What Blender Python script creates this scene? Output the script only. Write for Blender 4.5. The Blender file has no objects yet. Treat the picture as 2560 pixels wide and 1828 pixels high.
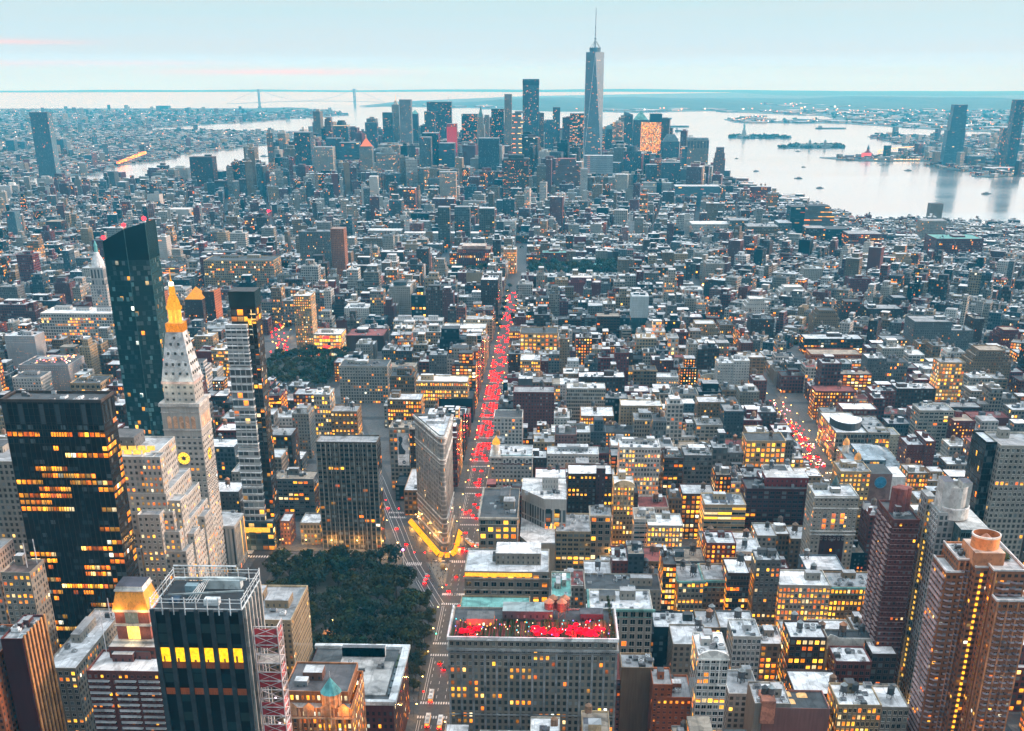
import bpy, bmesh, math, random
from math import sin, cos, pi, radians, sqrt, atan2, floor, hypot
from mathutils import Vector, Matrix
R = random.Random(7)
S = bpy.context.scene
COL = S.collection

# ---------------------------------------------------------------- camera, sky, sun, exposure
cam = bpy.data.cameras.new('camera'); camo = bpy.data.objects.new('camera', cam); COL.objects.link(camo)
cam.sensor_width = 36.0; cam.lens = 36.0 * 2920 / 2560
cam.shift_y = 686 / 2560.0
cam.clip_start = 1.0; cam.clip_end = 90000
EYE = (-17.0, 9.0, 336.0)
camo.location = EYE
camo.rotation_euler = (radians(90 - 25.70), 0, radians(1.89))
S.camera = camo
S.view_settings.view_transform = 'Standard'; S.view_settings.look = 'None'
S.view_settings.exposure = 0.55; S.view_settings.gamma = 1.0; S.view_settings.use_curve_mapping = False

SUN_EL, SUN_AZ = radians(11.0), radians(12.0)          # azimuth from +X (west) towards +Y (downtown)
world = bpy.data.worlds.new('World'); S.world = world; world.use_nodes = True
wt = world.node_tree; wn = wt.nodes; wl = wt.links; wn.clear()
def N(t, typ, **kw):
    n = t.nodes.new(typ)
    for k, v in kw.items():
        if k == 'op': n.operation = v
        elif k == 'i':
            for a, b in v.items(): n.inputs[a].default_value = b
        else: setattr(n, k, v)
    return n
def math_node(t, op, a, b=None, c=None, clamp=False):
    n = t.nodes.new('ShaderNodeMath'); n.operation = op; n.use_clamp = clamp
    for i, v in enumerate((a, b, c)):
        if v is None: continue
        if isinstance(v, (int, float)): n.inputs[i].default_value = v
        else: t.links.new(v, n.inputs[i])
    return n.outputs[0]
def mix_rgb(t, fac, a, b, blend='MIX'):
    n = t.nodes.new('ShaderNodeMix'); n.data_type = 'RGBA'; n.blend_type = blend
    for s, v in ((0, fac), (6, a), (7, b)):
        if isinstance(v, (int, float)): n.inputs[s].default_value = v
        elif isinstance(v, tuple): n.inputs[s].default_value = v if len(v) == 4 else v + (1,)
        else: t.links.new(v, n.inputs[s])
    return n.outputs[2]
def ramp(t, fac, stops, mode='LINEAR'):
    n = t.nodes.new('ShaderNodeValToRGB'); n.color_ramp.interpolation = mode
    e = n.color_ramp.elements
    while len(e) < len(stops): e.new(0.5)
    for k, (p_, c_) in enumerate(stops):
        e[k].position = p_; e[k].color = tuple(c_) + (1,) if len(c_) == 3 else c_
    if fac is not None: t.links.new(fac, n.inputs[0])
    return n.outputs[0]

sky = N(wt, 'ShaderNodeTexSky'); sky.sky_type = 'NISHITA'; sky.sun_disc = False
sky.sun_elevation = SUN_EL; sky.sun_rotation = radians(90) - SUN_AZ; sky.altitude = 300
tc = N(wt, 'ShaderNodeTexCoord'); sx = N(wt, 'ShaderNodeSeparateXYZ'); wl.new(tc.outputs['Generated'], sx.inputs[0])
zz = sx.outputs[2]
# overcast dusk veil: pale near the horizon, cyan higher up
e_ = math_node(wt, 'MULTIPLY_ADD', zz, 2.0, 0.02)
veil = ramp(wt, math_node(wt, 'POWER', math_node(wt, 'MAXIMUM', e_, 0.0), 0.5),
            [(0.0, (0.56, 0.90, 1.40)), (0.15, (0.56, 0.90, 1.40)), (0.20, (0.51, 0.74, 1.0)), (0.235, (0.475, 0.61, 0.72)), (0.35, (0.415, 0.575, 0.635)), (0.40, (0.86, 0.82, 0.80)), (0.53, (0.78, 0.80, 0.83)), (0.62, (0.34, 0.52, 0.66)), (0.78, (0.64, 0.92, 1.04)), (1.0, (1.46, 1.66, 1.84))])  # pale band above the frame added to whiten the water's reflection
mp = N(wt, 'ShaderNodeMapping'); mp.inputs['Scale'].default_value = (2.2, 2.2, 60.0); wl.new(tc.outputs['Generated'], mp.inputs[0])
nz = N(wt, 'ShaderNodeTexNoise', i={'Scale': 1.6, 'Detail': 5.0, 'Roughness': 0.55}); wl.new(mp.outputs[0], nz.inputs['Vector'])
cl = ramp(wt, nz.outputs[0], [(0.42, (0, 0, 0)), (0.68, (1, 1, 1))])
veil2 = mix_rgb(wt, math_node(wt, 'MULTIPLY', cl, 0.5), veil, (0.50, 0.56, 0.61))
# two thin rose cloud streaks low over the bay
def streak(az0, az1, z0, w):
    az = math_node(wt, 'DIVIDE', sx.outputs[0], math_node(wt, 'MAXIMUM', sx.outputs[1], 0.05))
    a = math_node(wt, 'SMOOTH_MIN', math_node(wt, 'MULTIPLY', math_node(wt, 'SUBTRACT', az, az0), 9.0), math_node(wt, 'MULTIPLY', math_node(wt, 'SUBTRACT', az1, az), 9.0), 0.3)
    a = math_node(wt, 'MINIMUM', math_node(wt, 'MAXIMUM', a, 0.0), 1.0)
    d = math_node(wt, 'DIVIDE', math_node(wt, 'SUBTRACT', math_node(wt, 'MULTIPLY_ADD', nz.outputs[0], 0.004, zz), z0 + 0.002), w)
    g = math_node(wt, 'POWER', 2.718, math_node(wt, 'MULTIPLY', math_node(wt, 'MULTIPLY', d, d), -1.0))
    return math_node(wt, 'MULTIPLY', a, g)
st = math_node(wt, 'ADD', streak(-0.34, -0.09, 0.0042, 0.0022), math_node(wt, 'ADD', streak(-0.60, -0.335, 0.0235, 0.0018), math_node(wt, 'MULTIPLY', streak(-0.60, -0.20, 0.0095, 0.002), 0.4)))
veil3 = mix_rgb(wt, math_node(wt, 'MULTIPLY', st, 0.95, clamp=True), veil2, (0.74, 0.50, 0.50))
# dusk sky behind the deck, out of view, darkened to dim north walls
dt = N(wt, 'ShaderNodeVectorMath', operation='DOT_PRODUCT'); wl.new(tc.outputs['Generated'], dt.inputs[0]); dt.inputs[1].default_value = (0.62, 0.78, 0.0)
mr = N(wt, 'ShaderNodeMapRange', interpolation_type='SMOOTHSTEP', i={'From Min': -0.75, 'From Max': 0.22, 'To Min': 0.40, 'To Max': 1.0}); wl.new(dt.outputs['Value'], mr.inputs['Value'])
veil4 = N(wt, 'ShaderNodeVectorMath', operation='SCALE'); wl.new(veil3, veil4.inputs[0]); wl.new(mr.outputs[0], veil4.inputs['Scale'])
veil3 = veil4.outputs[0]
skyc = mix_rgb(wt, 0.9, mix_rgb(wt, 1.0, sky.outputs[0], (0.1, 0.1, 0.1), 'MULTIPLY'), veil3)
bg = N(wt, 'ShaderNodeBackground', i={'Strength': 1.0}); wl.new(skyc, bg.inputs[0])
wo = N(wt, 'ShaderNodeOutputWorld'); wl.new(bg.outputs[0], wo.inputs[0])

sun = bpy.data.lights.new('sun', 'SUN'); suno = bpy.data.objects.new('sun', sun); COL.objects.link(suno)
sun.energy = 3.0; sun.angle = radians(14); sun.color = (1.0, 0.74, 0.58)
suno.rotation_euler = Vector((cos(SUN_EL) * cos(SUN_AZ), cos(SUN_EL) * sin(SUN_AZ), sin(SUN_EL))).to_track_quat('Z', 'Y').to_euler()
S.cycles.max_bounces = 5; S.cycles.diffuse_bounces = 2; S.cycles.glossy_bounces = 2; S.cycles.volume_bounces = 0
S.cycles.transmission_bounces = 2; S.cycles.caustics_reflective = False; S.cycles.caustics_refractive = False
S.cycles.sample_clamp_indirect = 4.0

# ---------------------------------------------------------------- materials
def material(name):
    m = bpy.data.materials.new(name); m.use_nodes = True; t = m.node_tree; t.nodes.clear()
    o = t.nodes.new('ShaderNodeOutputMaterial'); b = t.nodes.new('ShaderNodeBsdfPrincipled'); t.links.new(b.outputs[0], o.inputs[0])
    return m, t, b
def attr(t, name):
    a = t.nodes.new('ShaderNodeAttribute'); a.attribute_name = name; return a
def facade_material():
    m, t, b = material('facade')
    uv = attr(t, 'UVMap'); s = N(t, 'ShaderNodeSeparateXYZ'); t.links.new(uv.outputs['Vector'], s.inputs[0])
    ce = N(t, 'ShaderNodeSeparateXYZ'); t.links.new(attr(t, 'cell').outputs['Vector'], ce.inputs[0])
    wf = N(t, 'ShaderNodeSeparateXYZ'); t.links.new(attr(t, 'wfrac').outputs['Vector'], wf.inputs[0])
    M = lambda *a, **k: math_node(t, *a, **k)
    cu, cv = M('DIVIDE', s.outputs[0], ce.outputs[0]), M('DIVIDE', s.outputs[1], ce.outputs[1])
    fu, fv, iu, iv = M('FRACT', cu), M('FRACT', cv), M('FLOOR', cu), M('FLOOR', cv)
    mu = M('LESS_THAN', M('ABSOLUTE', M('SUBTRACT', fu, 0.5)), M('MULTIPLY', wf.outputs[0], 0.5))
    mv = M('LESS_THAN', M('ABSOLUTE', M('SUBTRACT', fv, 0.5)), M('MULTIPLY', wf.outputs[1], 0.5))
    mask = M('MULTIPLY', M('MULTIPLY', mu, mv), M('LESS_THAN', s.outputs[1], -0.02))
    cb = N(t, 'ShaderNodeCombineXYZ'); t.links.new(iu, cb.inputs[0]); t.links.new(iv, cb.inputs[1]); t.links.new(wf.outputs[2], cb.inputs[2])
    wn1 = N(t, 'ShaderNodeTexWhiteNoise', noise_dimensions='3D'); t.links.new(cb.outputs[0], wn1.inputs['Vector'])
    cb2 = N(t, 'ShaderNodeCombineXYZ'); t.links.new(iv, cb2.inputs[0]); t.links.new(wf.outputs[2], cb2.inputs[1]); t.links.new(M('FLOOR', M('DIVIDE', iu, 5.0)), cb2.inputs[2])
    wn2 = N(t, 'ShaderNodeTexWhiteNoise', noise_dimensions='3D'); t.links.new(cb2.outputs[0], wn2.inputs['Vector'])
    geo = N(t, 'ShaderNodeNewGeometry'); gp = N(t, 'ShaderNodeSeparateXYZ'); t.links.new(geo.outputs['Position'], gp.inputs[0])
    shop = M('LESS_THAN', gp.outputs[2], 7.5)
    litp = M('MULTIPLY', ce.outputs[2], M('MULTIPLY_ADD', M('GREATER_THAN', wn2.outputs[0], 0.68), 2.3, 0.14))
    litp = M('MAXIMUM', litp, M('MULTIPLY', M('GREATER_THAN', ce.outputs[2], 0.49), M('MULTIPLY', ce.outputs[2], 0.95)))
    litp = M('ADD', litp, M('MULTIPLY', shop, 0.22))
    lit = M('MULTIPLY', M('LESS_THAN', wn1.outputs[0], litp), mask)
    wc = N(t, 'ShaderNodeSeparateXYZ'); t.links.new(wn1.outputs['Color'], wc.inputs[0])
    tone = ramp(t, wc.outputs[1], [(0.0, (1.0, 0.16, 0.008)), (0.35, (1.0, 0.27, 0.012)), (0.75, (1.0, 0.45, 0.03)), (0.88, (1.0, 0.60, 0.16)), (1.0, (0.75, 0.85, 0.75))])
    nn = N(t, 'ShaderNodeTexNoise', i={'Scale': 0.9, 'Detail': 2.0}); t.links.new(geo.outputs['Position'], nn.inputs['Vector'])
    room = M('MULTIPLY_ADD', fv, 1.1, 0.40)
    es = M('MULTIPLY', M('MULTIPLY', lit, room), M('MULTIPLY', M('MULTIPLY_ADD', M('POWER', wc.outputs[2], 1.8), 1.7, 0.18), M('MULTIPLY_ADD', nn.outputs[0], 1.6, 0.2)))
    # wall: flat colour, large weathering, fine grain, rain streaks
    wa = attr(t, 'wallcol')
    n1 = N(t, 'ShaderNodeTexNoise', i={'Scale': 0.05, 'Detail': 4.0}); t.links.new(geo.outputs['Position'], n1.inputs['Vector'])
    mp = N(t, 'ShaderNodeMapping'); mp.inputs['Scale'].default_value = (0.9, 0.9, 0.07); t.links.new(geo.outputs['Position'], mp.inputs[0])
    n2 = N(t, 'ShaderNodeTexNoise', i={'Scale': 1.0, 'Detail': 4.0}); t.links.new(mp.outputs[0], n2.inputs['Vector'])
    v = M('MULTIPLY', M('MULTIPLY_ADD', n1.outputs[0], 0.5, 0.36), M('MULTIPLY_ADD', n2.outputs[0], 0.7, 0.65))
    band = M('MULTIPLY_ADD', M('LESS_THAN', fv, 0.08), 0.14, 1.0)
    sc = N(t, 'ShaderNodeVectorMath', operation='SCALE'); t.links.new(wa.outputs['Color'], sc.inputs[0]); t.links.new(M('MULTIPLY', v, band), sc.inputs['Scale'])
    glass = ramp(t, wc.outputs[0], [(0.0, (0.006, 0.010, 0.012)), (0.72, (0.018, 0.026, 0.03)), (0.88, (0.07, 0.10, 0.11)), (1.0, (0.24, 0.27, 0.27))])
    tint = mix_rgb(t, M('MULTIPLY_ADD', M('GREATER_THAN', wf.outputs[0], 0.85), 0.5, 0.08), glass, wa.outputs['Color'])
    t.links.new(mix_rgb(t, mask, sc.outputs[0], tint), b.inputs['Base Color'])
    t.links.new(M('MULTIPLY_ADD', mask, -0.72, 0.85), b.inputs['Roughness'])
    t.links.new(tone, b.inputs['Emission Color'])
    t.links.new(M('MULTIPLY', es, 1.3), b.inputs['Emission Strength'])
    b.inputs['Specular IOR Level'].default_value = 0.22
    m.cycles.emission_sampling = 'NONE'
    return m
def plain_material():
    m, t, b = material('painted_surface')
    wa = attr(t, 'wallcol'); geo = N(t, 'ShaderNodeNewGeometry')
    M = lambda *a, **k: math_node(t, *a, **k)
    n1 = N(t, 'ShaderNodeTexNoise', i={'Scale': 0.22, 'Detail': 6.0, 'Roughness': 0.62}); t.links.new(geo.outputs['Position'], n1.inputs['Vector'])
    n2 = N(t, 'ShaderNodeTexVoronoi', i={'Scale': 0.16}); n2.feature = 'F1'; t.links.new(geo.outputs['Position'], n2.inputs['Vector'])
    sp = N(t, 'ShaderNodeSeparateXYZ'); t.links.new(n2.outputs['Color'], sp.inputs[0])
    n3 = N(t, 'ShaderNodeTexNoise', i={'Scale': 0.075, 'Detail': 3.0, 'Distortion': 1.2}); t.links.new(geo.outputs['Position'], n3.inputs['Vector'])
    st_ = ramp(t, n3.outputs[0], [(0.30, (.45, .45, .45)), (0.46, (1, 1, 1)), (0.60, (1, 1, 1)), (0.68, (.72, .72, .72))])
    mps = N(t, 'ShaderNodeMapping'); mps.inputs['Scale'].default_value = (.9, .06, .5); t.links.new(geo.outputs['Position'], mps.inputs[0])
    n4 = N(t, 'ShaderNodeTexNoise', i={'Scale': 1.0, 'Detail': 2.0}); t.links.new(mps.outputs[0], n4.inputs['Vector'])
    seam = M('MULTIPLY_ADD', M('GREATER_THAN', n4.outputs[0], 0.60), -0.22, 1.0)
    sb = N(t, 'ShaderNodeSeparateXYZ'); t.links.new(st_, sb.inputs[0])
    v = M('MULTIPLY', M('MULTIPLY', M('MULTIPLY', M('MULTIPLY_ADD', n1.outputs[0], 1.1, 0.58), M('MULTIPLY_ADD', sp.outputs[0], 0.5, 0.74)), sb.outputs[0]), seam)
    sc = N(t, 'ShaderNodeVectorMath', operation='SCALE'); t.links.new(wa.outputs['Color'], sc.inputs[0]); t.links.new(v, sc.inputs['Scale'])
    t.links.new(sc.outputs[0], b.inputs['Base Color']); b.inputs['Roughness'].default_value = 0.8
    return m
def glow_material():
    m, t, b = material('glow_surface')  # emits for lamps and lit windows, and for surfaces with light put in
    wa = attr(t, 'wallcol'); ce = N(t, 'ShaderNodeSeparateXYZ'); t.links.new(attr(t, 'cell').outputs['Vector'], ce.inputs[0])
    geo = N(t, 'ShaderNodeNewGeometry'); nn = N(t, 'ShaderNodeTexNoise', i={'Scale': 0.8, 'Detail': 2.0}); t.links.new(geo.outputs['Position'], nn.inputs['Vector'])
    b.inputs['Base Color'].default_value = (0.0, 0.0, 0.0, 1); b.inputs['Specular IOR Level'].default_value = 0.0
    t.links.new(wa.outputs['Color'], b.inputs['Emission Color'])
    oi = N(t, 'ShaderNodeObjectInfo')
    t.links.new(math_node(t, 'MULTIPLY', math_node(t, 'MULTIPLY', ce.outputs[2], math_node(t, 'MULTIPLY_ADD', oi.outputs['Random'], 0.9, 0.55)), math_node(t, 'MULTIPLY_ADD', nn.outputs[0], 1.4, 0.3)), b.inputs['Emission Strength'])
    m.cycles.emission_sampling = 'NONE'
    return m
def glass_material():
    m, t, b = material('window_glass')
    wa = attr(t, 'wallcol'); t.links.new(wa.outputs['Color'], b.inputs['Base Color'])
    b.inputs['Roughness'].default_value = 0.12; b.inputs['Specular IOR Level'].default_value = 0.25
    return m
def leaf_material():
    m, t, b = material('foliage')
    wa = attr(t, 'wallcol'); oi = N(t, 'ShaderNodeObjectInfo')
    sc = mix_rgb(t, math_node(t, 'MULTIPLY', oi.outputs['Random'], 0.6), wa.outputs['Color'], (0.075, 0.060, 0.014))
    t.links.new(sc, b.inputs['Base Color']); b.inputs['Roughness'].default_value = 0.7; b.inputs['Specular IOR Level'].default_value = 0.15
    return m
FACADE, PLAIN, GLOW, GLASS, LEAF = facade_material(), plain_material(), glow_material(), glass_material(), leaf_material()
MATS = [FACADE, PLAIN, GLOW, GLASS, LEAF]
def simple(name, col, rough=0.85, noise=None, col2=None, detail=5, lo=0.35, hi=0.65, metal=0.0):
    m, t, b = material(name)
    b.inputs['Roughness'].default_value = rough; b.inputs['Metallic'].default_value = metal
    if noise:
        geo = N(t, 'ShaderNodeNewGeometry'); nn = N(t, 'ShaderNodeTexNoise', i={'Scale': noise, 'Detail': float(detail)}); t.links.new(geo.outputs['Position'], nn.inputs['Vector'])
        t.links.new(ramp(t, nn.outputs[0], [(lo, col), (hi, col2)]), b.inputs['Base Color'])
    else: b.inputs['Base Color'].default_value = tuple(col) + (1,)
    return m
ASPHALT = simple('asphalt', (0.026, 0.027, 0.03), 0.6, 0.35, (0.042, 0.043, 0.047))
PAVE = simple('paving', (0.08, 0.08, 0.08), 0.8, 0.6, (0.14, 0.135, 0.13))
PAINT = simple('road_paint', (0.5, 0.5, 0.5), 0.7, 2.0, (0.75, 0.75, 0.75))
LAND = simple('land', (0.05, 0.075, 0.07), 0.9, 0.006, (0.16, 0.19, 0.19), 8, 0.4, 0.6)
WOOD = simple('wooded_hills', (0.022, 0.05, 0.045), 0.95, 0.004, (0.06, 0.10, 0.09), 8)
SOIL = simple('park_ground', (0.035, 0.045, 0.03), 0.95, 0.08, (0.11, 0.10, 0.08))
def water_material():
    m, t, b = material('water')
    geo = N(t, 'ShaderNodeNewGeometry')
    mp = N(t, 'ShaderNodeMapping'); mp.inputs['Scale'].default_value = (0.0006, 0.004, 1); mp.inputs['Rotation'].default_value = (0, 0, radians(-12)); t.links.new(geo.outputs['Position'], mp.inputs[0])
    n = N(t, 'ShaderNodeTexNoise', i={'Scale': 1.0, 'Detail': 7.0, 'Roughness': 0.6}); t.links.new(mp.outputs[0], n.inputs['Vector'])
    t.links.new(ramp(t, n.outputs[0], [(0.35, (0.80, 0.77, 0.76)), (0.65, (0.92, 0.88, 0.86))]), b.inputs['Base Color'])
    t.links.new(ramp(t, n.outputs[0], [(0.3, (0.12, 0.12, 0.12)), (0.7, (0.24, 0.24, 0.24))]), b.inputs['Roughness'])
    b.inputs['Metallic'].default_value = 0.95
    n3 = N(t, 'ShaderNodeTexNoise', i={'Scale': 0.03, 'Detail': 3.0}); t.links.new(geo.outputs['Position'], n3.inputs['Vector'])
    bp = N(t, 'ShaderNodeBump', i={'Strength': 0.15, 'Distance': 3.0}); t.links.new(n3.outputs[0], bp.inputs['Height']); t.links.new(bp.outputs[0], b.inputs['Normal'])
    return m
WATER = water_material()

# ---------------------------------------------------------------- mesh builder
NOWIN = ((1, 1, 0), (0, 0, 0))
class MB:
    def __init__(s): s.v = []; s.f = []; s.m = []; s.c = []; s.k = []; s.w = []; s.uv = []
    def face(s, pts, col=(.5, .5, .5), mat=1, cell=(1, 1, 0), wf=(0, 0, 0), uv=None):
        n = len(s.v); s.v.extend(pts); s.f.append(tuple(range(n, n + len(pts))))
        s.m.append(mat); s.c.append(col); s.k.append(cell); s.w.append(wf)
        s.uv.extend(uv if uv else [(0, 0)] * len(pts))
    def wall(s, a, b, z0, z1, col, cell, wf, top=1.2, mat=0):
        w = hypot(b[0] - a[0], b[1] - a[1]); n = max(1, round(w / cell[0])) if cell[0] < w else 1
        cw = w / n
        s.face([(a[0], a[1], z0), (b[0], b[1], z0), (b[0], b[1], z1), (a[0], a[1], z1)], col, mat, (cw, cell[1], cell[2]), wf,
               [(0, z0 - z1 + top), (w, z0 - z1 + top), (w, top), (0, top)])
    def prism(s, poly, z0, z1, col, roof=None, cell=None, wf=None, top=1.2, par=0.0, mat=0, cap=True):
        """walls of a counter-clockwise outline, a roof and, when par > 0, a parapet round it"""
        n = len(poly)
        if cell is None: cell, wf = NOWIN; mat = 1 if mat == 0 else mat
        for i in range(n):
            wfi = (wf[0], wf[1], wf[2] + i * 1.37)
            s.wall(poly[i], poly[(i + 1) % n], z0, z1, col, cell, wfi, top, mat)
        if not cap: return
        rc = roof or col
        if par > 0:
            cx_, cy_ = sum(p[0] for p in poly) / n, sum(p[1] for p in poly) / n
            inn = []
            for p in poly:
                d = hypot(p[0] - cx_, p[1] - cy_); q = max(0.0, 1 - 0.55 / max(d, 1)); inn.append((cx_ + (p[0] - cx_) * q, cy_ + (p[1] - cy_) * q))
            for i in range(n):
                j = (i + 1) % n
                s.face([(*poly[i], z1), (*poly[j], z1), (*inn[j], z1), (*inn[i], z1)], tuple(min(.8, x * 1.15) for x in col))
                s.face([(*inn[i], z1), (*inn[j], z1), (*inn[j], z1 - par), (*inn[i], z1 - par)], col)
        else: s.face([(*p, z1) for p in poly], rc)
    def box(s, x0, x1, y0, y1, z0, z1, col, mat=1, roof=None, **k):
        s.prism([(x0, y0), (x1, y0), (x1, y1), (x0, y1)], z0, z1, col, roof, mat=mat, **k)
    def lathe(s, prof, c, n=12, col=(.5, .5, .5), mat=1, cell=(1, 1, 0)):
        for (r0, z0), (r1, z1) in zip(prof, prof[1:]):
            for k in range(n):
                a0, a1 = 2 * pi * k / n, 2 * pi * (k + 1) / n
                P = [(c[0] + r0 * cos(a0), c[1] + r0 * sin(a0), z0), (c[0] + r0 * cos(a1), c[1] + r0 * sin(a1), z0), (c[0] + r1 * cos(a1), c[1] + r1 * sin(a1), z1), (c[0] + r1 * cos(a0), c[1] + r1 * sin(a0), z1)]
                if r0 < 1e-4: P = [P[0], P[2], P[3]]
                elif r1 < 1e-4: P = P[:3]
                s.face(P, col, mat, cell)
    def bar(s, a, b, w, col, mat=1, cell=(1, 1, 0)):
        a, b = Vector(a), Vector(b); d = (b - a)
        if d.length < 1e-6: return
        d.normalize(); u = d.cross(Vector((0, 0, 1)) if abs(d.z) < .9 else Vector((1, 0, 0))).normalized() * w / 2; v = d.cross(u).normalized() * w / 2
        q = [u + v, v - u, -u - v, u - v]
        for i in range(4):
            j = (i + 1) % 4
            s.face([tuple(a + q[i]), tuple(a + q[j]), tuple(b + q[j]), tuple(b + q[i])][::-1], col, mat, cell)
        s.face([tuple(b + x) for x in q][::-1], col, mat, cell); s.face([tuple(a + x) for x in q], col, mat, cell)
    def pyramid(s, x0, x1, y0, y1, z0, z1, col, t=0.0, mat=1, cell=(1, 1, 0)):
        cx_, cy_ = (x0 + x1) / 2, (y0 + y1) / 2
        B = [(x0, y0), (x1, y0), (x1, y1), (x0, y1)]; T = [(cx_ + (a - cx_) * t, cy_ + (b - cy_) * t) for a, b in B]
        for i in range(4):
            j = (i + 1) % 4
            P = [(*B[i], z0), (*B[j], z0), (*T[j], z1), (*T[i], z1)]
            s.face(P if t > 0 else P[:3], col, mat, cell)
        if t > 0: s.face([(*p, z1) for p in T], col, mat, cell)
    def mesh(s, name, org=(0, 0, 0), mats=None):
        me = bpy.data.meshes.new(name)
        ox, oy, oz = org
        me.from_pydata([(x - ox, y - oy, z - oz) for x, y, z in s.v] if org != (0, 0, 0) else s.v, [], s.f)
        for m in (mats or MATS): me.materials.append(m)
        me.polygons.foreach_set('material_index', s.m if not mats else [0] * len(s.f))
        def att(nm, typ, key, data):
            a = me.attributes.new(nm, typ, 'FACE'); a.data.foreach_set(key, data)
        flat = []
        for c in s.c: flat.extend((c[0], c[1], c[2], 1.0))
        att('wallcol', 'FLOAT_COLOR', 'color', flat)
        att('cell', 'FLOAT_VECTOR', 'vector', [x for c in s.k for x in c])
        att('wfrac', 'FLOAT_VECTOR', 'vector', [x for c in s.w for x in c])
        u = me.uv_layers.new(name='UVMap'); u.data.foreach_set('uv', [x for c in s.uv for x in c])
        me.update(); return me
    def build(s, name, parent=None, org=(0, 0, 0), mats=None):
        if not s.f: return None
        return link(name, s.mesh(name, org, mats), parent, org if parent is None else (0, 0, 0))
def link(name, me, parent=None, loc=(0, 0, 0), rz=0.0, sc=None):
    o = bpy.data.objects.new(name, me); COL.objects.link(o); o.location = loc
    if rz: o.rotation_euler = (0, 0, rz)
    if sc: o.scale = sc
    if parent: o.parent = parent
    return o
def tag(o, label=None, cat=None, group=None, kind=None):
    if label: o['label'] = label
    if cat: o['category'] = cat
    if group: o['group'] = group
    if kind: o['kind'] = kind
    return o
def thing(name, label, cat, loc=(0, 0, 0), group=None):
    o = bpy.data.objects.new(name, None); COL.objects.link(o); o.location = loc; o.empty_display_size = 2
    return tag(o, label, cat, group)
def structure(name, mb, mats): return tag(mb.build(name, mats=mats), kind='structure')
def copy_tree(o, parent=None):
    c = o.copy(); COL.objects.link(c); c.parent = parent
    for ch in list(o.children): copy_tree(ch, c)
    return c
def point(name, loc, col, watts, r=0.5, parent=None):
    l = bpy.data.lights.new(name, 'POINT'); l.color = col; l.energy = watts; l.shadow_soft_size = r
    o = bpy.data.objects.new(name, l); COL.objects.link(o); o.location = loc
    if parent: o.parent = parent
    return o
def inpoly(x, y, P):
    c = False; j = len(P) - 1
    for i in range(len(P)):
        if (P[i][1] > y) != (P[j][1] > y) and x < (P[j][0] - P[i][0]) * (y - P[i][1]) / (P[j][1] - P[i][1]) + P[i][0]: c = not c
        j = i
    return c
CP, SP, CW, SW = cos(radians(25.7)), sin(radians(25.7)), cos(radians(1.89)), sin(radians(1.89))
def in_view(x, y, z=5.0, m=60):
    dx, dy, dz = x - EYE[0], y - EYE[1], z - EYE[2]
    r = dx * CW + dy * SW; f = -dx * SW + dy * CW; zc = f * CP - dz * SP
    if zc < 10: return False
    px, py = 1280 + 2920 * r / zc, 1600 - 2920 * (f * SP + dz * CP) / zc
    return -m < px < 2560 + m and -m < py < 1828 + m * 4

# ---------------------------------------------------------------- the setting: water, land, streets
def flat(name, polys, z0, z1, m):
    mb = MB()
    for P in polys:
        a = sum(P[i][0] * P[(i + 1) % len(P)][1] - P[(i + 1) % len(P)][0] * P[i][1] for i in range(len(P)))
        P = P if a > 0 else P[::-1]
        mb.face([(*p, z1) for p in P])
        if z0 < z1: [mb.face([(*P[i], z0), (*P[(i + 1) % len(P)], z0), (*P[(i + 1) % len(P)], z1), (*P[i], z1)]) for i in range(len(P))]
    return structure(name, mb, [m])
G0 = 4.0
flat('water', [[(-26000, 1500), (26000, 1500), (26000, 36600), (-26000, 36600)]], 0, 0, WATER)
MANH = [(2400, -800), (2000, 1800), (1267, 3051), (1159, 3124), (1044, 3120), (983, 3171), (825, 3221), (765, 3247), (758, 3437), (740, 3850), (670, 3913), (658, 4054), (651, 4417), (605, 4468), (560, 5300), (200, 5560), (-306, 5917), (-486, 5754), (-946, 5245), (-1166, 4425), (-1565, 4013), (-2000, 3700), (-2460, 3454), (-2482, 2362), (-1950, 1100), (-1900, -800)]
flat('ground', [MANH], -2, G0, ASPHALT)
BK = [(-2435, 103), (-3081, 1268), (-3191, 2858), (-3000, 3530), (-2193, 4363), (-1794, 4775), (-1850, 5300), (-1760, 5700), (-1816, 6032), (-1546, 7198), (-1480, 8455), (-2334, 8793), (-3066, 8895), (-2645, 10398), (-2051, 12632), (-2564, 14252), (-3794, 15602), (-7042, 15198), (-8073, 17928), (-13605, 14861), (-19076, 10813), (-16303, -2887)]
GOV = [(-821, 6584), (-1203, 6753), (-882, 7566), (-352, 7479)]
JC = [(4200, 4300), (1900, 4650), (1759, 4804), (1611, 4739), (1562, 4798), (1645, 5059), (1593, 5126), (1563, 5382), (1741, 5700), (1419, 5664), (1307, 5748), (1221, 5930), (1300, 5960), (1500, 5950), (1700, 6050), (1650, 6300), (1906, 6795), (1958, 8095), (2263, 8462), (2454, 8111), (5000, 8200)]
NJ = [(5000, 8200), (3043, 8778), (2743, 9078), (2526, 9886), (2381, 10277), (2273, 10498), (1539, 10560), (1500, 11100), (2500, 11300), (2600, 12600), (1759, 14109), (4971, 16143), (9235, 18888), (7340, 29265), (5386, 34530), (6000, 36500), (24000, 36500), (24000, 8200)]
SI = [(746, 13674), (-169, 15325), (-2581, 16718), (-2478, 20013), (-575, 26147), (5386, 34000), (7240, 29265), (9135, 18888), (4900, 16300), (1650, 14300)]
FAR = [(-25500, 31000), (-18638, 32640), (-13000, 32200), (-5959, 34860), (5386, 34400), (6000, 36600), (-25500, 36600)]
ROB = [(1495, 11466), (1485, 10700), (1814, 10620), (2007, 12409)]
flat('land', [BK, GOV, JC, NJ, SI, FAR, ROB], -2, 2.5, LAND)
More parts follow.
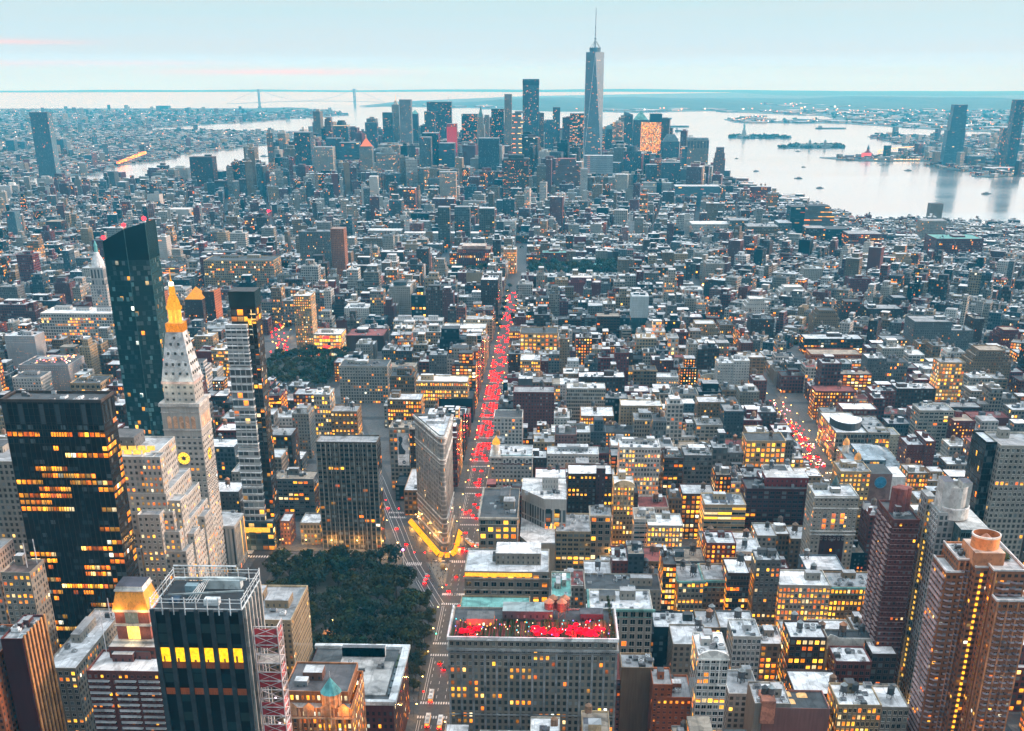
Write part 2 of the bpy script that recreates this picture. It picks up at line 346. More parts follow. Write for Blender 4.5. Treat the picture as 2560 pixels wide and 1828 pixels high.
LIB = [(1066, 7893), (1145, 7818), (1423, 7828), (1469, 8000), (1300, 8200), (1110, 8150)]
ELL = [(1179, 6795), (1197, 6711), (1515, 6742), (1564, 7035), (1266, 7025)]
flat('island', [LIB, ELL], -2, 3, LAND)
def hills(name, x0, x1, y0, y1, hmax, nx=90, ny=10, seed=0):
    mb = MB(); rr = random.Random(seed); ph = [(rr.uniform(0, 6), rr.uniform(.5, 1)) for _ in range(6)]
    def hz(i, j):
        u, v = i / nx, j / ny
        r = .55 + .25 * sin(u * 7 + ph[0][0]) + .14 * sin(u * 17 + ph[1][0]) + .07 * sin(u * 41 + ph[2][0]) + .04 * sin(u * 97 + v * 9 + ph[3][0]) + .05 * sin(v * 13 + u * 30)
        return 1 + hmax * max(0.03, r) * min(1, 9 * u, 9 * (1 - u)) * sin(pi * min(1, v)) ** .7 if 0 < v < 1 else 1
    for i in range(nx):
        for j in range(ny):
            X = lambda a: x0 + (x1 - x0) * a / nx
            Yv = lambda a, b: y0 + (y1 - y0) * b / ny + 500 * sin(a * .23 + ph[4][0])
            mb.face([(X(i), Yv(i, j), hz(i, j)), (X(i + 1), Yv(i + 1, j), hz(i + 1, j)), (X(i + 1), Yv(i + 1, j + 1), hz(i + 1, j + 1)), (X(i), Yv(i, j + 1), hz(i, j + 1))])
    o = structure(name, mb, [WOOD]); return o
hills('hills', -900, 7300, 14600, 23500, 95, 110, 12, 3)
hills('hills', -2450, 600, 16300, 19500, 60, 60, 8, 5)
hills('hills', -25000, 9000, 34000, 36500, 60, 200, 6, 9)
hills('hills', 4500, 24000, 27000, 36500, 50, 160, 8, 11)
hills('hills', -3500, -2600, 12300, 15300, 34, 30, 8, 15)

AVE = {'fifth': -82, 'madison': -233, 'sixth': 237}
def st_y(n): return 40 + (33 - n) * 80.4
def sheet(name, rects, z, m):
    mb = MB()
    for P in rects: mb.face([(*p, z) for p in P])
    return structure(name, mb, [m])
def rect(x0, x1, y0, y1): return [(x0, y0), (x1, y0), (x1, y1), (x0, y1)]
def strip(a, b, w0, w1):
    dx, dy = b[0] - a[0], b[1] - a[1]; L = hypot(dx, dy); nx_, ny_ = dy / L, -dx / L
    return [(a[0] + nx_ * w0, a[1] + ny_ * w0), (a[0] + nx_ * w1, a[1] + ny_ * w1), (b[0] + nx_ * w1, b[1] + ny_ * w1), (b[0] + nx_ * w0, b[1] + ny_ * w0)]
BW = [(-93, 752), (-103, 781), (-117, 823), (-124, 845), (-137, 897), (-157, 972), (-172, 1030), (-205, 1150), (-250, 1320), (-300, 1400)]
# raised pavements: the blocks, the park edge and the traffic island, a kerb step above the carriageway
pv = MB()
def slab(P, z=G0 + 0.14):
    pv.prism(P, G0 - 0.5, z, (.2, .2, .2))
AX = [-1900, -1640, -1400, -1180, -960, -760, -560, -385, -233, -82, 237, 510, 785, 1060, 1335, 1610]
for k in range(13, 29):
    ys = st_y(k)
    y0, y1 = st_y(k) + (9 if k in (23, 14) else 6), st_y(k - 1) - (9 if k - 1 in (23, 14) else 6)
    for a, b in zip(AX, AX[1:]):
        if a == -385 and k <= 23: continue
        x0, x1 = a + 9, b - 9
        if a == -233 and k <= 26: continue
        if a == -385: x1 = b - 8
        slab([(x0, y0), (x1, y0), (x1, y1), (x0, y1)])
slab([(-223, 612), (-93, 612), (-99, 756), (-110, 781), (-127, 828), (-223, 835)])
slab([(-130, 926), (-99.5, 845), (-96, 843), (-90, 850), (-90, 920)])
slab([(-110, 833), (-94, 780), (-91, 790), (-91, 832)])
for k in range(13, 24):
    y0, y1 = st_y(k) + (9 if k in (23, 14) else 6), st_y(k - 1) - (9 if k - 1 in (23, 14) else 6)
    if k == 13: continue
    def bx(y):
        for (a, b), (c, d) in zip(BW, BW[1:]):
            if b <= y <= d: return a + (c - a) * (y - b) / (d - b)
        return -300
    if y1 < 1400 and y0 > 840:
        xa, xb = bx(max(y0, 846)) , bx(y1)
        slab([(-377, y0), (xa - 11, y0), (xb - 11, y1), (-377, y1)])
        if y0 > 920: slab([(xa + 10, y0), (-91, y0), (-91, y1), (xb + 10, y1)])
    elif y0 > 1500: slab([(-377, y0), (-91, y0), (-91, y1), (-377, y1)])
    else: slab([(-270, y0), (-91, y0), (-91, y1), (-270, y1)])
structure('pavement', pv, [PAVE])
paint = []
def zebra(x0, x1, y0, y1, n, along='x'):
    for k in range(n):
        if along == 'x': d = (x1 - x0) / n; paint.append(rect(x0 + d * k, x0 + d * (k + .55), y0, y1))
        else: d = (y1 - y0) / n; paint.append(rect(x0, x1, y0 + d * k, y0 + d * (k + .55)))
for n in (28, 27, 26, 25, 24, 22, 21, 20, 19, 18, 17, 16):
    ys = st_y(n); zebra(-91, -73, ys - 10, ys - 7, 12); zebra(-91, -73, ys + 7, ys + 10, 12)
zebra(-90, -72, 832, 837, 12); zebra(-90, -72, 858, 862, 12); zebra(-124, -112, 826, 832, 8)
zebra(-150, -130, 930, 934, 12); zebra(-152, -134, 942, 946, 12); zebra(-92, -75, 770, 774, 10)
zebra(-250, -225, 838, 842, 12); zebra(-258, -246, 846, 862, 8, 'y')
for x in (-87.2, -82.0, -76.8):
    y = 500
    while y < 1700:
        if min(abs(y + 2 - st_y(k)) for k in range(14, 29)) > 14: paint.append(rect(x - .12, x + .12, y, y + 4))
        y += 9
for x in (-90.2, -88.9, -73.6):
    for k in range(17, 28):
        if k in (23, 24): continue
        paint.append(rect(x - .12, x + .12, st_y(k) + 12, st_y(k - 1) - 12))
for (a, b) in zip(BW, BW[1:-1]):
    for w in (-5.2, -3.4, 1.0, 4.6): paint.append(strip(a, b, w - .14, w + .14))
for y in (839.5, 844.0, 848.5): paint.append(rect(-222, -132, y - .14, y + .14)); paint.append(rect(-70, 200, y - .14, y + .14))
for k in range(3): paint.append(rect(-104 + k * 6, -101.5 + k * 6, 835, 836.3))
sheet('road_markings', paint, G0 + .012, PAINT)
sheet('plaza_paving', [[(-108, 832), (-94.6, 786), (-91.6, 790), (-91.6, 831)], [(-129, 925), (-120, 903), (-100, 846.5), (-96, 845), (-91.5, 851), (-91.5, 919)]], G0 + .152, simple('plaza_stone', (0.16, 0.145, 0.12), 0.8, 0.5, (0.26, 0.23, 0.19)))
sheet('road', [rect(-91, -73, 300, 2300), [(-157, 846), (-125, 846), (-150, 925), (-178, 925)]], G0 + .006, simple('worn_asphalt', (0.032, 0.028, 0.027), 0.6, 0.4, (0.055, 0.047, 0.043)))
def park(P): return P
sheet('park_soil', [[(-219, 616), (-98, 616), (-103, 760), (-114, 781), (-130, 826), (-219, 831)]], G0 + .152, SOIL)
sheet('park_paths', [strip((-219, 640), (-112, 800), -2, 2), strip((-215, 815), (-104, 650), -2, 2), strip((-160, 618), (-165, 830), -1.6, 1.6)], G0 + .158, PAVE)
sheet('square_soil', [rect(-372, -282, 1372, 1560), rect(-60, 130, 2235, 2360), rect(-290, -215, 2285, 2330)], G0 + .152, SOIL)

# ---------------------------------------------------------------- colours and window patterns
WALLC = dict(white=(.66, .645, .605), pale=(.45, .425, .37), stone=(.34, .305, .255), grey=(.17, .172, .168), tan=(.28, .19, .11), buff=(.47, .35, .21), brown=(.085, .044, .030),
    red=(.20, .036, .030), redbrick=(.18, .052, .040), orange=(.42, .125, .042), dark=(.014, .020, .022), black=(.016, .010, .007), darkred=(.085, .016, .014), darktan=(.14, .12, .095),
    teal=(.02, .065, .08), pink=(.34, .16, .135), scaff=(.42, .42, .43), slate=(.085, .115, .14), steel=(.30, .33, .35), glassblue=(.12, .20, .25), redtan=(.21, .115, .095), redglow=(.50, .05, .05), goldreflect=(.30, .22, .12), green=(.10, .27, .25))  # the red-washed and gold-reflecting towers carry that light in their colour
ROOFC = dict(white=(.78, .79, .80), pale=(.56, .58, .60), grey=(.30, .31, .32), dark=(.06, .065, .07), tan=(.34, .28, .22), brown=(.14, .10, .09), redroof=(.26, .07, .06), green=(.14, .36, .33), orange=(.5, .18, .05))
WINP = dict(loft=(3.4, 3.9, .66, .62), brick=(2.9, 3.1, .42, .5), pair=(3.2, 3.5, .5, .55), pairb=(3.0, 3.7, .5, .58), paired=(2.5, 3.9, .6, .62), office=(1.9, 3.8, .8, .62), curtain=(2.9, 3.85, .86, .62), glass=(1.7, 3.8, .9, .86), slab=(2.4, 3.2, .5, .8),
    strip=(9.0, 3.7, .97, .48), frame=(4.4, 3.5, .74, .58), gridwin=(3.1, 3.4, .56, .58), arch=(5.2, 5.0, .6, .6), archtan=(4.6, 4.6, .62, .66), bay=(2.5, 3.7, .62, .62), store=(3.6, 4.6, .78, .72), wide=(3.2, 3.7, .74, .6), redlib=(3.6, 5.0, .35, .8), dots=(2.2, 2.6, .16, .18), goldwin=(2.6, 3.8, .85, .72), blank=(1, 1, 0, 0))
GLASSES = {}
FOOT = []      # footprints of individually placed buildings and open spaces
SIGHT = []     # (x0, x1, y, z): a face that must stay visible above height z
def clear(x0, x1, y0, y1, zb=None, m=1.0):
    FOOT.append((x0 - m, x1 + m, y0 - m, y1 + m))
    if zb is not None: SIGHT.append((x0, x1, y0, zb))
# shared roof furniture -------------------------------------------------
def proto(name, fn, mats=None):
    mb = MB(); fn(mb); return mb.mesh(name, mats=mats)
def _tank(col, cone):
    def f(mb):
        mb.lathe([(2.0, 3.2), (2.05, 7.2), (2.2, 7.2), (0.0, 9.0)], (0, 0), 10, col)
        mb.face([(2 * cos(k * pi / 5), 2 * sin(k * pi / 5), 3.2) for k in range(10)][::-1], col)
        for k in range(3): mb.lathe([(2.08, 3.9 + k * 1.2), (2.08, 4.0 + k * 1.2)], (0, 0), 10, (.04, .04, .04))
    return f
def _tank_cone(cone):
    def f(mb): mb.lathe([(2.3, 7.15), (0.0, 9.1)], (0, 0), 10, cone)
    return f
def _legs(h):
    def f(mb):
        for a in (-1.3, 1.3):
            for b in (-1.3, 1.3): mb.bar((a, b, 0), (a, b, 3.2), .3, (.06, .06, .065))
        mb.bar((-1.3, -1.3, 0), (1.3, -1.3, 3), .15, (.06, .06, .065)); mb.bar((1.3, 1.3, 0), (1.3, -1.3, 3), .15, (.06, .06, .065))
        mb.box(-1.9, 1.9, -1.9, 1.9, 2.95, 3.2, (.06, .06, .065))
    return f
TANKS = [(proto('water_tank', _tank(c, k)), proto('tank_cone', _tank_cone(k))) for c, k in (((.12, .085, .06), (.20, .13, .085)), ((.10, .10, .105), (.32, .36, .37)), ((.05, .05, .052), (.08, .085, .09)), ((.15, .09, .06), (.42, .20, .11)))]
LEGS = proto('tank_legs', _legs(3))
def _unit(mb):
    mb.box(-.5, .5, -.5, .5, 0, 1, (.36, .38, .39)); mb.box(-.42, .42, -.42, .42, 1, 1.06, (.10, .10, .11)); mb.box(-.3, .3, -.52, -.5, .15, .8, (.12, .12, .13))
def _unit2(mb):
    mb.box(-.5, .5, -.5, .5, 0, .9, (.58, .60, .61)); mb.lathe([(.38, .9), (.38, 1.1), (.3, 1.1)], (0, 0), 10, (.2, .2, .2)); mb.box(-.55, .55, -.55, .55, -.02, .08, (.08, .08, .08))
def _unit3(mb): mb.box(-.5, .5, -.5, .5, 0, 1, (.07, .075, .08)); mb.box(-.5, .1, -.3, .3, 1, 1.3, (.2, .21, .22))
def _skyl(mb): mb.box(-.5, .5, -.5, .5, 0, .25, (.6, .62, .63)); mb.pyramid(-.42, .42, -.42, .42, .25, .6, (.22, .27, .29), .3)
UNITS = [proto('roof_unit', f) for f in (_unit, _unit2, _unit3, _skyl)]
def add_tank(root, x, y, z, k=None, s=None):
    b, c = TANKS[R.randrange(4) if k is None else k]; s = s or R.uniform(.8, 1.1)
    t = link('water_tank', b, root, (x, y, z), R.uniform(0, 1), (s, s, s))
    link('tank_legs', LEGS, t); link('tank_cone', c, t)
def add_unit(root, x, y, z, sx_=None, k=None, sz=None):
    a = sx_ or R.uniform(1.6, 4.5)
    link('roof_unit', UNITS[R.choice((0, 0, 1, 1, 2, 3)) if k is None else k], root, (x, y, z), R.choice((0, pi / 2, .02)), (a, R.uniform(1.4, 3.6), sz or R.uniform(1.0, 2.6)))
def bulkhead(root, x0, x1, y0, y1, z0, z1, col, roof=(.5, .52, .53), name='bulkhead', org=(0, 0, 0), lit=0.0):
    mb = MB(); mb.box(x0, x1, y0, y1, z0, z1, col, mat=0, roof=roof, cell=(3.4, 3.4, lit), wf=(.28, .45, R.random() * 99))
    return link(name, mb.mesh(name, org), root)
WMESH = {}
def pane_units(root, org, a, b, ztop, nrows, cell, wf, lit, col, limit=100, top=1.2, skip=None):
    """framed window units standing proud on one face, top rows first; each its own part"""
    w = hypot(b[0] - a[0], b[1] - a[1]); n = max(1, round(w / cell[0])); cw = w / n; ch = cell[1]
    ang = atan2(b[1] - a[1], b[0] - a[0]); ww, wh = cw * wf[0], ch * wf[1]
    key = (round(ww, 1), round(wh, 1), tuple(round(c, 2) for c in col))
    if key not in WMESH:
        L = []
        fr = tuple(min(.7, c * 1.12 + .015) for c in col)
        for kind, gc, em in (('d', (.008, .013, .016), 0), ('b', (.12, .15, .15), 0), ('a', (1., .29, .014), 1.35), ('y', (1., .46, .03), 1.8), ('o', (1., .17, .008), .95), ('s', (1., .42, .03), 1.5), ('w', (1., .72, .34), 1.0), ('s', (1., .25, .012), 1.2)):
            mb = MB(); hw, hh = ww / 2, wh / 2; zs = hh if kind != 's' else R.choice((-.1, .2, .45)) * hh
            mb.face([(-hw, -.05, -hh), (hw, -.05, -hh), (hw, -.05, zs), (-hw, -.05, zs)], gc, 2 if em else 3, (1, 1, em))
            if kind == 's': mb.face([(-hw, -.05, zs), (hw, -.05, zs), (hw, -.05, hh), (-hw, -.05, hh)], (1., .36, .05), 2, (1, 1, .28))
            for x0, x1, z0, z1, d in ((-hw - .1, hw + .1, -hh - .16, -hh, .32), (-hw - .1, hw + .1, hh, hh + .12, .24), (-hw - .1, -hw, -hh, hh, .2), (hw, hw + .1, -hh, hh, .2), (-.05, .05, -hh, hh, .14)):
                mb.box(x0, x1, -d, 0.02, z0, z1, fr)
            L.append(mb.mesh('window'))
        WMESH[key] = L
    L = WMESH[key]; k = 0
    for j in range(nrows):
        band = R.random() < .34; on = False
        for i in range(n):
            if k >= limit: return
            if skip and skip(i, j, n): continue
            u = (i + .5) * cw; z = ztop - top - (j + .5) * ch
            if i == 0 or R.random() < .4: on = R.random() < (lit if lit >= .5 else lit * (2.2 if band else .16))
            m = L[R.choice((2, 3, 3, 4, 5, 5, 6, 7) if col[0] > .0165 else (2, 2, 4, 4, 7, 3))] if on and R.random() < .92 else L[1 if R.random() < .16 else 0]
            x, y = a[0] + cos(ang) * u, a[1] + sin(ang) * u
            link('window', m, root, (x - org[0], y - org[1], z - org[2]), ang); k += 1
def words_n(n):
    return {1: 'one', 2: 'two', 3: 'three', 4: 'four', 5: 'five', 6: 'six', 7: 'seven', 8: 'eight', 9: 'nine', 10: 'ten', 11: 'eleven', 12: 'twelve', 13: 'thirteen', 14: 'fourteen', 15: 'fifteen', 16: 'sixteen', 17: 'seventeen', 18: 'eighteen'}.get(n, 'many')

# ---------------------------------------------------------------- generic building: wall, roof and the parts its kind shows
def kind_name(label):
    for w, n in (('library', 'library_building'), ('courthouse', 'courthouse'), ('hotel', 'hotel_building'), ('apartment', 'apartment_building'), ('store', 'store_building'), ('office', 'office_building'), ('warehouse', 'warehouse'), ('house', 'town_house'), ('loft', 'loft_building'), ('tower', 'tower_building'), ('hall', 'hall_building')):
        if w in label: return n
    return 'city_building'
def tint_(c, f): return tuple(min(.7, x * f + .03) for x in c)
def building(label, x0, x1, y0, y1, h, wall, roof, preset, lit, ex='', near=True, name=None, group=None, z0=G0, foot=True, panes=0, zb=None, rot=None):
    cx_, cy_ = (x0 + x1) / 2, (y0 + y1) / 2; org = (cx_, cy_, z0)
    E = set(ex.split()); wc = WALLC[wall] if isinstance(wall, str) else wall; rc = ROOFC[roof] if isinstance(roof, str) else roof
    ww = WINP[preset]; cell, wf = (ww[0], ww[1], lit), (ww[2], ww[3], round(R.random() * 97, 2))
    root = thing(name or kind_name(label), label, 'tower' if h > 1.9 * max(x1 - x0, 14) or h > 110 else 'building', org, group)
    if foot:
        FOOT.append((x0 - 1, x1 + 1, y0 - 1, y1 + 1)); SIGHT.append((x0, x1, y0, zb if zb is not None else z0 + .42 * h))
    def part(nm, mb): return mb.build(nm, root, org)
    w, d = x1 - x0, y1 - y0; top = z0 + h if z0 != G0 else h
    wb, rb = MB(), MB(); par = 1.1 if near else 0.0
    def tier(a0, a1, b0, b1, za, zb_, rcol=rc, p=par):
        poly = [(a0, b0), (a1, b0), (a1, b1), (a0, b1)]
        if rot:
            poly = [(cx_ + (x - cx_) * cos(rot) - (y - cy_) * sin(rot), cy_ + (x - cx_) * sin(rot) + (y - cy_) * cos(rot)) for x, y in poly]
        wb.prism(poly, za, zb_, wc, cell=cell, wf=wf, par=p, cap=p > 0, top=1.3 if near else 2.0)
        rb.face([(*q, zb_ - p) for q in poly], rcol)
    if 'step' in E:
        n = 3
        for k in range(n):
            f = (0, .16, .34)[k]; zt = z0 + (top - z0) * (.72, .86, 1.0)[k]; zs = z0 if k == 0 else z0 + (top - z0) * (.72, .86)[k - 1] - par
            tier(x0 + w * f / 2, x1 - w * f / 2, y0 + d * f * .25, y1 - d * f / 2, zs, zt)
    elif 'jenga' in E:
        z = z0; k = 0
        while z < top - 1:
            zt = min(top, z + (60 if z < 60 else R.uniform(8, 18))); q = .0 if z < 60 else (.04 + .18 * (z / top) ** 2)
            dx_, dy_ = R.uniform(-q, q) * w, R.uniform(-q, q) * d
            tier(x0 + w * .06 + dx_, x1 - w * .06 + dx_, y0 + dy_, y1 + dy_, z, zt); z = zt; k += 1
    elif 'slope' in E:
        n = 9
        for k in range(n): tier(x0, x1, y0 + d * .05 * k, y1, z0 if k == 0 else z0 + (top - z0) * (.55 + .05 * (k - 1)), z0 + (top - z0) * (.55 + .05 * k), (.6, .63, .64))
    elif 'taper' in E:
        tier(x0 - w * .22, x1 + w * .12, y0, y1, z0, z0 + (top - z0) * .58); tier(x0 - w * .06, x1 + w * .05, y0 + 2, y1, z0 + (top - z0) * .58, z0 + (top - z0) * .82); tier(x0, x1, y0 + 4, y1 - 4, z0 + (top - z0) * .82, top)
    elif 'slant' in E:
        tier(x0, x1, y0, y1, z0, top - 14, p=0)
        wb.face([(x0, y0, top - 14), (x1, y0, top - 14), (x1, y0, top - 10), (x0, y0, top)], wc); rb.face([(x0, y0, top), (x1, y0, top - 10), (x1, y1, top - 10), (x0, y1, top)], rc)
        wb.face([(x1, y0, top - 14), (x1, y1, top - 14), (x1, y1, top - 10), (x1, y0, top - 10)], wc); wb.face([(x0, y1, top - 14), (x0, y0, top - 14), (x0, y0, top), (x0, y1, top)], wc)
    else: tier(x0, x1, y0, y1, z0, top)
    part('wall', wb); part('roof', rb)
    zr = top - par
    def prt(nm, fn, *a):
        mb = MB(); fn(mb); return part(nm, mb)
    rnd = R.uniform
    # crowns of the far towers
    if 'pyr' in E: prt('pyramid_roof', lambda m: m.pyramid(x0, x1, y0, y1, top, top + w * .62, (.95, .38, .04) if 'orange' in label or 'glowing' in label else rc, 0, 2 if 'glowing' in label else 1, (1, 1, 1.1)))
    if 'pyrgold' in E:
        prt('pyramid_roof', lambda m: m.pyramid(x0 + 3, x1 - 3, y0 + 3, y1 - 3, top, top + w * .62, (1., .26, .10), 0, 2, (1, 1, .75)))
        prt('finial', lambda m: m.bar((cx_, cy_, top + w * .58), (cx_, cy_, top + w * .85), 2, (1., .5, .3), 2, (1, 1, .8)))
    if 'dome' in E: prt('dome', lambda m: m.lathe([(w * .48, top), (w * .44, top + w * .22), (w * .32, top + w * .40), (w * .15, top + w * .5), (0, top + w * .52)], (cx_, cy_), 16, (.10, .17, .19)))
    if 'mastaba' in E: prt('crown_roof', lambda m: m.pyramid(x0 + 3, x1 - 3, y0 + 3, y1 - 3, top, top + 24, (.10, .15, .17), .5))
    if 'crown' in E:
        def f(m):
            for k in range(7): m.box(x0 + k * w / 6.6, x0 + k * w / 6.6 + w / 12, y0 - .6, y0 + 2, top - 24, top - 3, (.06, .07, .08))
            m.box(x0 + 2, x1 - 2, y0 + 4, y1 - 4, top, top + 6, (.16, .18, .19))
        prt('crown', f)
    if 'gothic' in E:
        def f(m):
            m.box(cx_ - 9, cx_ + 9, y0 + 2, y0 + 22, top, top + 26, wc, mat=0, cell=cell, wf=wf); m.pyramid(cx_ - 8, cx_ + 8, y0 + 3, y0 + 19, top + 26, top + 62, (.13, .27, .27))
            for a in (-8, 8):
                for b in (3, 19): m.pyramid(cx_ + a - 1.5, cx_ + a + 1.5, y0 + b - 1.5, y0 + b + 1.5, top + 24, top + 38, wc)
        prt('crown', f)
    if 'spire' in E: prt('spire', lambda m: (m.pyramid(x0 + 6, x1 - 6, y0 + 6, y1 - 6, top, top + 14, wc, .4), m.lathe([(2, top + 12), (1, top + 22), (.3, top + 34), (0, top + 36)], (cx_, cy_), 8, (1., .66, .35), 2, (1, 1, .9))))
    if 'cap' in E:
        prt('plant_house', lambda m: m.lathe([(w * .34, top), (w * .34, top + 9), (w * .26, top + 9), (w * .26, top + 15), (0, top + 16)], (cx_, cy_), 14, tuple(c * .5 for c in wc)) if 'round' in label or 'ring' in label else m.box(x0 + w * .2, x1 - w * .2, y0 + d * .2, y1 - d * .2, top, top + (8 if h > 90 else 5), (.03, .045, .05)))
    if 'litrim' in E: prt('light_ring', lambda m: m.box(x0 - .5, x1 + .5, y0 - .5, y1 + .5, top - 3, top - 1, (1., .8, .5), 2, cell=(1, 1, 1.2), wf=(0, 0, 0), cap=False))
    if 'litbase' in E:
        prt('lit_storey', lambda m: m.wall((x0 + 2, y0 - .6), (x1 - 2, y0 - .6), 96, 116, wc, (3, 3.6, 1.5), (.85, .8, 3.3), 0))
        prt('plant_storey', lambda m: m.box(x0 - .4, x1 + .4, y0 - .4, y1 + .4, top - 20, top - 6, (.02, .04, .055), cap=False))
    if 'darkcap' in E: prt('plant_storey', lambda m: (m.box(x0 + w * .42, x1 + 1, y0 - 1, y1, top, top + 26, (.05, .085, .105), mat=0, cell=(40, 3.4, 0), wf=(.98, .5, 2.0)),))
    if 'bluetop' in E: prt('louvre_top', lambda m: m.box(x0 - .4, x1 + .4, y0 - .4, y1 + .4, top - 26, top + 1, (.50, .62, .66), mat=0, cell=(30, 3.0, 0), wf=(.9, .12, 1.0), roof=(.5, .55, .58)))
    if 'side' in E: building_wing(root, org, x1, x1 + w * .42, y0 + 5, y1, top + 4, (.42, .17, .085), cell, z0)
    if 'glowside' in E: prt('flank', lambda m: m.wall((x1 + .15, y0), (x1 + .15, y1), z0, top, (.60, .19, .07), (3.2, 3.2, .05), (.4, .45, 5.5)))  # orange sun glow put into the colour of this side
    if 'cube' in E: prt('plant_house', lambda m: (m.box(x0 + 10, x1 - 10, y0 + 10, y1 - 10, top, top + 5, (.34, .20, .15), roof=(.52, .44, .38)), m.box(x0 - .4, x1 + .4, y0 - .4, y1 + .4, top - 5, top - 2, (.17, .035, .03), cap=False)))
    for e in E:
        if e[:4] == 'mast' and e[4:].isdigit():
            for k in range(int(e[4:] or 1)):
                mx, my = (x1 - w * .14 - k * 3, y1 - d * (.2 + .3 * k)); hh = 13 if h < 120 else 26
                prt('mast', lambda m: m.bar((mx, my, zr), (mx, my, top + hh), .35 if h < 120 else 1.4, (.6, .6, .62)))
        if e[0] == 'b' and e[1:].isdigit():
            for k in range(int(e[1:])):
                bw_, bd_, bh_ = rnd(.14, .26) * w + 1.5, rnd(.14, .26) * d + 1.5, rnd(3.2, 6.0)
                fx = x0 + 1.2 + rnd(0, 1) * max(.1, w - bw_ - 2.4) if e != 'b3' else x0 + w * (.08 + .31 * k); fy = y0 + d * .3 + rnd(0, 1) * max(.1, d * .65 - bd_)
                bulkhead(root, fx, min(x1 - .8, fx + bw_), fy, min(y1 - .8, fy + bd_), zr, zr + bh_, tint_(wc, rnd(.75, 1.3)), R.choice(((.6, .62, .63), (.35, .36, .37), (.07, .075, .08))), org=org)
        if e[0] == 't' and e[1:].isdigit():
            for k in range(int(e[1:])): add_tank(root, rnd(-.34, .34) * w, rnd(-.25, .36) * d, zr - z0 + (0 if R.random() < .5 else .3))
    if 'k' in E:
        for k in range(11 if w * d > 700 else 8): add_unit(root, rnd(-.43, .43) * w, rnd(-.42, .44) * d, zr - z0)
    if 'corn' in E or 'corng' in E:
        cc = (.13, .30, .27) if 'corng' in E else tuple(min(.7, c * 1.1) for c in wc)
        def f(m):
            o = 1.3 if 'corng' in E else 1.0
            m.prism([(x0 - o, y0 - o), (x1 + o, y0 - o), (x1 + o, y0 + .3), (x0 - o, y0 + .3)], top - 1.6, top - .2, cc); m.prism([(x0 - o, y0 + .3), (x0 + .3, y0 + .3), (x0 + .3, y1), (x0 - o, y1)], top - 1.6, top - .2, cc)
            m.prism([(x0 - .4, y0 - .5), (x1 + .4, y0 - .5), (x1 + .4, y0), (x0 - .4, y0)], top - 5.4, top - 5.0, cc)
        prt('cornice', f)
    if 'pediment' in E:
        def f(m):
            n = 10
            for k in range(n):
                a, b = x0 + w * k / n, x0 + w * (k + 1) / n; za = lambda x: top + 3.0 * max(0, sin(pi * (x - x0) / w)) ** .7
                m.face([(a, y0 - .5, top - 1.5), (b, y0 - .5, top - 1.5), (b, y0 - .5, za(b)), (a, y0 - .5, za(a))], wc); m.face([(b, y0 + .6, top - 1.5), (a, y0 + .6, top - 1.5), (a, y0 + .6, za(a)), (b, y0 + .6, za(b))], wc)
                m.face([(a, y0 - .5, za(a)), (b, y0 - .5, za(b)), (b, y0 + .6, za(b)), (a, y0 + .6, za(a))], tuple(c * 1.1 for c in wc))
            m.box(x0 - .6, x1 + .6, y0 - .9, y0 - .02, top - 2.4, top - 1.5, wc); m.box(x0 - .3, x1 + .3, y0 - .5, y0 - .02, top - 17, top - 16.2, wc)
            for k in range(3): m.box(x0 + w * (.1 + .3 * k), x0 + w * (.14 + .3 * k), y0 - .4, y0 - .02, top - 16, top - 2.6, wc)
        prt('pediment', f)
    if 'goldrim' in E:
        prt('light_band', lambda m: m.box(x0 + .5, x0 + w * .8, y0 - .55, y0 - .05, top - 3.4, top - .9, (1., .40, .03), 2, cell=(1, 1, 1.8), wf=(0, 0, 0)))
        prt('cornice', lambda m: (m.box(x0 - .8, x1 + .8, y0 - .9, y0 - .02, top - 5, top - 4.2, wc), m.box(x0 - .5, x1 + .5, y0 - .7, y0 - .02, top - 13, top - 12.4, wc)))
        bulkhead(root, x0 + w * .36, x0 + w * .9, y0 + 14, y0 + 34, zr, zr + 8, wc, (.7, .71, .72), 'penthouse', org)
    for e in ('balc', 'balc2'):
        if e in E:
            def f(m):
                z = top - 5.0; k = 0
                while z > z0 + 4 and k < 36:
                    if e == 'balc':
                        for q in (.02, .36, .66): 
                            m.box(x0 + w * q, x0 + w * (q + .26), y0 - 1.5, y0 - .02, z - .25, z, (.55, .54, .52)); m.box(x0 + w * q, x0 + w * (q + .26), y0 - 1.5, y0 - 1.42, z + .05, z + 1.0, (.34, .33, .34))
                    else:
                        m.box(x0 - .2, x1 + .2, y0 - .22, y0 - .02, z - .14, z, (.50, .38, .36))
                        for q in range(3): m.box(x0 - 1.3, x0 - .02, y0 + d * (.04 + .33 * q), y0 + d * (.27 + .33 * q), z - .2, z, (.46, .36, .35)); m.box(x0 - 1.36, x0 - 1.3, y0 + d * (.04 + .33 * q), y0 + d * (.27 + .33 * q), z - .2, z + .9, (.34, .22, .21))
                    z -= cell[1]; k += 1
            prt('balcony', f)
    if 'stripes' in E: prt('brass_ribs', lambda m: [m.box(x1 + .05, x1 + .6, y0 + d * (k + .3) / 7, y0 + d * (k + .72) / 7, z0, top + 1, (.42, .20, .07)) for k in range(7)])
    if 'redsign' in E:
        prt('red_sign', lambda m: [m.box(cx_ - 4.5, cx_ + 4.5, y0 - .5, y0 - .1, z, z + 3.2, (1., .02, .02), 2, cell=(1, 1, 2.5), wf=(0, 0, 0)) for z in (top - 6, top - 18)])
        prt('green_sign', lambda m: m.box(x0 + 5, x0 + 18, y0 - .5, y0 - .1, z0 + 5, z0 + 7.5, (.05, 1., .25), 2, cell=(1, 1, 1.5), wf=(0, 0, 0)))
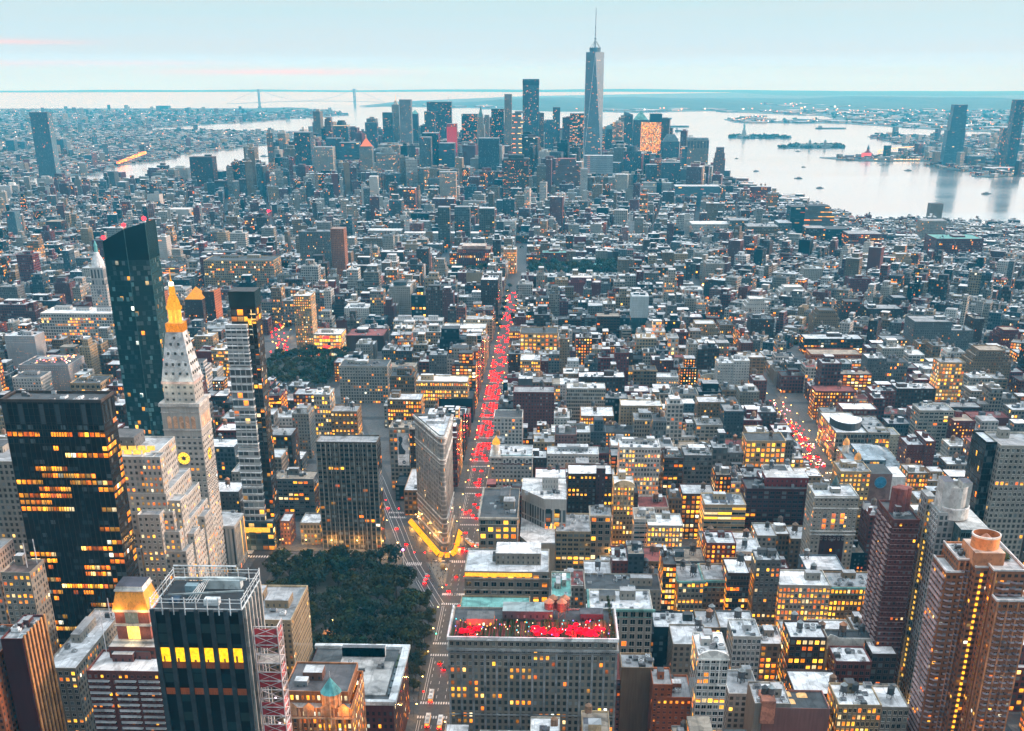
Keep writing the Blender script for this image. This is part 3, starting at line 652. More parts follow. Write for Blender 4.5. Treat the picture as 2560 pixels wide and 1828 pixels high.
    if 'redglow' == wall: prt('red_wash', lambda m: m.wall((x0 - .3, y0 - .4), (x1 + .3, y0 - .4), top - 90, top - 10, (1., .06, .07), (4, 4, .42), (0, 0, 0), 0, 2))  # added glowing sheet stands in for red light on the face
    if 'round' in E:
        def f(m):
            for k in range(12):
                a0, a1 = pi * k / 12, pi * (k + 1) / 12
                p = lambda a: (cx_ - cos(a) * w * .48, y0 + 34 - sin(a) * 26)
                q0, q1 = p(a0), p(a1)
                m.face([(*q0, top - 1), (*q1, top - 1), (*q1, top + 6), (*q0, top + 6)], (.03, .04, .045)); m.face([(cx_, y0 + 40, top + 6), (*q0, top + 6), (*q1, top + 6)], (.72, .73, .75))
        prt('curved_roof', f)
    if 'hotel' in E:
        prt('brick_panel', lambda m: m.wall((x0 + 6.5, y0 - .15), (x1 - 6.5, y0 - .15), z0, top - 28, (.075, .022, .024), (5.0, 7.5, .02), (.25, .25, 8.), 0))
        prt('cornice', lambda m: [m.box(x0 - .7, x1 + .7, y0 - .8, y0 - .02, z, z + .7, (.6, .6, .57)) for z in (top - 1.4, top - 9, top - 25.5, top - 28)])
        prt('arched_window', lambda m: [m.wall((x0 + 6.5 + k * 6, y0 - .3), (x0 + 9.5 + k * 6, y0 - .3), top - 24, top - 12, (.6, .6, .58), (3, 4, .8), (.85, .8, k + .7), 0) for k in range(3)])
        prt('cupola', lambda m: (m.box(cx_ - 1, cx_ + 5, y0 + 14, y0 + 20, zr, zr + 4, (.05, .06, .06)), m.lathe([(2.4, zr + 4), (2.2, zr + 6), (1.2, zr + 7.5), (.5, zr + 9), (0, zr + 11)], (cx_ + 2, y0 + 17), 10, (.05, .10, .10))))
    if 'lodge' in E:
        prt('brick_wing', lambda m: m.box(x1, x1 + 16, y0 + 1, y1, z0, top - 2, (.17, .10, .085), roof=(.05, .06, .065)))
        prt('round_window', lambda m: m.face([(x1 + 8 + 4.2 * cos(k * pi / 12), y0 + .8, top - 8.5 + 4.2 * sin(k * pi / 12)) for k in range(24)], (.03, .20, .34)))
        prt('round_frame', lambda m: [m.bar((x1 + 8 + 4.3 * cos(k * pi / 12), y0 + .8, top - 8.5 + 4.3 * sin(k * pi / 12)), (x1 + 8 + 4.3 * cos((k + 1) * pi / 12), y0 + .8, top - 8.5 + 4.3 * sin((k + 1) * pi / 12)), .4, (.12, .25, .33)) for k in range(24)])
        prt('white_wall', lambda m: m.box(x1 + 16, x1 + 26, y0 + 1, y1, z0, top - 4, (.5, .49, .47), roof=(.7, .71, .72)))
    if 'pent' in E: bulkhead(root, x0 + w * .32, x1 - .5, y0 + 9, y0 + 26, zr, top + 6, (.26, .04, .038), (.5, .5, .5), 'penthouse', org)
    if 'garden' in E:
        def f(m):
            for k in range(5):
                px_, py_ = x0 + w * rnd(.15, .9), y0 + rnd(2, 9)
                for q in range(26):
                    a = Vector((rnd(-1.5, 1.5), rnd(-1.2, 1.2), rnd(.1, 2.8))); m.face([(px_ + a.x + rnd(-.6, .6), py_ + a.y + rnd(-.6, .6), zr + a.z + rnd(-.4, .4)) for _ in range(3)], (.03, .06, .025), 4)
        prt('roof_plants', f)
        bulkhead(root, x0 + w * .2, x0 + w * .8, y0 + 12, y0 + 22, zr, zr + 4, (.42, .44, .45), (.6, .62, .63), 'penthouse', org, .3)
    if 'solar' in E: [prt('solar_panel', lambda m: m.face([(x0 + 6 + k * 6, y0 + 6 + j * 7, zr + .4), (x0 + 11 + k * 6, y0 + 6 + j * 7, zr + .4), (x0 + 11 + k * 6, y0 + 10 + j * 7, zr + 1.6), (x0 + 6 + k * 6, y0 + 10 + j * 7, zr + 1.6)], (.06, .07, .09), 3)) for k in range(3) for j in range(3)]
    if 'shaft' in E: bulkhead(root, x0 + w * .64, x0 + w * .84, y0 - 1.5, y0 + 6, z0, top + 5, (.10, .04, .04), (.3, .3, .3), 'lift_shaft', org)
    if 'redtower' in E: prt('shaft_tower', lambda m: [m.lathe([(2.6, zr), (2.6, top + 13), (0, top + 13.5)], (cx_ + a, y1 - d * .5 + b), 8, (.20, .06, .05)) for a, b in ((-3, 0), (0, -2.2), (3, 0), (0, 2.2))])
    if 'sky' in E:
        prt('lit_skylight', lambda m: [m.pyramid(x0 + w * a, x0 + w * a + 5.4, y0 + b, y0 + b + 4.4, zr + .2, zr + 1.3, (1., .62, .28), .6, 2, (1, 1, 1.3)) for a, b in ((.34, 14), (.36, 6), (.58, 13))])
        prt('wing', lambda m: m.box(x0 - 1, x0 + 6, y0 - .5, y0 + 12, zr - 8, top + 4, (.45, .18, .11)))
    if 'ornament' in E:
        def f(m):
            n = 20
            for k in range(n):
                a, b = x0 + w * k / n, x0 + w * (k + 1) / n; za = lambda q: top + (2.4 * abs(sin((q - x0) * 1.2)) if min(q - x0, x1 - q) < 5 else 0)
                m.face([(a, y0 - .4, top - 7), (b, y0 - .4, top - 7), (b, y0 - .4, za(b)), (a, y0 - .4, za(a))], (.50, .49, .45)); m.face([(b, y0 + .5, top - 1), (a, y0 + .5, top - 1), (a, y0 + .5, za(a)), (b, y0 + .5, za(b))], (.5, .49, .45)); m.face([(a, y0 - .4, za(a)), (b, y0 - .4, za(b)), (b, y0 + .5, za(b)), (a, y0 + .5, za(a))], (.62, .62, .6))
        prt('parapet', f)
    if 'poster' in E:
        px0, px1 = x1 - 11, x1 - 1
        prt('poster', lambda m: (m.box(px0, px1, y0 - .5, y0 - .05, top - 34, top - 5, (.62, .63, .64)), m.box(px0, px1, y0 - .56, y0 - .5, top - 24, top - 5, (.42, .44, .46))))
        def f(m):
            pts = [(.12, -23.8), (.62, -23.8), (.72, -21), (.5, -18.5), (.36, -15), (.46, -12), (.50, -9.5), (.36, -7.6), (.2, -8), (.12, -10.5), (.2, -13), (.1, -17)]
            m.face([(px0 + a * 10, y0 - .6, top + b) for a, b in pts], (.02, .022, .025))
            for a, b, c, e_ in ((.1, .7, -27.0, .8), (.1, .55, -28.6, .6)): m.box(px0 + a * 10, px0 + b * 10, y0 - .6, y0 - .5, top + c, top + c + e_, (.4, .41, .42))
            m.face([(px0 + 5.5 + 1.6 * cos(k * pi / 8), y0 - .6, top - 31 + 1.6 * sin(k * pi / 8)) for k in range(16)], (.03, .05, .08)); m.box(px0 + 4.6, px0 + 6.6, y0 - .66, y0 - .6, top - 31.3, top - 30.8, (.6, .6, .6))
        prt('poster_print', f)
    if 'netlights' in E: prt('work_lamps', lambda m: [m.box(x, x + .9, y, y + .9, top + z, top + z + .8, R.choice(((1., .5, .1), (1., .25, .08), (1., .7, .5), (1., .2, .25))), 2, cell=(1, 1, 3), wf=(0, 0, 0)) for x, y, z in [(x0 + rnd(.25, .95) * w, y0 + rnd(.1, .95) * d, rnd(0, 3)) for _ in range(46)]])
    if near and h > 24 and not (E & {'b1', 'b2', 'b3', 't1', 't2', 'k', 'custom', 'step', 'ornament', 'jenga', 'slope', 'taper'}) and min(w, d) > 8:
        for k in range(R.choice((1, 2))):
            bx_, by_ = x0 + rnd(.1, .55) * w, y0 + rnd(.3, .6) * d
            bulkhead(root, bx_, bx_ + w * rnd(.2, .35), by_, by_ + d * rnd(.2, .34), zr, zr + rnd(3, 5), tuple(min(.7, c * 1.1 + .04) for c in wc), R.choice(((.6, .62, .63), (.3, .31, .32))), org=org)
        for k in range(R.choice((5, 7, 9))): add_unit(root, rnd(-.4, .4) * w, rnd(-.4, .4) * d, zr - z0)
    if 'ribs' in E: prt('rib', lambda m: [m.box(x - .3, x + .3, y0 - .5, y0 - .02, z0, top - 1, (.24, .225, .19), cap=True) for x in [x0 + .45 + (w - .9) / 13 * k for k in range(14)]])
    if 'plant' in E:
        prt('plant_storey', lambda m: m.box(x0 - .25, x1 + .25, y0 - .25, y1 + .25, top - 13, top - .6, (.012, .010, .009), mat=0, cell=(2.9, 13, 0), wf=(.9, .94, 3.), cap=False)); prt('roof_rim', lambda m: [m.box(a, b, c, e, top - 1.2, top + .4, (.05, .035, .028)) for a, b, c, e in ((x0 - .5, x1 + .5, y0 - .5, y0 + .3), (x0 - .5, x1 + .5, y1 - .3, y1 + .5), (x0 - .5, x0 + .3, y0 + .3, y1 - .3), (x1 - .3, x1 + .5, y0 + .3, y1 - .3))]); prt('mullion', lambda m: [m.box(x - .18, x + .18, y0 - .4, y0 - .27, z0, top - 1, (.03, .02, .016), cap=False) for x in [x0 + w / 19 * k for k in range(20)]])
        for k in range(14): add_unit(root, rnd(-.44, .44) * w, rnd(-.44, .44) * d, zr - z0 - .1)
    if panes and preset != 'blank' and 'poster' not in E:
        n1 = max(1, round(w / cell[0])); pane_units(root, org, (x0, y0), (x1, y0), top, 100 // n1 + 1, cell, wf, lit, wc, panes, 1.3)
    return root
def building_wing(root, org, x0, x1, y0, y1, top, col, cell, z0):
    mb = MB(); mb.box(x0, x1, y0, y1, z0, top, col, mat=0, cell=(3.0, 3.1, .05), wf=(.45, .4, R.random() * 50), roof=(.3, .2, .16)); mb.build('wing', root, org)

# ---------------------------------------------------------------- the buildings one can tell apart: x0, x1, y0, y1, height, wall, roof, windows, lit share, features, label
ROWS = [
 ('N', -308.7, -255.2, 614, 633, 182, 'black', 'dark', 'curtain', .42, 'custom plant', 'broad black curtain-wall office tower with rows of orange lit floors'),
 ('N', -306.9, -291.2, 573, 592, 100, 'stone', 'brown', 'pair', .30, 'mast2 b1', 'grey stone tower with white pipe frames and a roof mast, before the black tower'),
 ('N', -276.2, -259.4, 537, 612, 62, 'stone', 'pale', 'pair', .45, 'mast1', 'stone apartment block with a long plain pale blue roof and a single mast'),
 ('N', -259.1, -249.3, 468, 494, 112, 'darkred', 'grey', 'blank', .02, 'stripes', 'slim dark red tower with brass vertical stripes on its west face'),
 ('N', -228.9, -192.2, 481, 503, 90, 'redbrick', 'pale', 'brick', .12, 'balc b2', 'red brick apartment block with rows of small curved balconies and a white parapet'),
 ('N', -66.0, 18.0, 534, 572, 84, 'stone', 'dark', 'pairb', .32, 'custom', 'broad grey stone hotel with a red lit roof garden bar'),
 ('N', -68.1, -27.2, 617, 647, 58, 'tan', 'green', 'loft', .2, 'custom', 'tan building with a green copper mansard roof, gables and dormers'),
 ('N', -69.8, -16.2, 692, 732, 55, 'stone', 'pale', 'arch', .12, 'goldrim b2', 'grey stone block with big arched windows and a glowing gold band under its parapet'),
 ('N', 7.4, 43.1, 617, 645, 64, 'pale', 'pale', 'archtan', .15, 'corng k b2', 'pale building with tall arched bays under a wide green copper cornice'),
 ('N', 65.8, 81.8, 693, 721, 50, 'stone', 'grey', 'bay', .35, 'corng t2', 'stone loft with a dark glazed central bay, green cornice and two tanks'),
 ('N', 82.1, 97.9, 695, 723, 50, 'tan', 'grey', 'bay', .25, 'corng t1', 'tan twin of the stone loft, its central bay mostly dark, under one green cornice'),
 ('N', 55.8, 63.9, 695, 725, 60, 'brown', 'dark', 'office', .8, '', 'narrow dark building glowing orange floor by floor behind the twin lofts'),
 ('N', 95.3, 109.1, 687, 713, 58, 'brown', 'white', 'office', .55, 't1', 'dark brown loft with blazing windows and a tall-legged tank on its white roof'),
 ('N', 113.1, 128.5, 692, 710, 65, 'grey', 'pale', 'pair', .4, 'b2 k', 'slim grey stone loft with small roof boxes and a dark glazed central strip'),
 ('N', 128.1, 160.1, 688, 714, 50, 'pale', 'white', 'paired', .85, 't1 b1', 'pale loft with a whole facade of yellow windows and a bright white roof'),
 ('N', 161.1, 191.6, 691, 717, 48, 'tan', 'grey', 'paired', .8, 'corng b1 k', 'tan loft with yellow windows under a thin green cornice and two white skylights'),
 ('N', 121.1, 141.7, 612, 635, 50, 'brown', 'white', 'loft', .6, 't1 k', 'brown loft with round lit windows and two white skylights on its snowy roof'),
 ('N', 143.7, 176.1, 618, 630, 47, 'pale', 'dark', 'blank', 0, 'ornament t2', 'low dark building hidden behind a long cream parapet with curled ends'),
 ('N', 143.8, 163.6, 594, 614, 44, 'redbrick', 'white', 'loft', .15, 'k', 'pinkish brick factory with two drainpipes and a white roof'),
 ('N', 165.0, 179.1, 600, 630, 46, 'brown', 'white', 'loft', .12, 't1', 'brown factory with a blank cream panel beside the pinkish one'),
 ('N', 23.2, 40.3, 567, 585, 52, 'tan', 'grey', 'blank', 0, 'k', 'tan building with a tall windowless wall above a lit terrace'),
 ('N', 17.8, 23.8, 570, 604, 43, 'pink', 'redroof', 'brick', .1, '', 'narrow pink brick wing with a red roof beside the tall blank tan wall'),
 ('N', 38.8, 48.9, 550, 570, 51, 'orange', 'grey', 'brick', .12, 'b1', 'orange brick stepped block with a square chimney-like tower'),
 ('N', 40.8, 59.4, 549, 575, 44, 'orange', 'grey', 'brick', .15, '', 'orange brick lower terrace floors of the stepped block'),
 ('N', 58.9, 74.0, 534, 562, 76, 'white', 'white', 'wide', .35, 'pediment b2 k', 'tall slim white loft with a carved pediment and dark boxes on its roof'),
 ('N', 88.7, 104.5, 610, 634, 51, 'white', 'pale', 'bay', .05, 'b1 k', 'small white loft with arched top windows and a dark glazed bay'),
 ('N', 89.1, 107.2, 533, 557, 50, 'stone', 'pale', 'blank', .05, 't2 k b1', 'grey blank-walled building with a messy white roof and two brown tanks'),
 ('N', 93.4, 127.1, 532, 552, 48, 'pink', 'dark', 'blank', .03, 'sky t1', 'pink parapet building with lit skylights in its black roof'),
 ('N', 131.3, 153.1, 533, 557, 50, 'buff', 'white', 'paired', .55, 't2 k b1', 'buff loft with yellow paired windows and a pale roof carrying a red tank'),
 ('N', 153.3, 167.0, 533, 557, 49, 'stone', 'white', 'paired', .2, 't1', 'grey loft next to the buff one with dark windows in stone bays'),
 ('N', 169.4, 183.4, 612, 645, 121, 'redbrick', 'dark', 'brick', .05, 'redtower balc2', 'tall red brick apartment tower with white balcony lines and a clustered brick roof shaft'),
 ('N', 164.0, 193.7, 773, 800, 80, 'pale', 'pale', 'brick', .12, 'hotel b2', 'white stone hotel block with a dark brick centre and small cupola on its roof'),
 ('N', 197.6, 219.9, 845, 871, 75, 'buff', 'grey', 'pair', .4, 'lodge', 'yellow brick lodge hall with a blue round window on its brick side wall'),
 ('N', 130.2, 178.1, 848, 874, 60, 'darkred', 'dark', 'frame', .12, 'pent', 'dark red framed apartment block with a red penthouse wall'),
 ('N', 244.0, 250.6, 698, 724, 140, 'dark', 'pale', 'glass', .05, '', 'dark glass tower with a white gridded strip at the picture edge'),
 ('N', 250.3, 273.9, 691, 721, 140, 'pale', 'grey', 'gridwin', .06, 'grid b1', 'tall white framed tower with dark square windows beside the dark glass tower'),
 ('N', 252.8, 283.5, 1095, 1170, 35, 'stone', 'white', 'store', .3, 'round', 'old stone department store with a curved white roof on a black upper storey'),
 ('N', 282.5, 302.7, 1092, 1152, 36, 'stone', 'grey', 'store', .3, 'k', 'stone annex with a grey top storey next to the curved white roof'),
 ('N', 338.5, 371.3, 1129, 1155, 48, 'pale', 'grey', 'frame', .08, 'k', 'pale gridded apartment slab with large dark windows'),
 ('N', 367.2, 388.0, 1114, 1144, 42, 'red', 'tan', 'brick', .1, 'b1', 'red brick church-like block with a bright orange tank house'),
 ('N', 299.1, 315.4, 1024, 1052, 44, 'redbrick', 'pale', 'brick', .1, '', 'pink brick apartment house with stepped wings by the dark glass tower'),
 ('N', 314.1, 322.8, 1022, 1058, 48, 'redbrick', 'white', 'brick', .1, 'b1', 'taller centre wing of the pink brick apartment house'),
 ('N', 39.9, 72.9, 933, 958, 66, 'white', 'white', 'paired', .5, 'b3 k', 'tall white gridded loft with yellow lit upper floors and dark boxes on its white roof'),
 ('N', -2.2, 32.7, 893, 919, 56, 'brown', 'white', 'pair', .4, 'shaft t1', 'dark brown brick block with a brick lift shaft up its face and a tank'),
 ('N', 32.1, 47.4, 855, 879, 60, 'buff', 'white', 'paired', .55, 'pediment b1', 'slim buff loft with an arched crown and gold lit windows'),
 ('N', 76.2, 91.9, 931, 959, 58, 'brown', 'dark', 'frame', .15, 'garden', 'brown brick loft with wide dark windows and plants on its roof'),
 ('N', 94.2, 117.1, 946, 974, 56, 'grey', 'grey', 'loft', .06, 'garden', 'grey-green loft with a lit strip under its roof terrace'),
 ('N', 155.8, 190.6, 1015, 1043, 49, 'buff', 'dark', 'archtan', .75, 't1', 'buff stone loft with five glowing arched windows along the top'),
 ('N', 14.7, 30.1, 842, 864, 40, 'stone', 'grey', 'arch', .35, 'corn', 'grey classical bank-like building with a deep cornice and a lit arch'),
 ('N', 55.3, 81.0, 813, 839, 43, 'pale', 'white', 'paired', .9, 'b1', 'cream building aglow with golden windows and a white rooftop floor'),
 ('N', 46.2, 62.3, 823, 849, 44, 'white', 'tan', 'strip', .2, '', 'white framed low building with an unfinished brown roof'),
 ('N', 99.1, 129.9, 840, 868, 50, 'buff', 'pale', 'strip', .6, 'solar', 'cream building with lit ribbon windows and solar panels on a slanted roof'),
 ('N', -19.0, 26.8, 1013, 1037, 36, 'white', 'pale', 'gridwin', .1, 'garden', 'white gridded block with a dark crown and a planted roof terrace'),
 ('N', 14.2, 47.4, 1166, 1206, 30, 'tan', 'white', 'paired', .8, 't2', 'tan loft with one lit storey of yellow windows and a row of tanks'),
 ('N', 152.1, 178.4, 1328, 1358, 34, 'pale', 'dark', 'paired', .85, 'pediment', 'gabled loft glowing with two lit storeys'),
 ('N', 166.1, 182.9, 1298, 1324, 55, 'white', 'white', 'brick', .1, '', 'bright white apartment slab with rows of tiny square windows'),
 ('N', 182.9, 200.3, 1297, 1323, 58, 'white', 'white', 'brick', .05, '', 'plain white slab with a blank stair wall joined to the bright one'),
 ('N', 75.4, 100.7, 1311, 1335, 44, 'tan', 'dark', 'loft', .1, 'corn', 'brown stone loft with a heavy cornice'),
 ('N', 101.8, 126.6, 1320, 1342, 34, 'white', 'white', 'brick', .1, 'b1', 'small white loft with tidy square windows next to the heavy cornice'),
 ('N', -192.9, -146.4, 858, 878, 90, 'darktan', 'grey', 'frame', .12, 'custom ribs', 'dark balconied apartment slab with pale vertical ribs next to the wedge building'),
 ('N', -222.9, -208.5, 1010, 1034, 88, 'pale', 'white', 'paired', .5, '', 'pale slim tower with gold windows rising behind the ribbed dark slab'),
 ('N', -207.0, -183.8, 1000, 1024, 76, 'tan', 'grey', 'pair', .4, 't2', 'tan tower with tanks and a balustrade, joined to the pale slim tower'),
 ('N', -157.7, -140.0, 1007, 1031, 60, 'stone', 'tan', 'loft', .35, 'poster', 'stone loft with a huge black and white poster on its wall'),
 ('N', -140.5, -131.2, 1009, 1043, 58, 'brown', 'tan', 'pair', .3, '', 'brown brick loft with small lit windows between the poster and the wedge'),
 ('N', -173.3, -140.7, 1115, 1141, 58, 'tan', 'pale', 'paired', .65, 'b2', 'tan loft with two full floors of golden light'),
 ('N', -253.7, -199.4, 1310, 1346, 46, 'pale', 'dark', 'gridwin', .1, '', 'long white arcade-fronted loft facing the second park'),
 ('N', -158.7, -104.1, 1232, 1260, 48, 'buff', 'white', 'paired', .45, 'b1', 'broad buff loft with a blank centre wall along the red-lit avenue'),
 ('N', -135.2, -99.1, 1231, 1271, 30, 'dark', 'dark', 'blank', 0, '', 'low black-roofed hall behind the wedge building'),
 ('N', -246.8, -211.8, 931, 955, 37, 'grey', 'tan', 'frame', .2, 'b2 k', 'blue-grey metal-fronted loft with heaped tan roof sheds'),
 ('N', -227.0, -219.3, 865, 885, 24, 'pink', 'white', 'brick', .3, '', 'narrow pink stone house in the low row facing the park'),
 ('N', -211.7, -195.9, 867, 891, 22, 'pale', 'white', 'paired', .4, '', 'pale low corner house with two bright upper windows facing the park'),
 ('N', -312.0, -295.5, 1197, 1227, 40, 'red', 'dark', 'office', .85, '', 'red brick box with two full rows of orange light'),
 ('N', -14.6, -2.4, 661, 701, 52, 'pale', 'green', 'loft', .1, '', 'pale wedge-shaped low wing with a slanted green edge by the green cornice'),
 ('N', -332.3, -292.5, 1555, 1595, 33, 'pale', 'white', 'store', 1.0, 'redsign', 'glass-fronted store blazing yellow with red signs by the second park'),
 ('N', -351.7, -329.2, 1554, 1588, 82, 'buff', 'white', 'brick', .55, '', 'slim tan tower with gold windows next to the blazing store'),
 ('N', -453.5, -399.2, 2109, 2145, 98, 'grey', 'grey', 'brick', .05, 'side', 'wide grey apartment slab with an orange brick side wing'),
 ('N', -260.3, -228.9, 1805, 1839, 55, 'pale', 'white', 'brick', .02, 'cap', 'pale square tower with a dark cap and a white plant box'),
 ('N', -317.0, -281.2, 1731, 1771, 36, 'white', 'white', 'brick', .1, '', 'square white block with small paired windows'),
 ('N', -242.4, -172.0, 1703, 1729, 24, 'white', 'white', 'gridwin', .05, 'b3', 'long white apartment block with three roof towers'),
 ('N', -164.3, -105.8, 1616, 1656, 30, 'buff', 'white', 'paired', .6, 't1', 'buff corner block with a lit top storey on the red-lit avenue'),
 ('N', -200.1, -135.1, 2345, 2405, 40, 'red', 'tan', 'redlib', .45, 'cube', 'deep red sandstone library cube with a red glow'),
 ('N', -263.1, -238.0, 2650, 2680, 87, 'darktan', 'grey', 'frame', .06, '', 'first grey concrete slab of three behind the red library'),
 ('N', -231.4, -197.9, 2700, 2730, 83, 'grey', 'grey', 'frame', .08, '', 'middle concrete slab of the three behind the red library'),
 ('N', -174.3, -141.5, 2640, 2670, 86, 'darktan', 'pale', 'frame', .08, '', 'concrete slab with white side edges, nearest the red avenue of the three'),
 ('N', -281.9, -253.8, 1696, 1732, 26, 'teal', 'dark', 'glass', .03, '', 'dark teal glass box between white blocks'),
 ('N', -291.7, -241.2, 1588, 1638, 25, 'brown', 'redroof', 'blank', .05, '', 'brown building with a broad bare brick-red wall'),
 ('N', -677.9, -581.7, 1532, 1578, 62, 'white', 'white', 'loft', .35, 'b3', 'long white office block with columns of lit windows and three roof boxes'),
 ('N', -509.0, -485.7, 1604, 1638, 68, 'brown', 'tan', 'brick', .1, 'pyr', 'brown brick apartment tower with a glowing orange pyramid'),
 ('N', -489.3, -473.3, 1620, 1654, 76, 'brown', 'orange', 'brick', .08, 'glowside', 'brown brick tower with a bright orange flank behind the pyramid'),
 ('N', -601.5, -591.4, 1759, 1793, 50, 'brown', 'orange', 'brick', .08, 'glowside', 'orange-sided brick tower squeezed next to the green glass tower'),
 ('N', -602.7, -484.0, 2034, 2094, 60, 'buff', 'dark', 'loft', .2, 'b2', 'large buff office block with a tan side face'),
 ('N', -608.0, -523.8, 2046, 2076, 43, 'white', 'white', 'brick', .05, 'step', 'white stepped apartment house in front of the large buff block'),
 ('N', -419.0, -398.7, 1391, 1425, 46, 'buff', 'white', 'office', .6, '', 'buff office with two wide lit rows next to the banded glass tower'),
 ('N', -445.8, -427.6, 1420, 1450, 38, 'red', 'grey', 'blank', 0, '', 'plain brick-red wall building between the clock tower and the banded glass tower'),
 ('N', -617.3, -561.3, 1313, 1363, 44, 'scaff', 'dark', 'dots', .8, 'netlights', 'white netted building strung with lights under repair'),
 ('N', -675.2, -638.5, 1414, 1444, 56, 'scaff', 'pale', 'dots', .3, '', 'taller white netted building behind the one strung with lights'),
 ('N', -607.8, -576.0, 1270, 1300, 40, 'white', 'dark', 'gridwin', .1, 'b2', 'white gridded block with brown tank house above the black tower'),
 ('N', -530.8, -497.6, 1237, 1277, 42, 'buff', 'dark', 'arch', .1, '', 'buff arcaded building with a dark roof above the black tower'),
 ('N', 86.7, 108.1, 1563, 1593, 81, 'teal', 'white', 'glass', .04, 'bluetop', 'slim blue glass tower with a pale louvred top'),
 ('N', 75.2, 87.2, 1555, 1579, 42, 'pale', 'white', 'strip', .02, '', 'pale striped slab at the foot of the slim blue glass tower'),
 ('N', 42.8, 73.0, 1577, 1607, 54, 'brown', 'tan', 'frame', .06, 'b1', 'brown brick balcony slab with white floor lines'),
 ('N', -7.4, 24.5, 1681, 1711, 31, 'brown', 'dark', 'frame', .06, '', 'lower brown brick slab west of the glowing loft'),
 ('N', 25.0, 44.6, 1691, 1721, 31, 'brown', 'dark', 'frame', .08, '', 'middle brown brick slab with a yellow lamp on its roof'),
 ('N', 168.0, 208.7, 1597, 1637, 41, 'buff', 'pale', 'brick', .12, 'step', 'tan stepped apartment house with terraces'),
 ('N', 207.3, 225.2, 1598, 1638, 40, 'tan', 'dark', 'slab', .1, '', 'tan ribbed slab with a lit terrace next to the stepped house'),
 ('N', 252.4, 284.6, 2149, 2189, 43, 'pale', 'grey', 'brick', .03, '', 'pale square apartment tower in the village'),
 ('N', 252.3, 276.5, 2316, 2352, 40, 'pale', 'grey', 'brick', .05, '', 'greyer apartment tower behind the pale square one'),
 ('N', 194.8, 229.8, 1978, 2018, 25, 'white', 'white', 'blank', 0, '', 'white windowless block by a flaring street junction'),
 ('N', -11.8, 9.4, 1989, 2019, 38, 'buff', 'tan', 'brick', .02, '', 'small tan square tower before the village park'),
 ('N', 64.4, 81.1, 2116, 2146, 25, 'pale', 'white', 'brick', .02, '', 'small pale square tower before the green-roofed halls'),
 ('N', 104.0, 132.0, 2235, 2275, 37, 'tan', 'grey', 'brick', .06, '', 'tan mid-rise at the edge of the village park'),
 ('N', 133.4, 151.8, 2244, 2284, 42, 'red', 'dark', 'brick', .06, '', 'red brick mid-rise touching the tan one by the village park'),
 ('N', 295.4, 382.1, 2791, 2851, 40, 'white', 'white', 'gridwin', .15, '', 'white printing-works block with big gridded windows'),
 ('N', 378.8, 419.9, 2782, 2832, 49, 'grey', 'grey', 'frame', .06, '', 'grey gridded works block next to the white one'),
 ('N', 409.7, 476.7, 2719, 2779, 43, 'tan', 'grey', 'frame', .15, 'k', 'tan works block with pale spotlights on its roof'),
 ('N', 484.0, 513.8, 2764, 2824, 46, 'grey', 'pale', 'frame', .05, '', 'pale framed works block beside the one with spotlights'),
 ('N', -55.6, -9.0, 1484, 1524, 50, 'buff', 'dark', 'arch', .9, 't1', 'broad buff loft glowing gold on every floor beside the red avenue'),
 ('N', -52.6, -29.2, 1375, 1411, 40, 'buff', 'white', 'paired', .6, 't1', 'lower buff loft with two lit bands in front of the glowing one'),
 ('N', -36.8, 11.0, 2404, 2444, 27, 'red', 'green', 'pair', .15, '', 'brick hall with a pale green curved roof'),
 ('N', 35.1, 96.7, 2357, 2387, 11, 'red', 'green', 'brick', .1, '', 'low halls with pale green hipped roofs behind the village park'),
 ('N', 405.2, 443.6, 1776, 1816, 41, 'brown', 'dark', 'brick', .08, 'step', 'brown brick apartment block with corner turrets'),
 ('N', 442.8, 494.3, 1768, 1808, 33, 'brown', 'grey', 'brick', .03, '', 'wide dark brown telephone building with pale ledges'),
 ('N', 505.3, 538.1, 1879, 1919, 30, 'brown', 'grey', 'brick', .02, 'step', 'stepped brown tower crowning the telephone building'),
 ('N', 353.8, 389.0, 1702, 1742, 41, 'tan', 'dark', 'brick', .04, 'step', 'greyish tan stepped apartment house joined to the brown block'),
 ('N', 456.6, 504.9, 1576, 1622, 50, 'grey', 'grey', 'brick', .04, 'b1', 'big grey apartment house with one pale sunlit flank'),
 ('N', 501.6, 534.9, 1577, 1613, 39, 'grey', 'grey', 'brick', .06, '', 'grey-brown apartment house with three orange windows'),
 ('N', 543.7, 557.4, 1609, 1645, 48, 'brown', 'tan', 'brick', .06, '', 'dark brown apartment house with a tan flank'),
 ('N', 351.5, 396.9, 1972, 2008, 31, 'white', 'white', 'strip', .03, 'step', 'white balconied apartment house with a rooftop block'),
 ('N', 417.3, 450.0, 2115, 2149, 40, 'pale', 'pale', 'brick', .04, '', 'cream slab with narrow vertical window lines'),
 ('N', 256.3, 288.1, 1648, 1682, 39, 'brown', 'dark', 'brick', .04, '', 'brown brick apartment block before the white terraced tower'),
 ('N', 269.4, 303.7, 1791, 1825, 42, 'white', 'white', 'brick', .03, 'step', 'white terraced tower with planted setbacks'),
 ('N', 472.3, 508.4, 2017, 2047, 38, 'red', 'dark', 'brick', .03, 'glowside', 'dark red hospital-like tower with an orange-red flank'),
 ('N', 754.4, 848.5, 2500, 2580, 45, 'red', 'green', 'loft', .04, '', 'massive red brick archive building with a pale green roof box'),
 ('N', 610.2, 681.3, 2635, 2695, 38, 'red', 'grey', 'frame', .35, '', 'red brick printing house with scattered orange windows'),
 ('N', 575.5, 623.0, 2693, 2753, 41, 'teal', 'dark', 'frame', .04, '', 'dark teal warehouse beside the red printing house'),
 ('N', 532.5, 573.5, 2692, 2742, 43, 'brown', 'grey', 'frame', .1, '', 'brown warehouse with purple lights at its foot'),
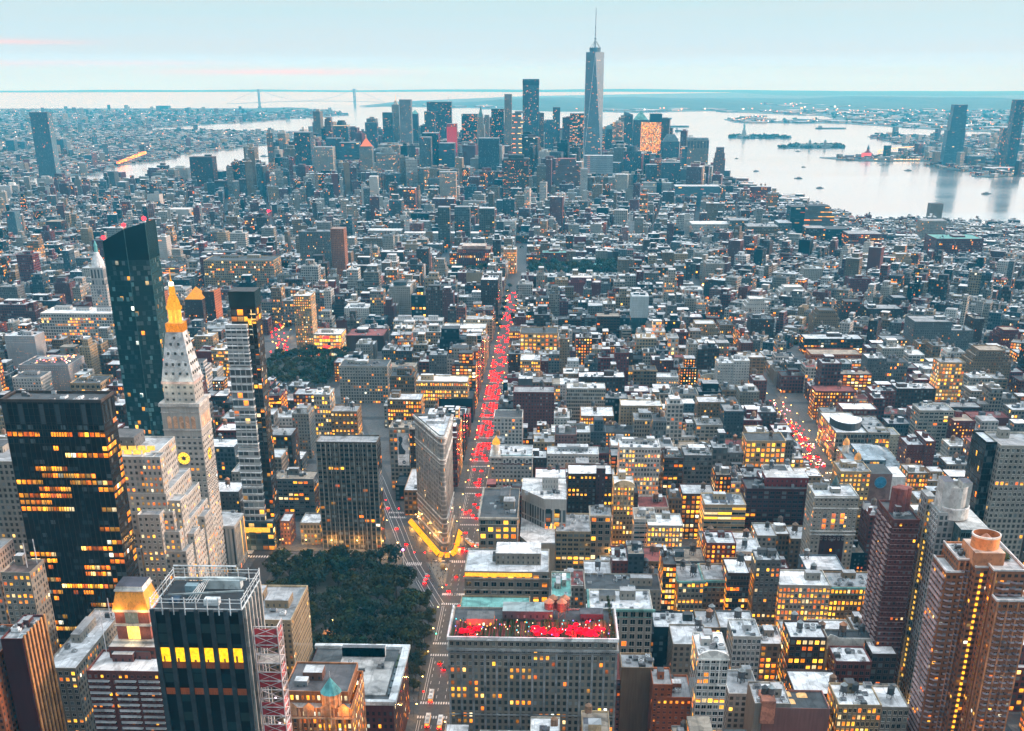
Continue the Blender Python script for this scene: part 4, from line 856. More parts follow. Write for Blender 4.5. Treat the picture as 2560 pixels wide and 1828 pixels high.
 ('N', 552.6, 626.4, 2856, 2906, 73, 'grey', 'dark', 'strip', .4, 'step', 'stepped riverside office with ribbons of orange light'),
 ('N', 513.2, 544.5, 2787, 2837, 77, 'teal', 'dark', 'strip', .1, '', 'blue-grey ribbed riverside office'),
 ('N', 962.0, 994.2, 3259, 3287, 42, 'stone', 'dark', 'blank', 0, '', 'lone windowless ventilation tower at the river edge'),
 ('N', 815.8, 870.7, 2819, 2859, 46, 'pale', 'grey', 'gridwin', .05, '', 'pale balconied block below the ventilation tower'),
 ('N', 318.9, 396.4, 1587, 1621, 25, 'brown', 'pale', 'frame', .3, '', 'long brick loft with a row of dark arched windows'),
 ('N', 309.9, 373.6, 1499, 1533, 23, 'orange', 'tan', 'brick', .2, '', 'long low orange brick building with a lit doorway'),
 ('N', 420.5, 439.8, 1462, 1492, 31, 'white', 'white', 'frame', .08, 'b1', 'white balcony building with a slab-like white fin'),
 ('N', 422.2, 453.7, 1590, 1620, 24, 'grey', 'grey', 'office', .5, '', 'grey showroom building with a lit glass front'),
 ('N', 623.2, 658.6, 2320, 2356, 38, 'buff', 'pale', 'brick', .04, 'step', 'cream stepped apartment house in the village trees'),
 ('N', 476.2, 522.3, 1401, 1441, 49, 'tan', 'tan', 'brick', .06, 'step', 'tan brick apartment house with orange roof blocks near the picture edge'),
 ('N', 580.7, 612.0, 1610, 1646, 33, 'red', 'tan', 'brick', .04, 'step', 'reddish brick apartment house near the picture edge'),
 ('N', -405.9, -364.1, 2510, 2546, 40, 'tan', 'grey', 'pair', .08, '', 'square tan loft with small lit windows'),
 ('N', -431.3, -355.3, 2751, 2791, 28, 'pale', 'white', 'brick', .03, '', 'pale long block with a cream roof house'),
 ('N', -451.2, -416.2, 2472, 2506, 45, 'pale', 'white', 'gridwin', .05, '', 'pale gridded loft next to the orange side wing'),
 ('N', -411.5, -387.6, 2244, 2274, 46, 'tan', 'grey', 'brick', .08, '', 'tan narrow loft in front of the pale gridded loft'),
 ('N', -219.6, -195.6, 2058, 2092, 60, 'stone', 'grey', 'brick', .05, 'step', 'tall stone apartment tower beside the library trees'),
 ('N', -264.1, -241.7, 2220, 2252, 56, 'brown', 'grey', 'brick', .05, '', 'dark brown apartment tower beside the tall stone one'),
 ('N', -122.2, -96.7, 1794, 1844, 67, 'brown', 'white', 'pair', .03, '', 'brown avenue apartment house with a bare brick side'),
 ('N', -155.8, -129.3, 1929, 1959, 38, 'brown', 'dark', 'office', .4, '', 'dark brick building with three lit rows behind the bare brick side'),
 ('N', -108.0, -83.9, 2285, 2325, 48, 'buff', 'white', 'paired', .8, '', 'cream loft glowing yellow near the far end of the red avenue'),
 ('N', -72.5, -36.9, 1571, 1611, 35, 'pink', 'dark', 'paired', .7, '', 'rosy loft with lit arches on the west side of the red avenue'),
 ('N', -347.9, -149.1, 2734, 2764, 25, 'white', 'white', 'gridwin', .03, '', 'very long low white apartment slab under the three concrete slabs'),
 ('N', -730.7, -679.9, 2148, 2188, 33, 'grey', 'dark', 'strip', .7, '', 'dark office with two wide lit ribbons behind the green glass tower'),
 ('N', -649.7, -608.5, 1936, 1972, 28, 'white', 'grey', 'gridwin', .1, '', 'white gridded block behind the golden lantern'),
 ('N', -801.6, -774.8, 2391, 2421, 55, 'white', 'white', 'strip', .03, '', 'white banded tower by the far red street'),
 ('N', -1141.3, -1070.4, 3867, 3917, 116, 'brown', 'brown', 'brick', .05, 'b1', 'lone dark brown apartment tower in the far district'),
 ('N', -1035.8, -1007.7, 3747, 3787, 56, 'brown', 'brown', 'brick', .03, '', 'lower brown slab beside the lone brown tower'),
 ('N', -1152.0, -1118.5, 2736, 2770, 46, 'brown', 'tan', 'brick', .08, '', 'twin-sided brown block in the east side streets'),
 ('N', -1219.7, -1199.1, 2690, 2720, 71, 'glassblue', 'dark', 'glass', .03, '', 'thin pale blue glass tower at the far east side'),
 ('N', -1298.7, -1275.6, 3022, 3052, 41, 'dark', 'dark', 'brick', .25, '', 'dark block with a string of orange windows'),
 ('N', -1344.9, -1320.3, 3777, 3811, 50, 'grey', 'pale', 'brick', .03, '', 'grey slab near the river bend'),
 ('N', -1118.2, -1084.5, 3350, 3384, 51, 'white', 'dark', 'blank', .02, '', 'white cube with a blue-grey top in the east side'),
 ('N', -980.1, -930.2, 3087, 3127, 39, 'white', 'white', 'blank', .0, '', 'big white windowless block near the far red street'),
 ('F', -838.4, -787.6, 4000, 4060, 181, 'slate', 'grey', 'slab', .05, '', 'tall pale slab with one dark edge of yellow lights by the river'),
 ('F', -758.1, -700.7, 3900, 3950, 143, 'pale', 'grey', 'brick', .15, '', 'pale stone courthouse tower'),
 ('F', -864.1, -841.3, 4700, 4730, 205, 'redtan', 'grey', 'frame', .1, '', 'thin unfinished reddish tower by the river'),
 ('F', -841.7, -787.2, 4750, 4800, 177, 'slate', 'dark', 'glass', .04, 'litrim cap', 'dark tower with a ring of lights below its cap'),
 ('F', -845.6, -790.3, 4600, 4650, 138, 'slate', 'grey', 'brick', .05, '', 'blue-grey block below the dark ringed tower'),
 ('F', -790.8, -718.2, 4550, 4600, 126, 'slate', 'grey', 'strip', .08, '', 'wide blue-grey block with terraces'),
 ('F', -625.0, -585.6, 3950, 3990, 143, 'stone', 'orange', 'brick', .1, 'pyrgold', 'stone courthouse tower with a glowing orange pyramid roof'),
 ('F', -745.3, -699.2, 4900, 4940, 181, 'slate', 'dark', 'glass', .03, '', 'square dark blue tower'),
 ('F', -689.5, -650.9, 5000, 5045, 214, 'slate', 'grey', 'slab', .04, '', 'ribbed slab close to the curved steel tower'),
 ('F', -658.4, -629.2, 5050, 5090, 241, 'stone', 'grey', 'brick', .04, 'spire', 'slender stepped tower with lit lantern top'),
 ('F', -557.4, -517.4, 4471, 4516, 268, 'steel', 'grey', 'brick', .08, '', 'rippled steel apartment tower'),
 ('F', -575.3, -551.1, 5000, 5040, 209, 'slate', 'green', 'brick', .03, 'pyr', 'slender tower with a steep green pyramid'),
 ('F', -514.5, -418.5, 5000, 5040, 252, 'slate', 'grey', 'slab', .05, 'mast1', 'broad ribbed bank slab with a lit mast'),
 ('F', -510.0, -470.3, 4850, 4890, 221, 'slate', 'dark', 'glass', .05, '', 'dark block in front of the broad bank slab'),
 ('F', -441.4, -405.3, 4000, 4050, 167, 'grey', 'grey', 'gridwin', .06, '', 'grey patterned tower next to a dark slab'),
 ('F', -441.6, -388.1, 4080, 4140, 176, 'dark', 'grey', 'glass', .03, '', 'dark windowless-looking federal slab'),
 ('F', -385.9, -335.7, 4060, 4120, 147, 'slate', 'grey', 'strip', .04, '', 'slate office with a slanting lit edge'),
 ('F', -383.3, -349.6, 4350, 4390, 195, 'redglow', 'grey', 'glass', .1, '', 'glass tower washed in red light'),
 ('F', -383.1, -319.9, 5050, 5110, 207, 'dark', 'dark', 'office', .2, '', 'black steel tower with scattered orange lights'),
 ('F', -284.5, -258.0, 4418, 4458, 189, 'pale', 'green', 'brick', .1, 'gothic', 'white gothic tower with a green pointed crown'),
 ('F', -267.6, -251.3, 4600, 4634, 216, 'stone', 'grey', 'brick', .05, '', 'thin pale tower behind the gothic crown'),
 ('F', -253.0, -206.0, 4800, 4845, 231, 'dark', 'dark', 'office', .08, '', 'dark blue-black tower with a few red lights'),
 ('F', -187.6, -162.5, 4391, 4423, 286, 'stone', 'grey', 'brick', .06, '', 'very slender pale tower with an open crown'),
 ('F', -142.5, -111.9, 3834, 3866, 246, 'steel', 'grey', 'strip', .1, 'jenga', 'tower of shifted stacked glass boxes'),
 ('F', -133.1, -73.7, 4707, 4757, 332, 'glassblue', 'dark', 'slab', .06, 'litbase', 'tall blue ribbed tower with a dark top and golden base'),
 ('F', -246.0, -182.6, 3850, 3900, 171, 'slate', 'grey', 'slab', .0, '', 'windowless telephone tower with broad vertical ribs'),
 ('F', -152.5, -83.9, 3400, 3460, 140, 'brown', 'dark', 'brick', .25, 'cap', 'dark brown communications building speckled with lights'),
 ('F', -595.4, -527.9, 4100, 4145, 115, 'pale', 'grey', 'gridwin', .15, 'cap', 'pale municipal building with a round colonnaded top'),
 ('F', -510.5, -488.0, 3350, 3378, 98, 'white', 'white', 'strip', .02, '', 'slim white banded apartment tower'),
 ('F', -312.4, -269.6, 3250, 3284, 116, 'pale', 'grey', 'brick', .35, '', 'two-toned apartment tower with lit corners'),
 ('F', -72.2, -54.9, 4750, 4784, 219, 'redtan', 'grey', 'brick', .15, '', 'thin reddish tower behind the blue ribbed tower'),
 ('F', -50.3, -18.1, 4650, 4690, 199, 'glassblue', 'grey', 'slab', .04, '', 'pale blue striped block'),
 ('F', -22.7, 6.0, 5000, 5034, 233, 'slate', 'grey', 'glass', .04, '', 'plain slate tower standing against the water'),
 ('F', 42.2, 124.0, 4800, 4850, 216, 'slate', 'grey', 'office', .4, '', 'wide dark glass office with golden floors beside the spire tower'),
 ('F', 121.7, 159.8, 4720, 4770, 186, 'slate', 'grey', 'office', .35, '', 'glass office block at the foot of the spire tower'),
 ('F', 184.5, 213.3, 5000, 5045, 155, 'slate', 'green', 'brick', .06, 'dome', 'stone tower with a rounded dome'),
 ('F', 256.3, 289.7, 5000, 5045, 217, 'slate', 'dark', 'glass', .04, 'slant', 'dark blue tower with a slanted top at the harbour'),
 ('F', 281.0, 333.8, 4800, 4850, 194, 'slate', 'green', 'brick', .06, 'pyr', 'granite tower with a green pyramid'),
 ('F', 298.3, 367.8, 4600, 4650, 194, 'goldreflect', 'dark', 'goldwin', 3, 'darkcap', 'curved glass tower reflecting gold'),  # gold reflection put in as tinted walls and glowing windows
 ('F', 387.3, 451.3, 4750, 4800, 122, 'slate', 'grey', 'brick', .05, 'mastaba', 'granite tower with a chopped pyramid top'),
 ('F', 429.4, 499.6, 4250, 4310, 149, 'stone', 'grey', 'gridwin', .08, 'crown', 'broad buff office with a notched crown at the river'),
 ('F', 412.1, 431.8, 4260, 4310, 128, 'glassblue', 'grey', 'strip', .1, '', 'blue glass wing beside the notched crown office'),
 ('F', 522.8, 557.6, 4250, 4290, 127, 'redtan', 'grey', 'brick', .1, 'step', 'reddish stepped riverside apartments'),
 ('F', 78.2, 167.0, 3900, 3960, 125, 'steel', 'pale', 'strip', .1, 'slope', 'silver office with a sloping stack of terraces'),
 ('F', -17.0, 60.7, 3600, 3660, 128, 'redtan', 'redroof', 'brick', .1, 'step', 'rosy stepped brick communications block'),
 ('F', 204.4, 258.5, 4000, 4040, 127, 'slate', 'dark', 'slab', .05, 'cap', 'slate tower with dark rounded top'),
 ('F', 250.9, 282.1, 3650, 3690, 110, 'slate', 'grey', 'frame', .08, '', 'slate apartment tower with lit balcony line'),
 ('F', 58.5, 78.0, 3500, 3530, 109, 'white', 'grey', 'gridwin', .05, '', 'small pale tower at the foot of the silver terraces'),
 ('F', 327.9, 453.5, 3550, 3610, 60, 'glassblue', 'pale', 'strip', .05, '', 'long low blue-white ribbed school block near the river'),
 ('F', 308.8, 364.0, 3800, 3840, 107, 'slate', 'grey', 'brick', .05, '', 'slate mid-rise group below the chopped pyramid'),
 ('F', -1638.2, -1582.0, 3913, 3953, 240, 'glassblue', 'dark', 'glass', .02, '', 'huge lone blue glass tower by the east river'),
 ('F', 1635.8, 1691.1, 5372, 5422, 236, 'glassblue', 'grey', 'strip', .02, 'taper', 'tall rounded blue tower across the wide river'),
 ('F', 1825.3, 1871.7, 5300, 5340, 150, 'slate', 'grey', 'glass', .08, '', 'dark tower across the river near the picture edge'),
 ('F', 1806.3, 1847.1, 5150, 5200, 258, 'slate', 'grey', 'slab', .05, '', 'tallest tower across the river, cut by the picture edge'),
 ('F', 1717.5, 1773.0, 5300, 5360, 43, 'grey', 'grey', 'strip', .1, '', 'low grey office across the river by the rounded tower'),
 ('F', 1683.6, 1791.0, 5000, 5060, 17, 'slate', 'pale', 'strip', .15, '', 'long waterfront office across the river'),
 ('F', -2730.6, -2687.4, 6200, 6240, 58, 'slate', 'grey', 'brick', .03, '', 'far slab in the first cluster across the east river'),
 ('F', -2731.6, -2678.3, 6300, 6340, 48, 'slate', 'grey', 'slab', .03, '', 'far ribbed tower beside the first slab across the east river'),
 ('F', -2415.3, -2361.6, 6000, 6040, 72, 'slate', 'grey', 'brick', .03, '', 'far pale tower just past the lone blue glass tower'),
 ('F', -2115.7, -2076.7, 5600, 5640, 24, 'slate', 'grey', 'brick', .03, '', 'far slate slab in front of the orange streak of light'),
 ('F', -4556.9, -4415.3, 14500, 14600, 49, 'slate', 'grey', 'blank', .0, '', 'big dark block on the far shore skyline'),
]
for far, x0, x1, y0, y1, h, wall, roof, pre, lit, ex, label in ROWS:
    near = far == 'N'
    p = 0
    if near and y0 < 1250 and h >= 35: p = 100
    elif near and y0 < 1700 and h >= 30: p = 48
    building(label, x0, x1, y0, y1, h, wall, roof, pre, lit, ex, near and y0 < 2600, panes=p)

# ---------------------------------------------------------------- landmark buildings built by hand
def parts_of(root, org):
    def prt(nm, fn, parent=None):
        mb = MB(); fn(mb); return mb.build(nm, parent or root, org)
    return prt
def seed(): return round(R.random() * 97, 2)
WHITE_STONE = (.50, .475, .44)

def wedge_building():
    org = (-104, 895, G0); T = 95.0
    r = thing('wedge_building', 'wedge-shaped limestone building with a rounded prow standing where two avenues meet', 'building', org)
    prt = parts_of(r, org); c = (.56, .53, .49)
    def outline(o):
        tip = [(-97.4 + (2.1 + o) * cos(a), 859 + (2.1 + o) * sin(a)) for a in [pi + .45 + k * (pi - .45) / 7 for k in range(8)]]
        return tip + [(-95.0 + o, 920 + o), (-124.5 - o, 918 + o)]
    P0 = outline(0)
    def f(m):
        m.prism(P0, G0, T - 1, c, cell=(2.15, 3.75, .05), wf=(.50, .62, seed()), top=.6, cap=False)
        m.face([(*p, T - 2.2) for p in P0], (.6, .62, .64))
    prt('wall', f)
    def ledges(m):
        for z, o, t in ((T - 1.6, 1.5, 1.6), (T - 6.2, .7, .6), (T - 18.5, .8, .8), (T - 21.5, .35, .4), (30, .7, .8), (25.5, .5, .5), (18, .4, .5), (10, .6, .7)):
            P = outline(o); n = len(P)
            for i in range(n):
                j = (i + 1) % n
                m.face([(*P[i], z), (*P[j], z), (*P[j], z + t), (*P[i], z + t)], tuple(q * 1.15 for q in c)); m.face([(*P[i], z + t), (*P[j], z + t), (*P0[j], z + t), (*P0[i], z + t)], tuple(q * 1.2 for q in c)); m.face([(*P0[i], z), (*P0[j], z), (*P[j], z), (*P[i], z)], c)
    prt('cornice', ledges)
    def cols(m):
        for (a, b, n) in ((P0[8], P0[7], 22), (P0[0], P0[9], 20)):
            for k in range(n):
                t = (k + .5) / n; x, y = a[0] + (b[0] - a[0]) * t, a[1] + (b[1] - a[1]) * t
                m.box(x - .35, x + .35, y - .35, y + .35, T - 17.7, T - 6.2, (.42, .40, .37), cap=False)
                m.box(x - .25, x + .25, y - .3, y + .3, 31, T - 21, (.38, .36, .335), cap=False)
    prt('column', cols)
    prt('roof', lambda m: (m.face([(*p, T - .9) for p in outline(-1.0)], (.66, .67, .69)), m.box(-113, -99, 896, 913, T - .9, T + 1.4, (.5, .5, .5), roof=(.62, .64, .66))))
    prt('balustrade', lambda m: m.prism(outline(-.1), T, T + 1.2, (.42, .41, .39), cell=(1.0, 3, 0), wf=(.5, .4, 3.0), cap=False, mat=0))
    bulkhead(r, -112, -106, 902, 908, T + 2, T + 5, (.45, .45, .45), org=org); bulkhead(r, -104, -100, 905, 912, T + 2, T + 4.5, (.1, .1, .1), (.12, .12, .13), org=org)
    prt('flagpole', lambda m: m.bar((-98, 868, T), (-98, 868, T + 14), .3, (.6, .6, .6)))
    prt('awning', lambda m: m.prism(outline(1.6), 8.4, 9.0, (.20, .19, .18)))
    pane_units(r, org, P0[8], P0[7], T - 22, 3, (2.15, 3.75), (.46, .56), .06, c, 50, .6)
    pane_units(r, org, P0[0], P0[9], T - 22, 3, (2.15, 3.75), (.46, .56), .06, c, 50, .6)
    clear(-126, -93, 852, 921, 6)
    s = thing('sidewalk_shed', 'low shed wrapping the foot of the wedge building, with a yellow pavement-glow strip', 'shed', (-104, 880, G0))
    so = (-104, 880, G0)
    path = [(-130.5, 921), (-121, 898), (-99.6, 846.2), (-96.5, 844.4), (-93, 845.2), (-90.3, 852), (-89.6, 897)]
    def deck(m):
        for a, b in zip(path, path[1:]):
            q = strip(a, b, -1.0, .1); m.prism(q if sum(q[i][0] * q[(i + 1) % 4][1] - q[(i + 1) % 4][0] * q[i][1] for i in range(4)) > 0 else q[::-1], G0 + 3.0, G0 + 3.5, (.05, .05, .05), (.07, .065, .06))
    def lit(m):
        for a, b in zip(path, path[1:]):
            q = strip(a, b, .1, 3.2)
            m.face([(*q[0], G0 + 3.4), (*q[1], G0 + .4), (*q[2], G0 + .4), (*q[3], G0 + 3.4)], (1., .36, .012), 2, (1, 1, 1.25))  # added glowing slope stands in for the lamplit pavement
    def posts(m):
        for a, b in zip(path, path[1:]):
            n = max(1, int(hypot(b[0] - a[0], b[1] - a[1]) / 4))
            for k in range(n + 1): x, y = a[0] + (b[0] - a[0]) * k / n, a[1] + (b[1] - a[1]) * k / n; m.box(x - .1, x + .1, y - .1, y + .1, G0, G0 + 3, (.1, .08, .05))
    for nm, fn in (('deck', deck), ('pavement_glow', lit), ('post', posts)):
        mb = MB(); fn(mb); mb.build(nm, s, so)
    for (x, y) in ((-127, 908), (-118, 886), (-108, 864), (-98, 842), (-87.5, 860), (-87.5, 885)): point('shed_lamp', (x - so[0] - (1.5 if x < -95 else -1), y - so[1], 2.2), (1., .45, .08), 2600, .8, s)
wedge_building()

def clock_tower():
    org = (-268, 796, G0); x0, x1, y0, y1 = -281, -255, 783, 809; c = (.64, .61, .56)
    r = thing('clock_tower', 'tall white marble clock tower with a steep roof and a glowing golden lantern', 'tower', org); prt = parts_of(r, org)
    prt('shaft', lambda m: (m.box(x0, x1, y0, y1, G0, 137, c, mat=0, cell=(3.7, 3.75, .10), wf=(.52, .44, seed()), cap=False, top=21.5), m.box(x0 + 2.6, x1 - 2.4, y0 + 2.4, y1 - 2.4, 137, 151, c, mat=0, cell=(4.2, 4.2, .03), wf=(.4, .35, seed()), cap=False)))
    def led(m):
        for z, o, t in ((135.2, 1.1, 2.2), (118.6, .5, .8), (113, .3, .4), (108, .3, .4), (131, .4, .5)): m.box(x0 - o, x1 + o, y0 - o, y1 + o, z, z + t, (.46, .43, .40))
        m.box(x0 + 1.8, x1 - 1.6, y0 + 1.6, y1 - 1.6, 150, 151.6, (.5, .36, .32))
    prt('cornice', led)
    def loggia(m):
        for k in range(5):
            xx = x0 + 3.4 + k * 4.1; P = [(xx, y0 - .12, 120), (xx + 2.9, y0 - .12, 120)] + [(xx + 1.45 + 1.45 * cos(a * pi / 6), y0 - .12, 127.2 + 1.45 * sin(a * pi / 6)) for a in range(7)]
            m.face(P, (.62, .36, .22)) if m.side == 0 else m.face([(x1 + .12, y0 + 3.4 + k * 4.1 + (p[0] - xx), p[2]) for p in P], (.70, .42, .26))
    for s in (0, 1):
        def both(m, s=s): m.side = s; loggia(m)
        prt('loggia', both)
    prt('main_roof', lambda m: m.pyramid(x0 + 2.2, x1 - 2, y0 + 2, y1 - 2, 151.6, 183.4, (.47, .475, .47), .52))
    def dorm(m):
        for z, n, f in ((156, 4, 1.0), (162, 4, .9), (169, 3, .75), (175, 2, .55), (179, 1, .4)):
            q = (z - 151.6) / 31.8 * .48
            for k in range(n):
                t = (k + .5) / n - .5; xx = (x0 + x1) / 2 + t * 19 * f; yy = y0 + 2 + 11 * q
                m.box(xx - .7, xx + .7, yy - .5, yy + 1, z, z + 1.8, (.06, .065, .06), roof=(.4, .42, .38)); 
                m.box(x1 - 2 - 11 * q - 1, x1 - 2 - 11 * q + .5, (y0 + y1) / 2 + t * 19 * f - .7, (y0 + y1) / 2 + t * 19 * f + .7, z, z + 1.8, (.1, .1, .08))
    prt('dormer', dorm)
    gx, gy = -267.6, 796
    gold = (.85, .42, .07)
    prt('lantern_base', lambda m: m.box(gx - 5.6, gx + 5.6, gy - 5.6, gy + 5.6, 183.4, 189, (1., .33, .03), 2, cell=(1, 1, .9), wf=(0, 0, 0), roof=(.6, .3, .05)))  # floodlit gold of base, columns and dome put in as their own glow
    prt('lantern_columns', lambda m: ([m.lathe([(.55, 189), (.5, 198)], (gx + 3.8 * cos(k * pi / 4 + .39), gy + 3.8 * sin(k * pi / 4 + .39)), 8, (1., .50, .06), 2, (1, 1, 1.0)) for k in range(8)], m.lathe([(2.4, 189), (2.4, 198)], (gx, gy), 12, (1., .42, .05), 2, (1, 1, .8))))
    prt('lantern_dome', lambda m: m.lathe([(5.2, 197.6), (5.2, 199.4), (4.4, 199.4), (4.2, 201.5), (3.2, 204.5), (2.2, 206.5), (1.9, 208), (2.1, 208.2), (2.0, 211), (1.6, 212), (1.2, 214.5), (.3, 217), (.15, 224)], (gx, gy), 16, (1., .40, .03), 2, (1, 1, 1.0)))
    prt('beacon', lambda m: m.lathe([(0, 211.4), (1.7, 212.6), (1.6, 214.6), (0, 216)], (gx, gy), 10, (1., .85, .55), 2, (1, 1, 4)))
    def clock(m):
        for fx in (0, 1):
            def pt(a, rr, d): 
                u, v = rr * cos(a), rr * sin(a)
                return (x0 + 11.6 + u, y0 - d, 99 + v) if fx == 0 else (x1 + d, y0 + 12.5 + u, 99 + v)
            m.face([pt(k * pi / 16, 4.2, .25) for k in range(32)], (1., .55, .05), 2, (1, 1, 1.3)); m.face([pt(k * pi / 16, 4.7, .12) for k in range(32)], (.34, .27, .26))
            m.face([pt(k * pi / 6, 1.9 if k % 2 else 1.2, .33) for k in range(12)], (.09, .075, .13))
            for k in range(12):
                a = k * pi / 6; m.bar(pt(a, 3.2, .36), pt(a, 3.9, .36), .32, (.10, .05, .02))
            for a, L in ((pi / 2 - 1.05, 3.4), (pi / 2 + 1.35, 2.4)): m.bar(pt(0, 0, .4), pt(a, L, .4), .35, (.03, .03, .04))
    prt('clock_face', clock)
    pane_units(r, org, (x0, y0), (x1, y0), 90, 8, (3.7, 3.75), (.52, .44), .10, c, 56); pane_units(r, org, (x1, y0), (x1, y1), 92, 6, (3.7, 3.75), (.52, .44), .05, (.6, .55, .5), 42)
    prt('wing', lambda m: (m.box(-285, -247, 809, 838, G0, 40, c, mat=0, cell=(3.2, 30, .02), wf=(.45, .93, seed()), roof=(.5, .5, .5)),))
    for a in range(4): point('lantern_lamp', (8 * cos(a * pi / 2 + .4) + .4, 8 * sin(a * pi / 2 + .4), 190), (1., .5, .12), 700, .6, r)
    for a, b in ((-8, -17), (8, -17)): point('roof_lamp', (a, b, 146), (1., .95, .75), 900, .6, r)
    clear(-286, -246, 783, 838, 20)
clock_tower()

def stepped_annex():
    org = (-300, 728, G0); c = (.62, .59, .54)
    r = thing('annex_building', 'huge pale stone block rising in steps beside the white clock tower', 'building', org); prt = parts_of(r, org)
    T = ((-372, -246, 692, 764, 66), (-368, -249.5, 695, 761, 78), (-364, -253, 698, 758, 90), (-358, -257, 701, 755, 101), (-340, -263, 704, 750, 124))
    ext = ((-273, -259, 690, 700, 91), (-286, -274, 690.5, 700, 68), (-262, -244.6, 708, 722, 72), (-262, -244.8, 735, 752, 74), (-270, -258, 702, 712, 124.5), (-262, -249, 703, 716, 96))
    def f(m):
        z = G0
        for a, b, e, d, h in T: m.box(a, b, e, d, z, h, c, mat=0, cell=(3.4, 3.75, .30), wf=(.46, .5, seed()), roof=(.42, .43, .44), par=1.0); z = h - 1.2
        for a, b, e, d, h in ext: m.box(a, b, e, d, G0, h, c, mat=0, cell=(3.4, 3.75, .34), wf=(.42, .5, seed()), roof=(.4, .41, .42), par=1.0)
    prt('wall', f)
    prt('roof', lambda m: [m.face([(a, e, h - 1), (b, e, h - 1), (b, d, h - 1), (a, d, h - 1)], (.4, .41, .42)) for a, b, e, d, h in T + ext])
    prt('roof_lights', lambda m: [m.box(-320 + k * 6, -315.5 + k * 6, 712 + j * 9, 713.5 + j * 9, 123, 125.6, (1., .52, .08), 2, cell=(1, 1, 1.6), wf=(0, 0, 0)) for k in range(9) for j in range(2)])
    bulkhead(r, -300, -280, 722, 742, 123, 131, (.2, .2, .2), (.1, .1, .1), 'plant_house', org)
    pane_units(r, org, (-273, 690), (-259, 690), 91, 12, (3.4, 3.75), (.42, .5), .4, c, 48); pane_units(r, org, (-246, 692), (-246, 764), 66, 3, (3.4, 3.75), (.42, .5), .12, c, 52)
    clear(-372, -244, 690, 764, 60)
stepped_annex()

def green_tower():
    org = (-354, 975, G0); c = (.018, .06, .062)
    r = thing('glass_tower', 'dark green glass tower with a slanted top and three red beacons', 'tower', org); prt = parts_of(r, org)
    P = [(-371, 962), (-352, 960), (-336, 964), (-336, 990), (-371, 990)]; H = [220, 229.5, 234, 234, 221]
    def f(m):
        n = 5
        for i in range(n):
            j = (i + 1) % n; w = hypot(P[j][0] - P[i][0], P[j][1] - P[i][1]); k = max(1, round(w / 2.6)); zt = min(H[i], H[j])
            m.wall(P[i], P[j], G0, 206, c, (w / k, 3.9, .05), (.92, .8, seed()), 0.2); m.face([(*P[i], 206), (*P[j], 206), (*P[j], H[j]), (*P[i], H[i])], (.006, .022, .024), 3)
        m.face([(*P[i], H[i] - 2) for i in range(n)], (.05, .06, .06))
        [m.wall((P[i][0] + (P[i + 1][0] - P[i][0]) * t, P[i][1] + (P[i + 1][1] - P[i][1]) * t - .1), (P[i][0] + (P[i + 1][0] - P[i][0]) * (t + .13), P[i][1] + (P[i + 1][1] - P[i][1]) * (t + .13) - .1), z, z + 3.2, (.10, .22, .23), (1, 1, 0), (0, 0, 0), 0, 3) for i, t, z in [(R.choice((0, 1)), R.choice((0, .14, .28, .42, .56, .7, .84)), 30 + 3.9 * R.randrange(42)) for _ in range(60)]]
    prt('wall', f)
    prt('fin', lambda m: [m.bar((*p, G0), (*p, h), .5, (.03, .09, .09)) for p, h in zip(P, H)])
    for x, y, z in ((-370, 963, 221), (-352, 961, 230.5), (-337, 966, 235)):
        mb = MB(); mb.lathe([(0, z), (1.7, z + 1), (1.7, z + 2.6), (0, z + 3.4)], (x, y), 10, (1., .02, .03), 2, (1, 1, 4)); mb.build('beacon', r, org)
    clear(-371, -336, 960, 990, 40)
green_tower()

def banded_tower():
    org = (-240, 868, G0)
    r = thing('slender_tower', 'very slender dark bronze tower with stacked white banded glass bays on one side', 'tower', org); prt = parts_of(r, org); c = (.05, .036, .026)
    prt('wall', lambda m: (m.box(-247, -229, 859, 877, G0, 178, c, mat=0, cell=(3.0, 3.6, .16), wf=(.8, .7, seed()), cap=False), m.box(-247, -229, 859, 877, 178, 188, c, mat=0, cell=(4.4, 5.0, .55), wf=(.9, .8, seed()), cap=False), m.box(-247.5, -228.5, 858.6, 877.4, 188, 199, (.012, .028, .028), 3, roof=(.05, .05, .05))))
    def bays(m):
        z = 26
        for k in range(5): m.box(-251, -235.5, 855, 862, z, z + 29.4, (.60, .62, .62), mat=0, cell=(3.9, 5.6, .09), wf=(.84, .66, seed()), roof=(.7, .72, .73)); z += 30.2
    prt('glass_bay', bays)
    prt('floor_edge', lambda m: [m.box(-251.3, -235.2, 854.6, 861.9, 26.6 + k * 5.6, 27.5 + k * 5.6, (.70, .72, .72), cap=True) for k in range(27)])
    prt('base', lambda m: (m.box(-258, -229.5, 853, 859, G0, 28, (.06, .10, .11), mat=0, cell=(4.5, 4.6, .5), wf=(.85, .7, seed()), roof=(.25, .27, .28)), m.wall((-258, 852.7), (-232, 852.7), 19, 23, (1., .5, .05), (1, 1, 1.6), (0, 0, 0), 0, 2)))
    pane_units(r, org, (-235.4, 859), (-229, 859), 188, 40, (3.0, 3.6), (.8, .7), .22, c, 60)
    clear(-258, -229, 853, 877, 10)
banded_tower()

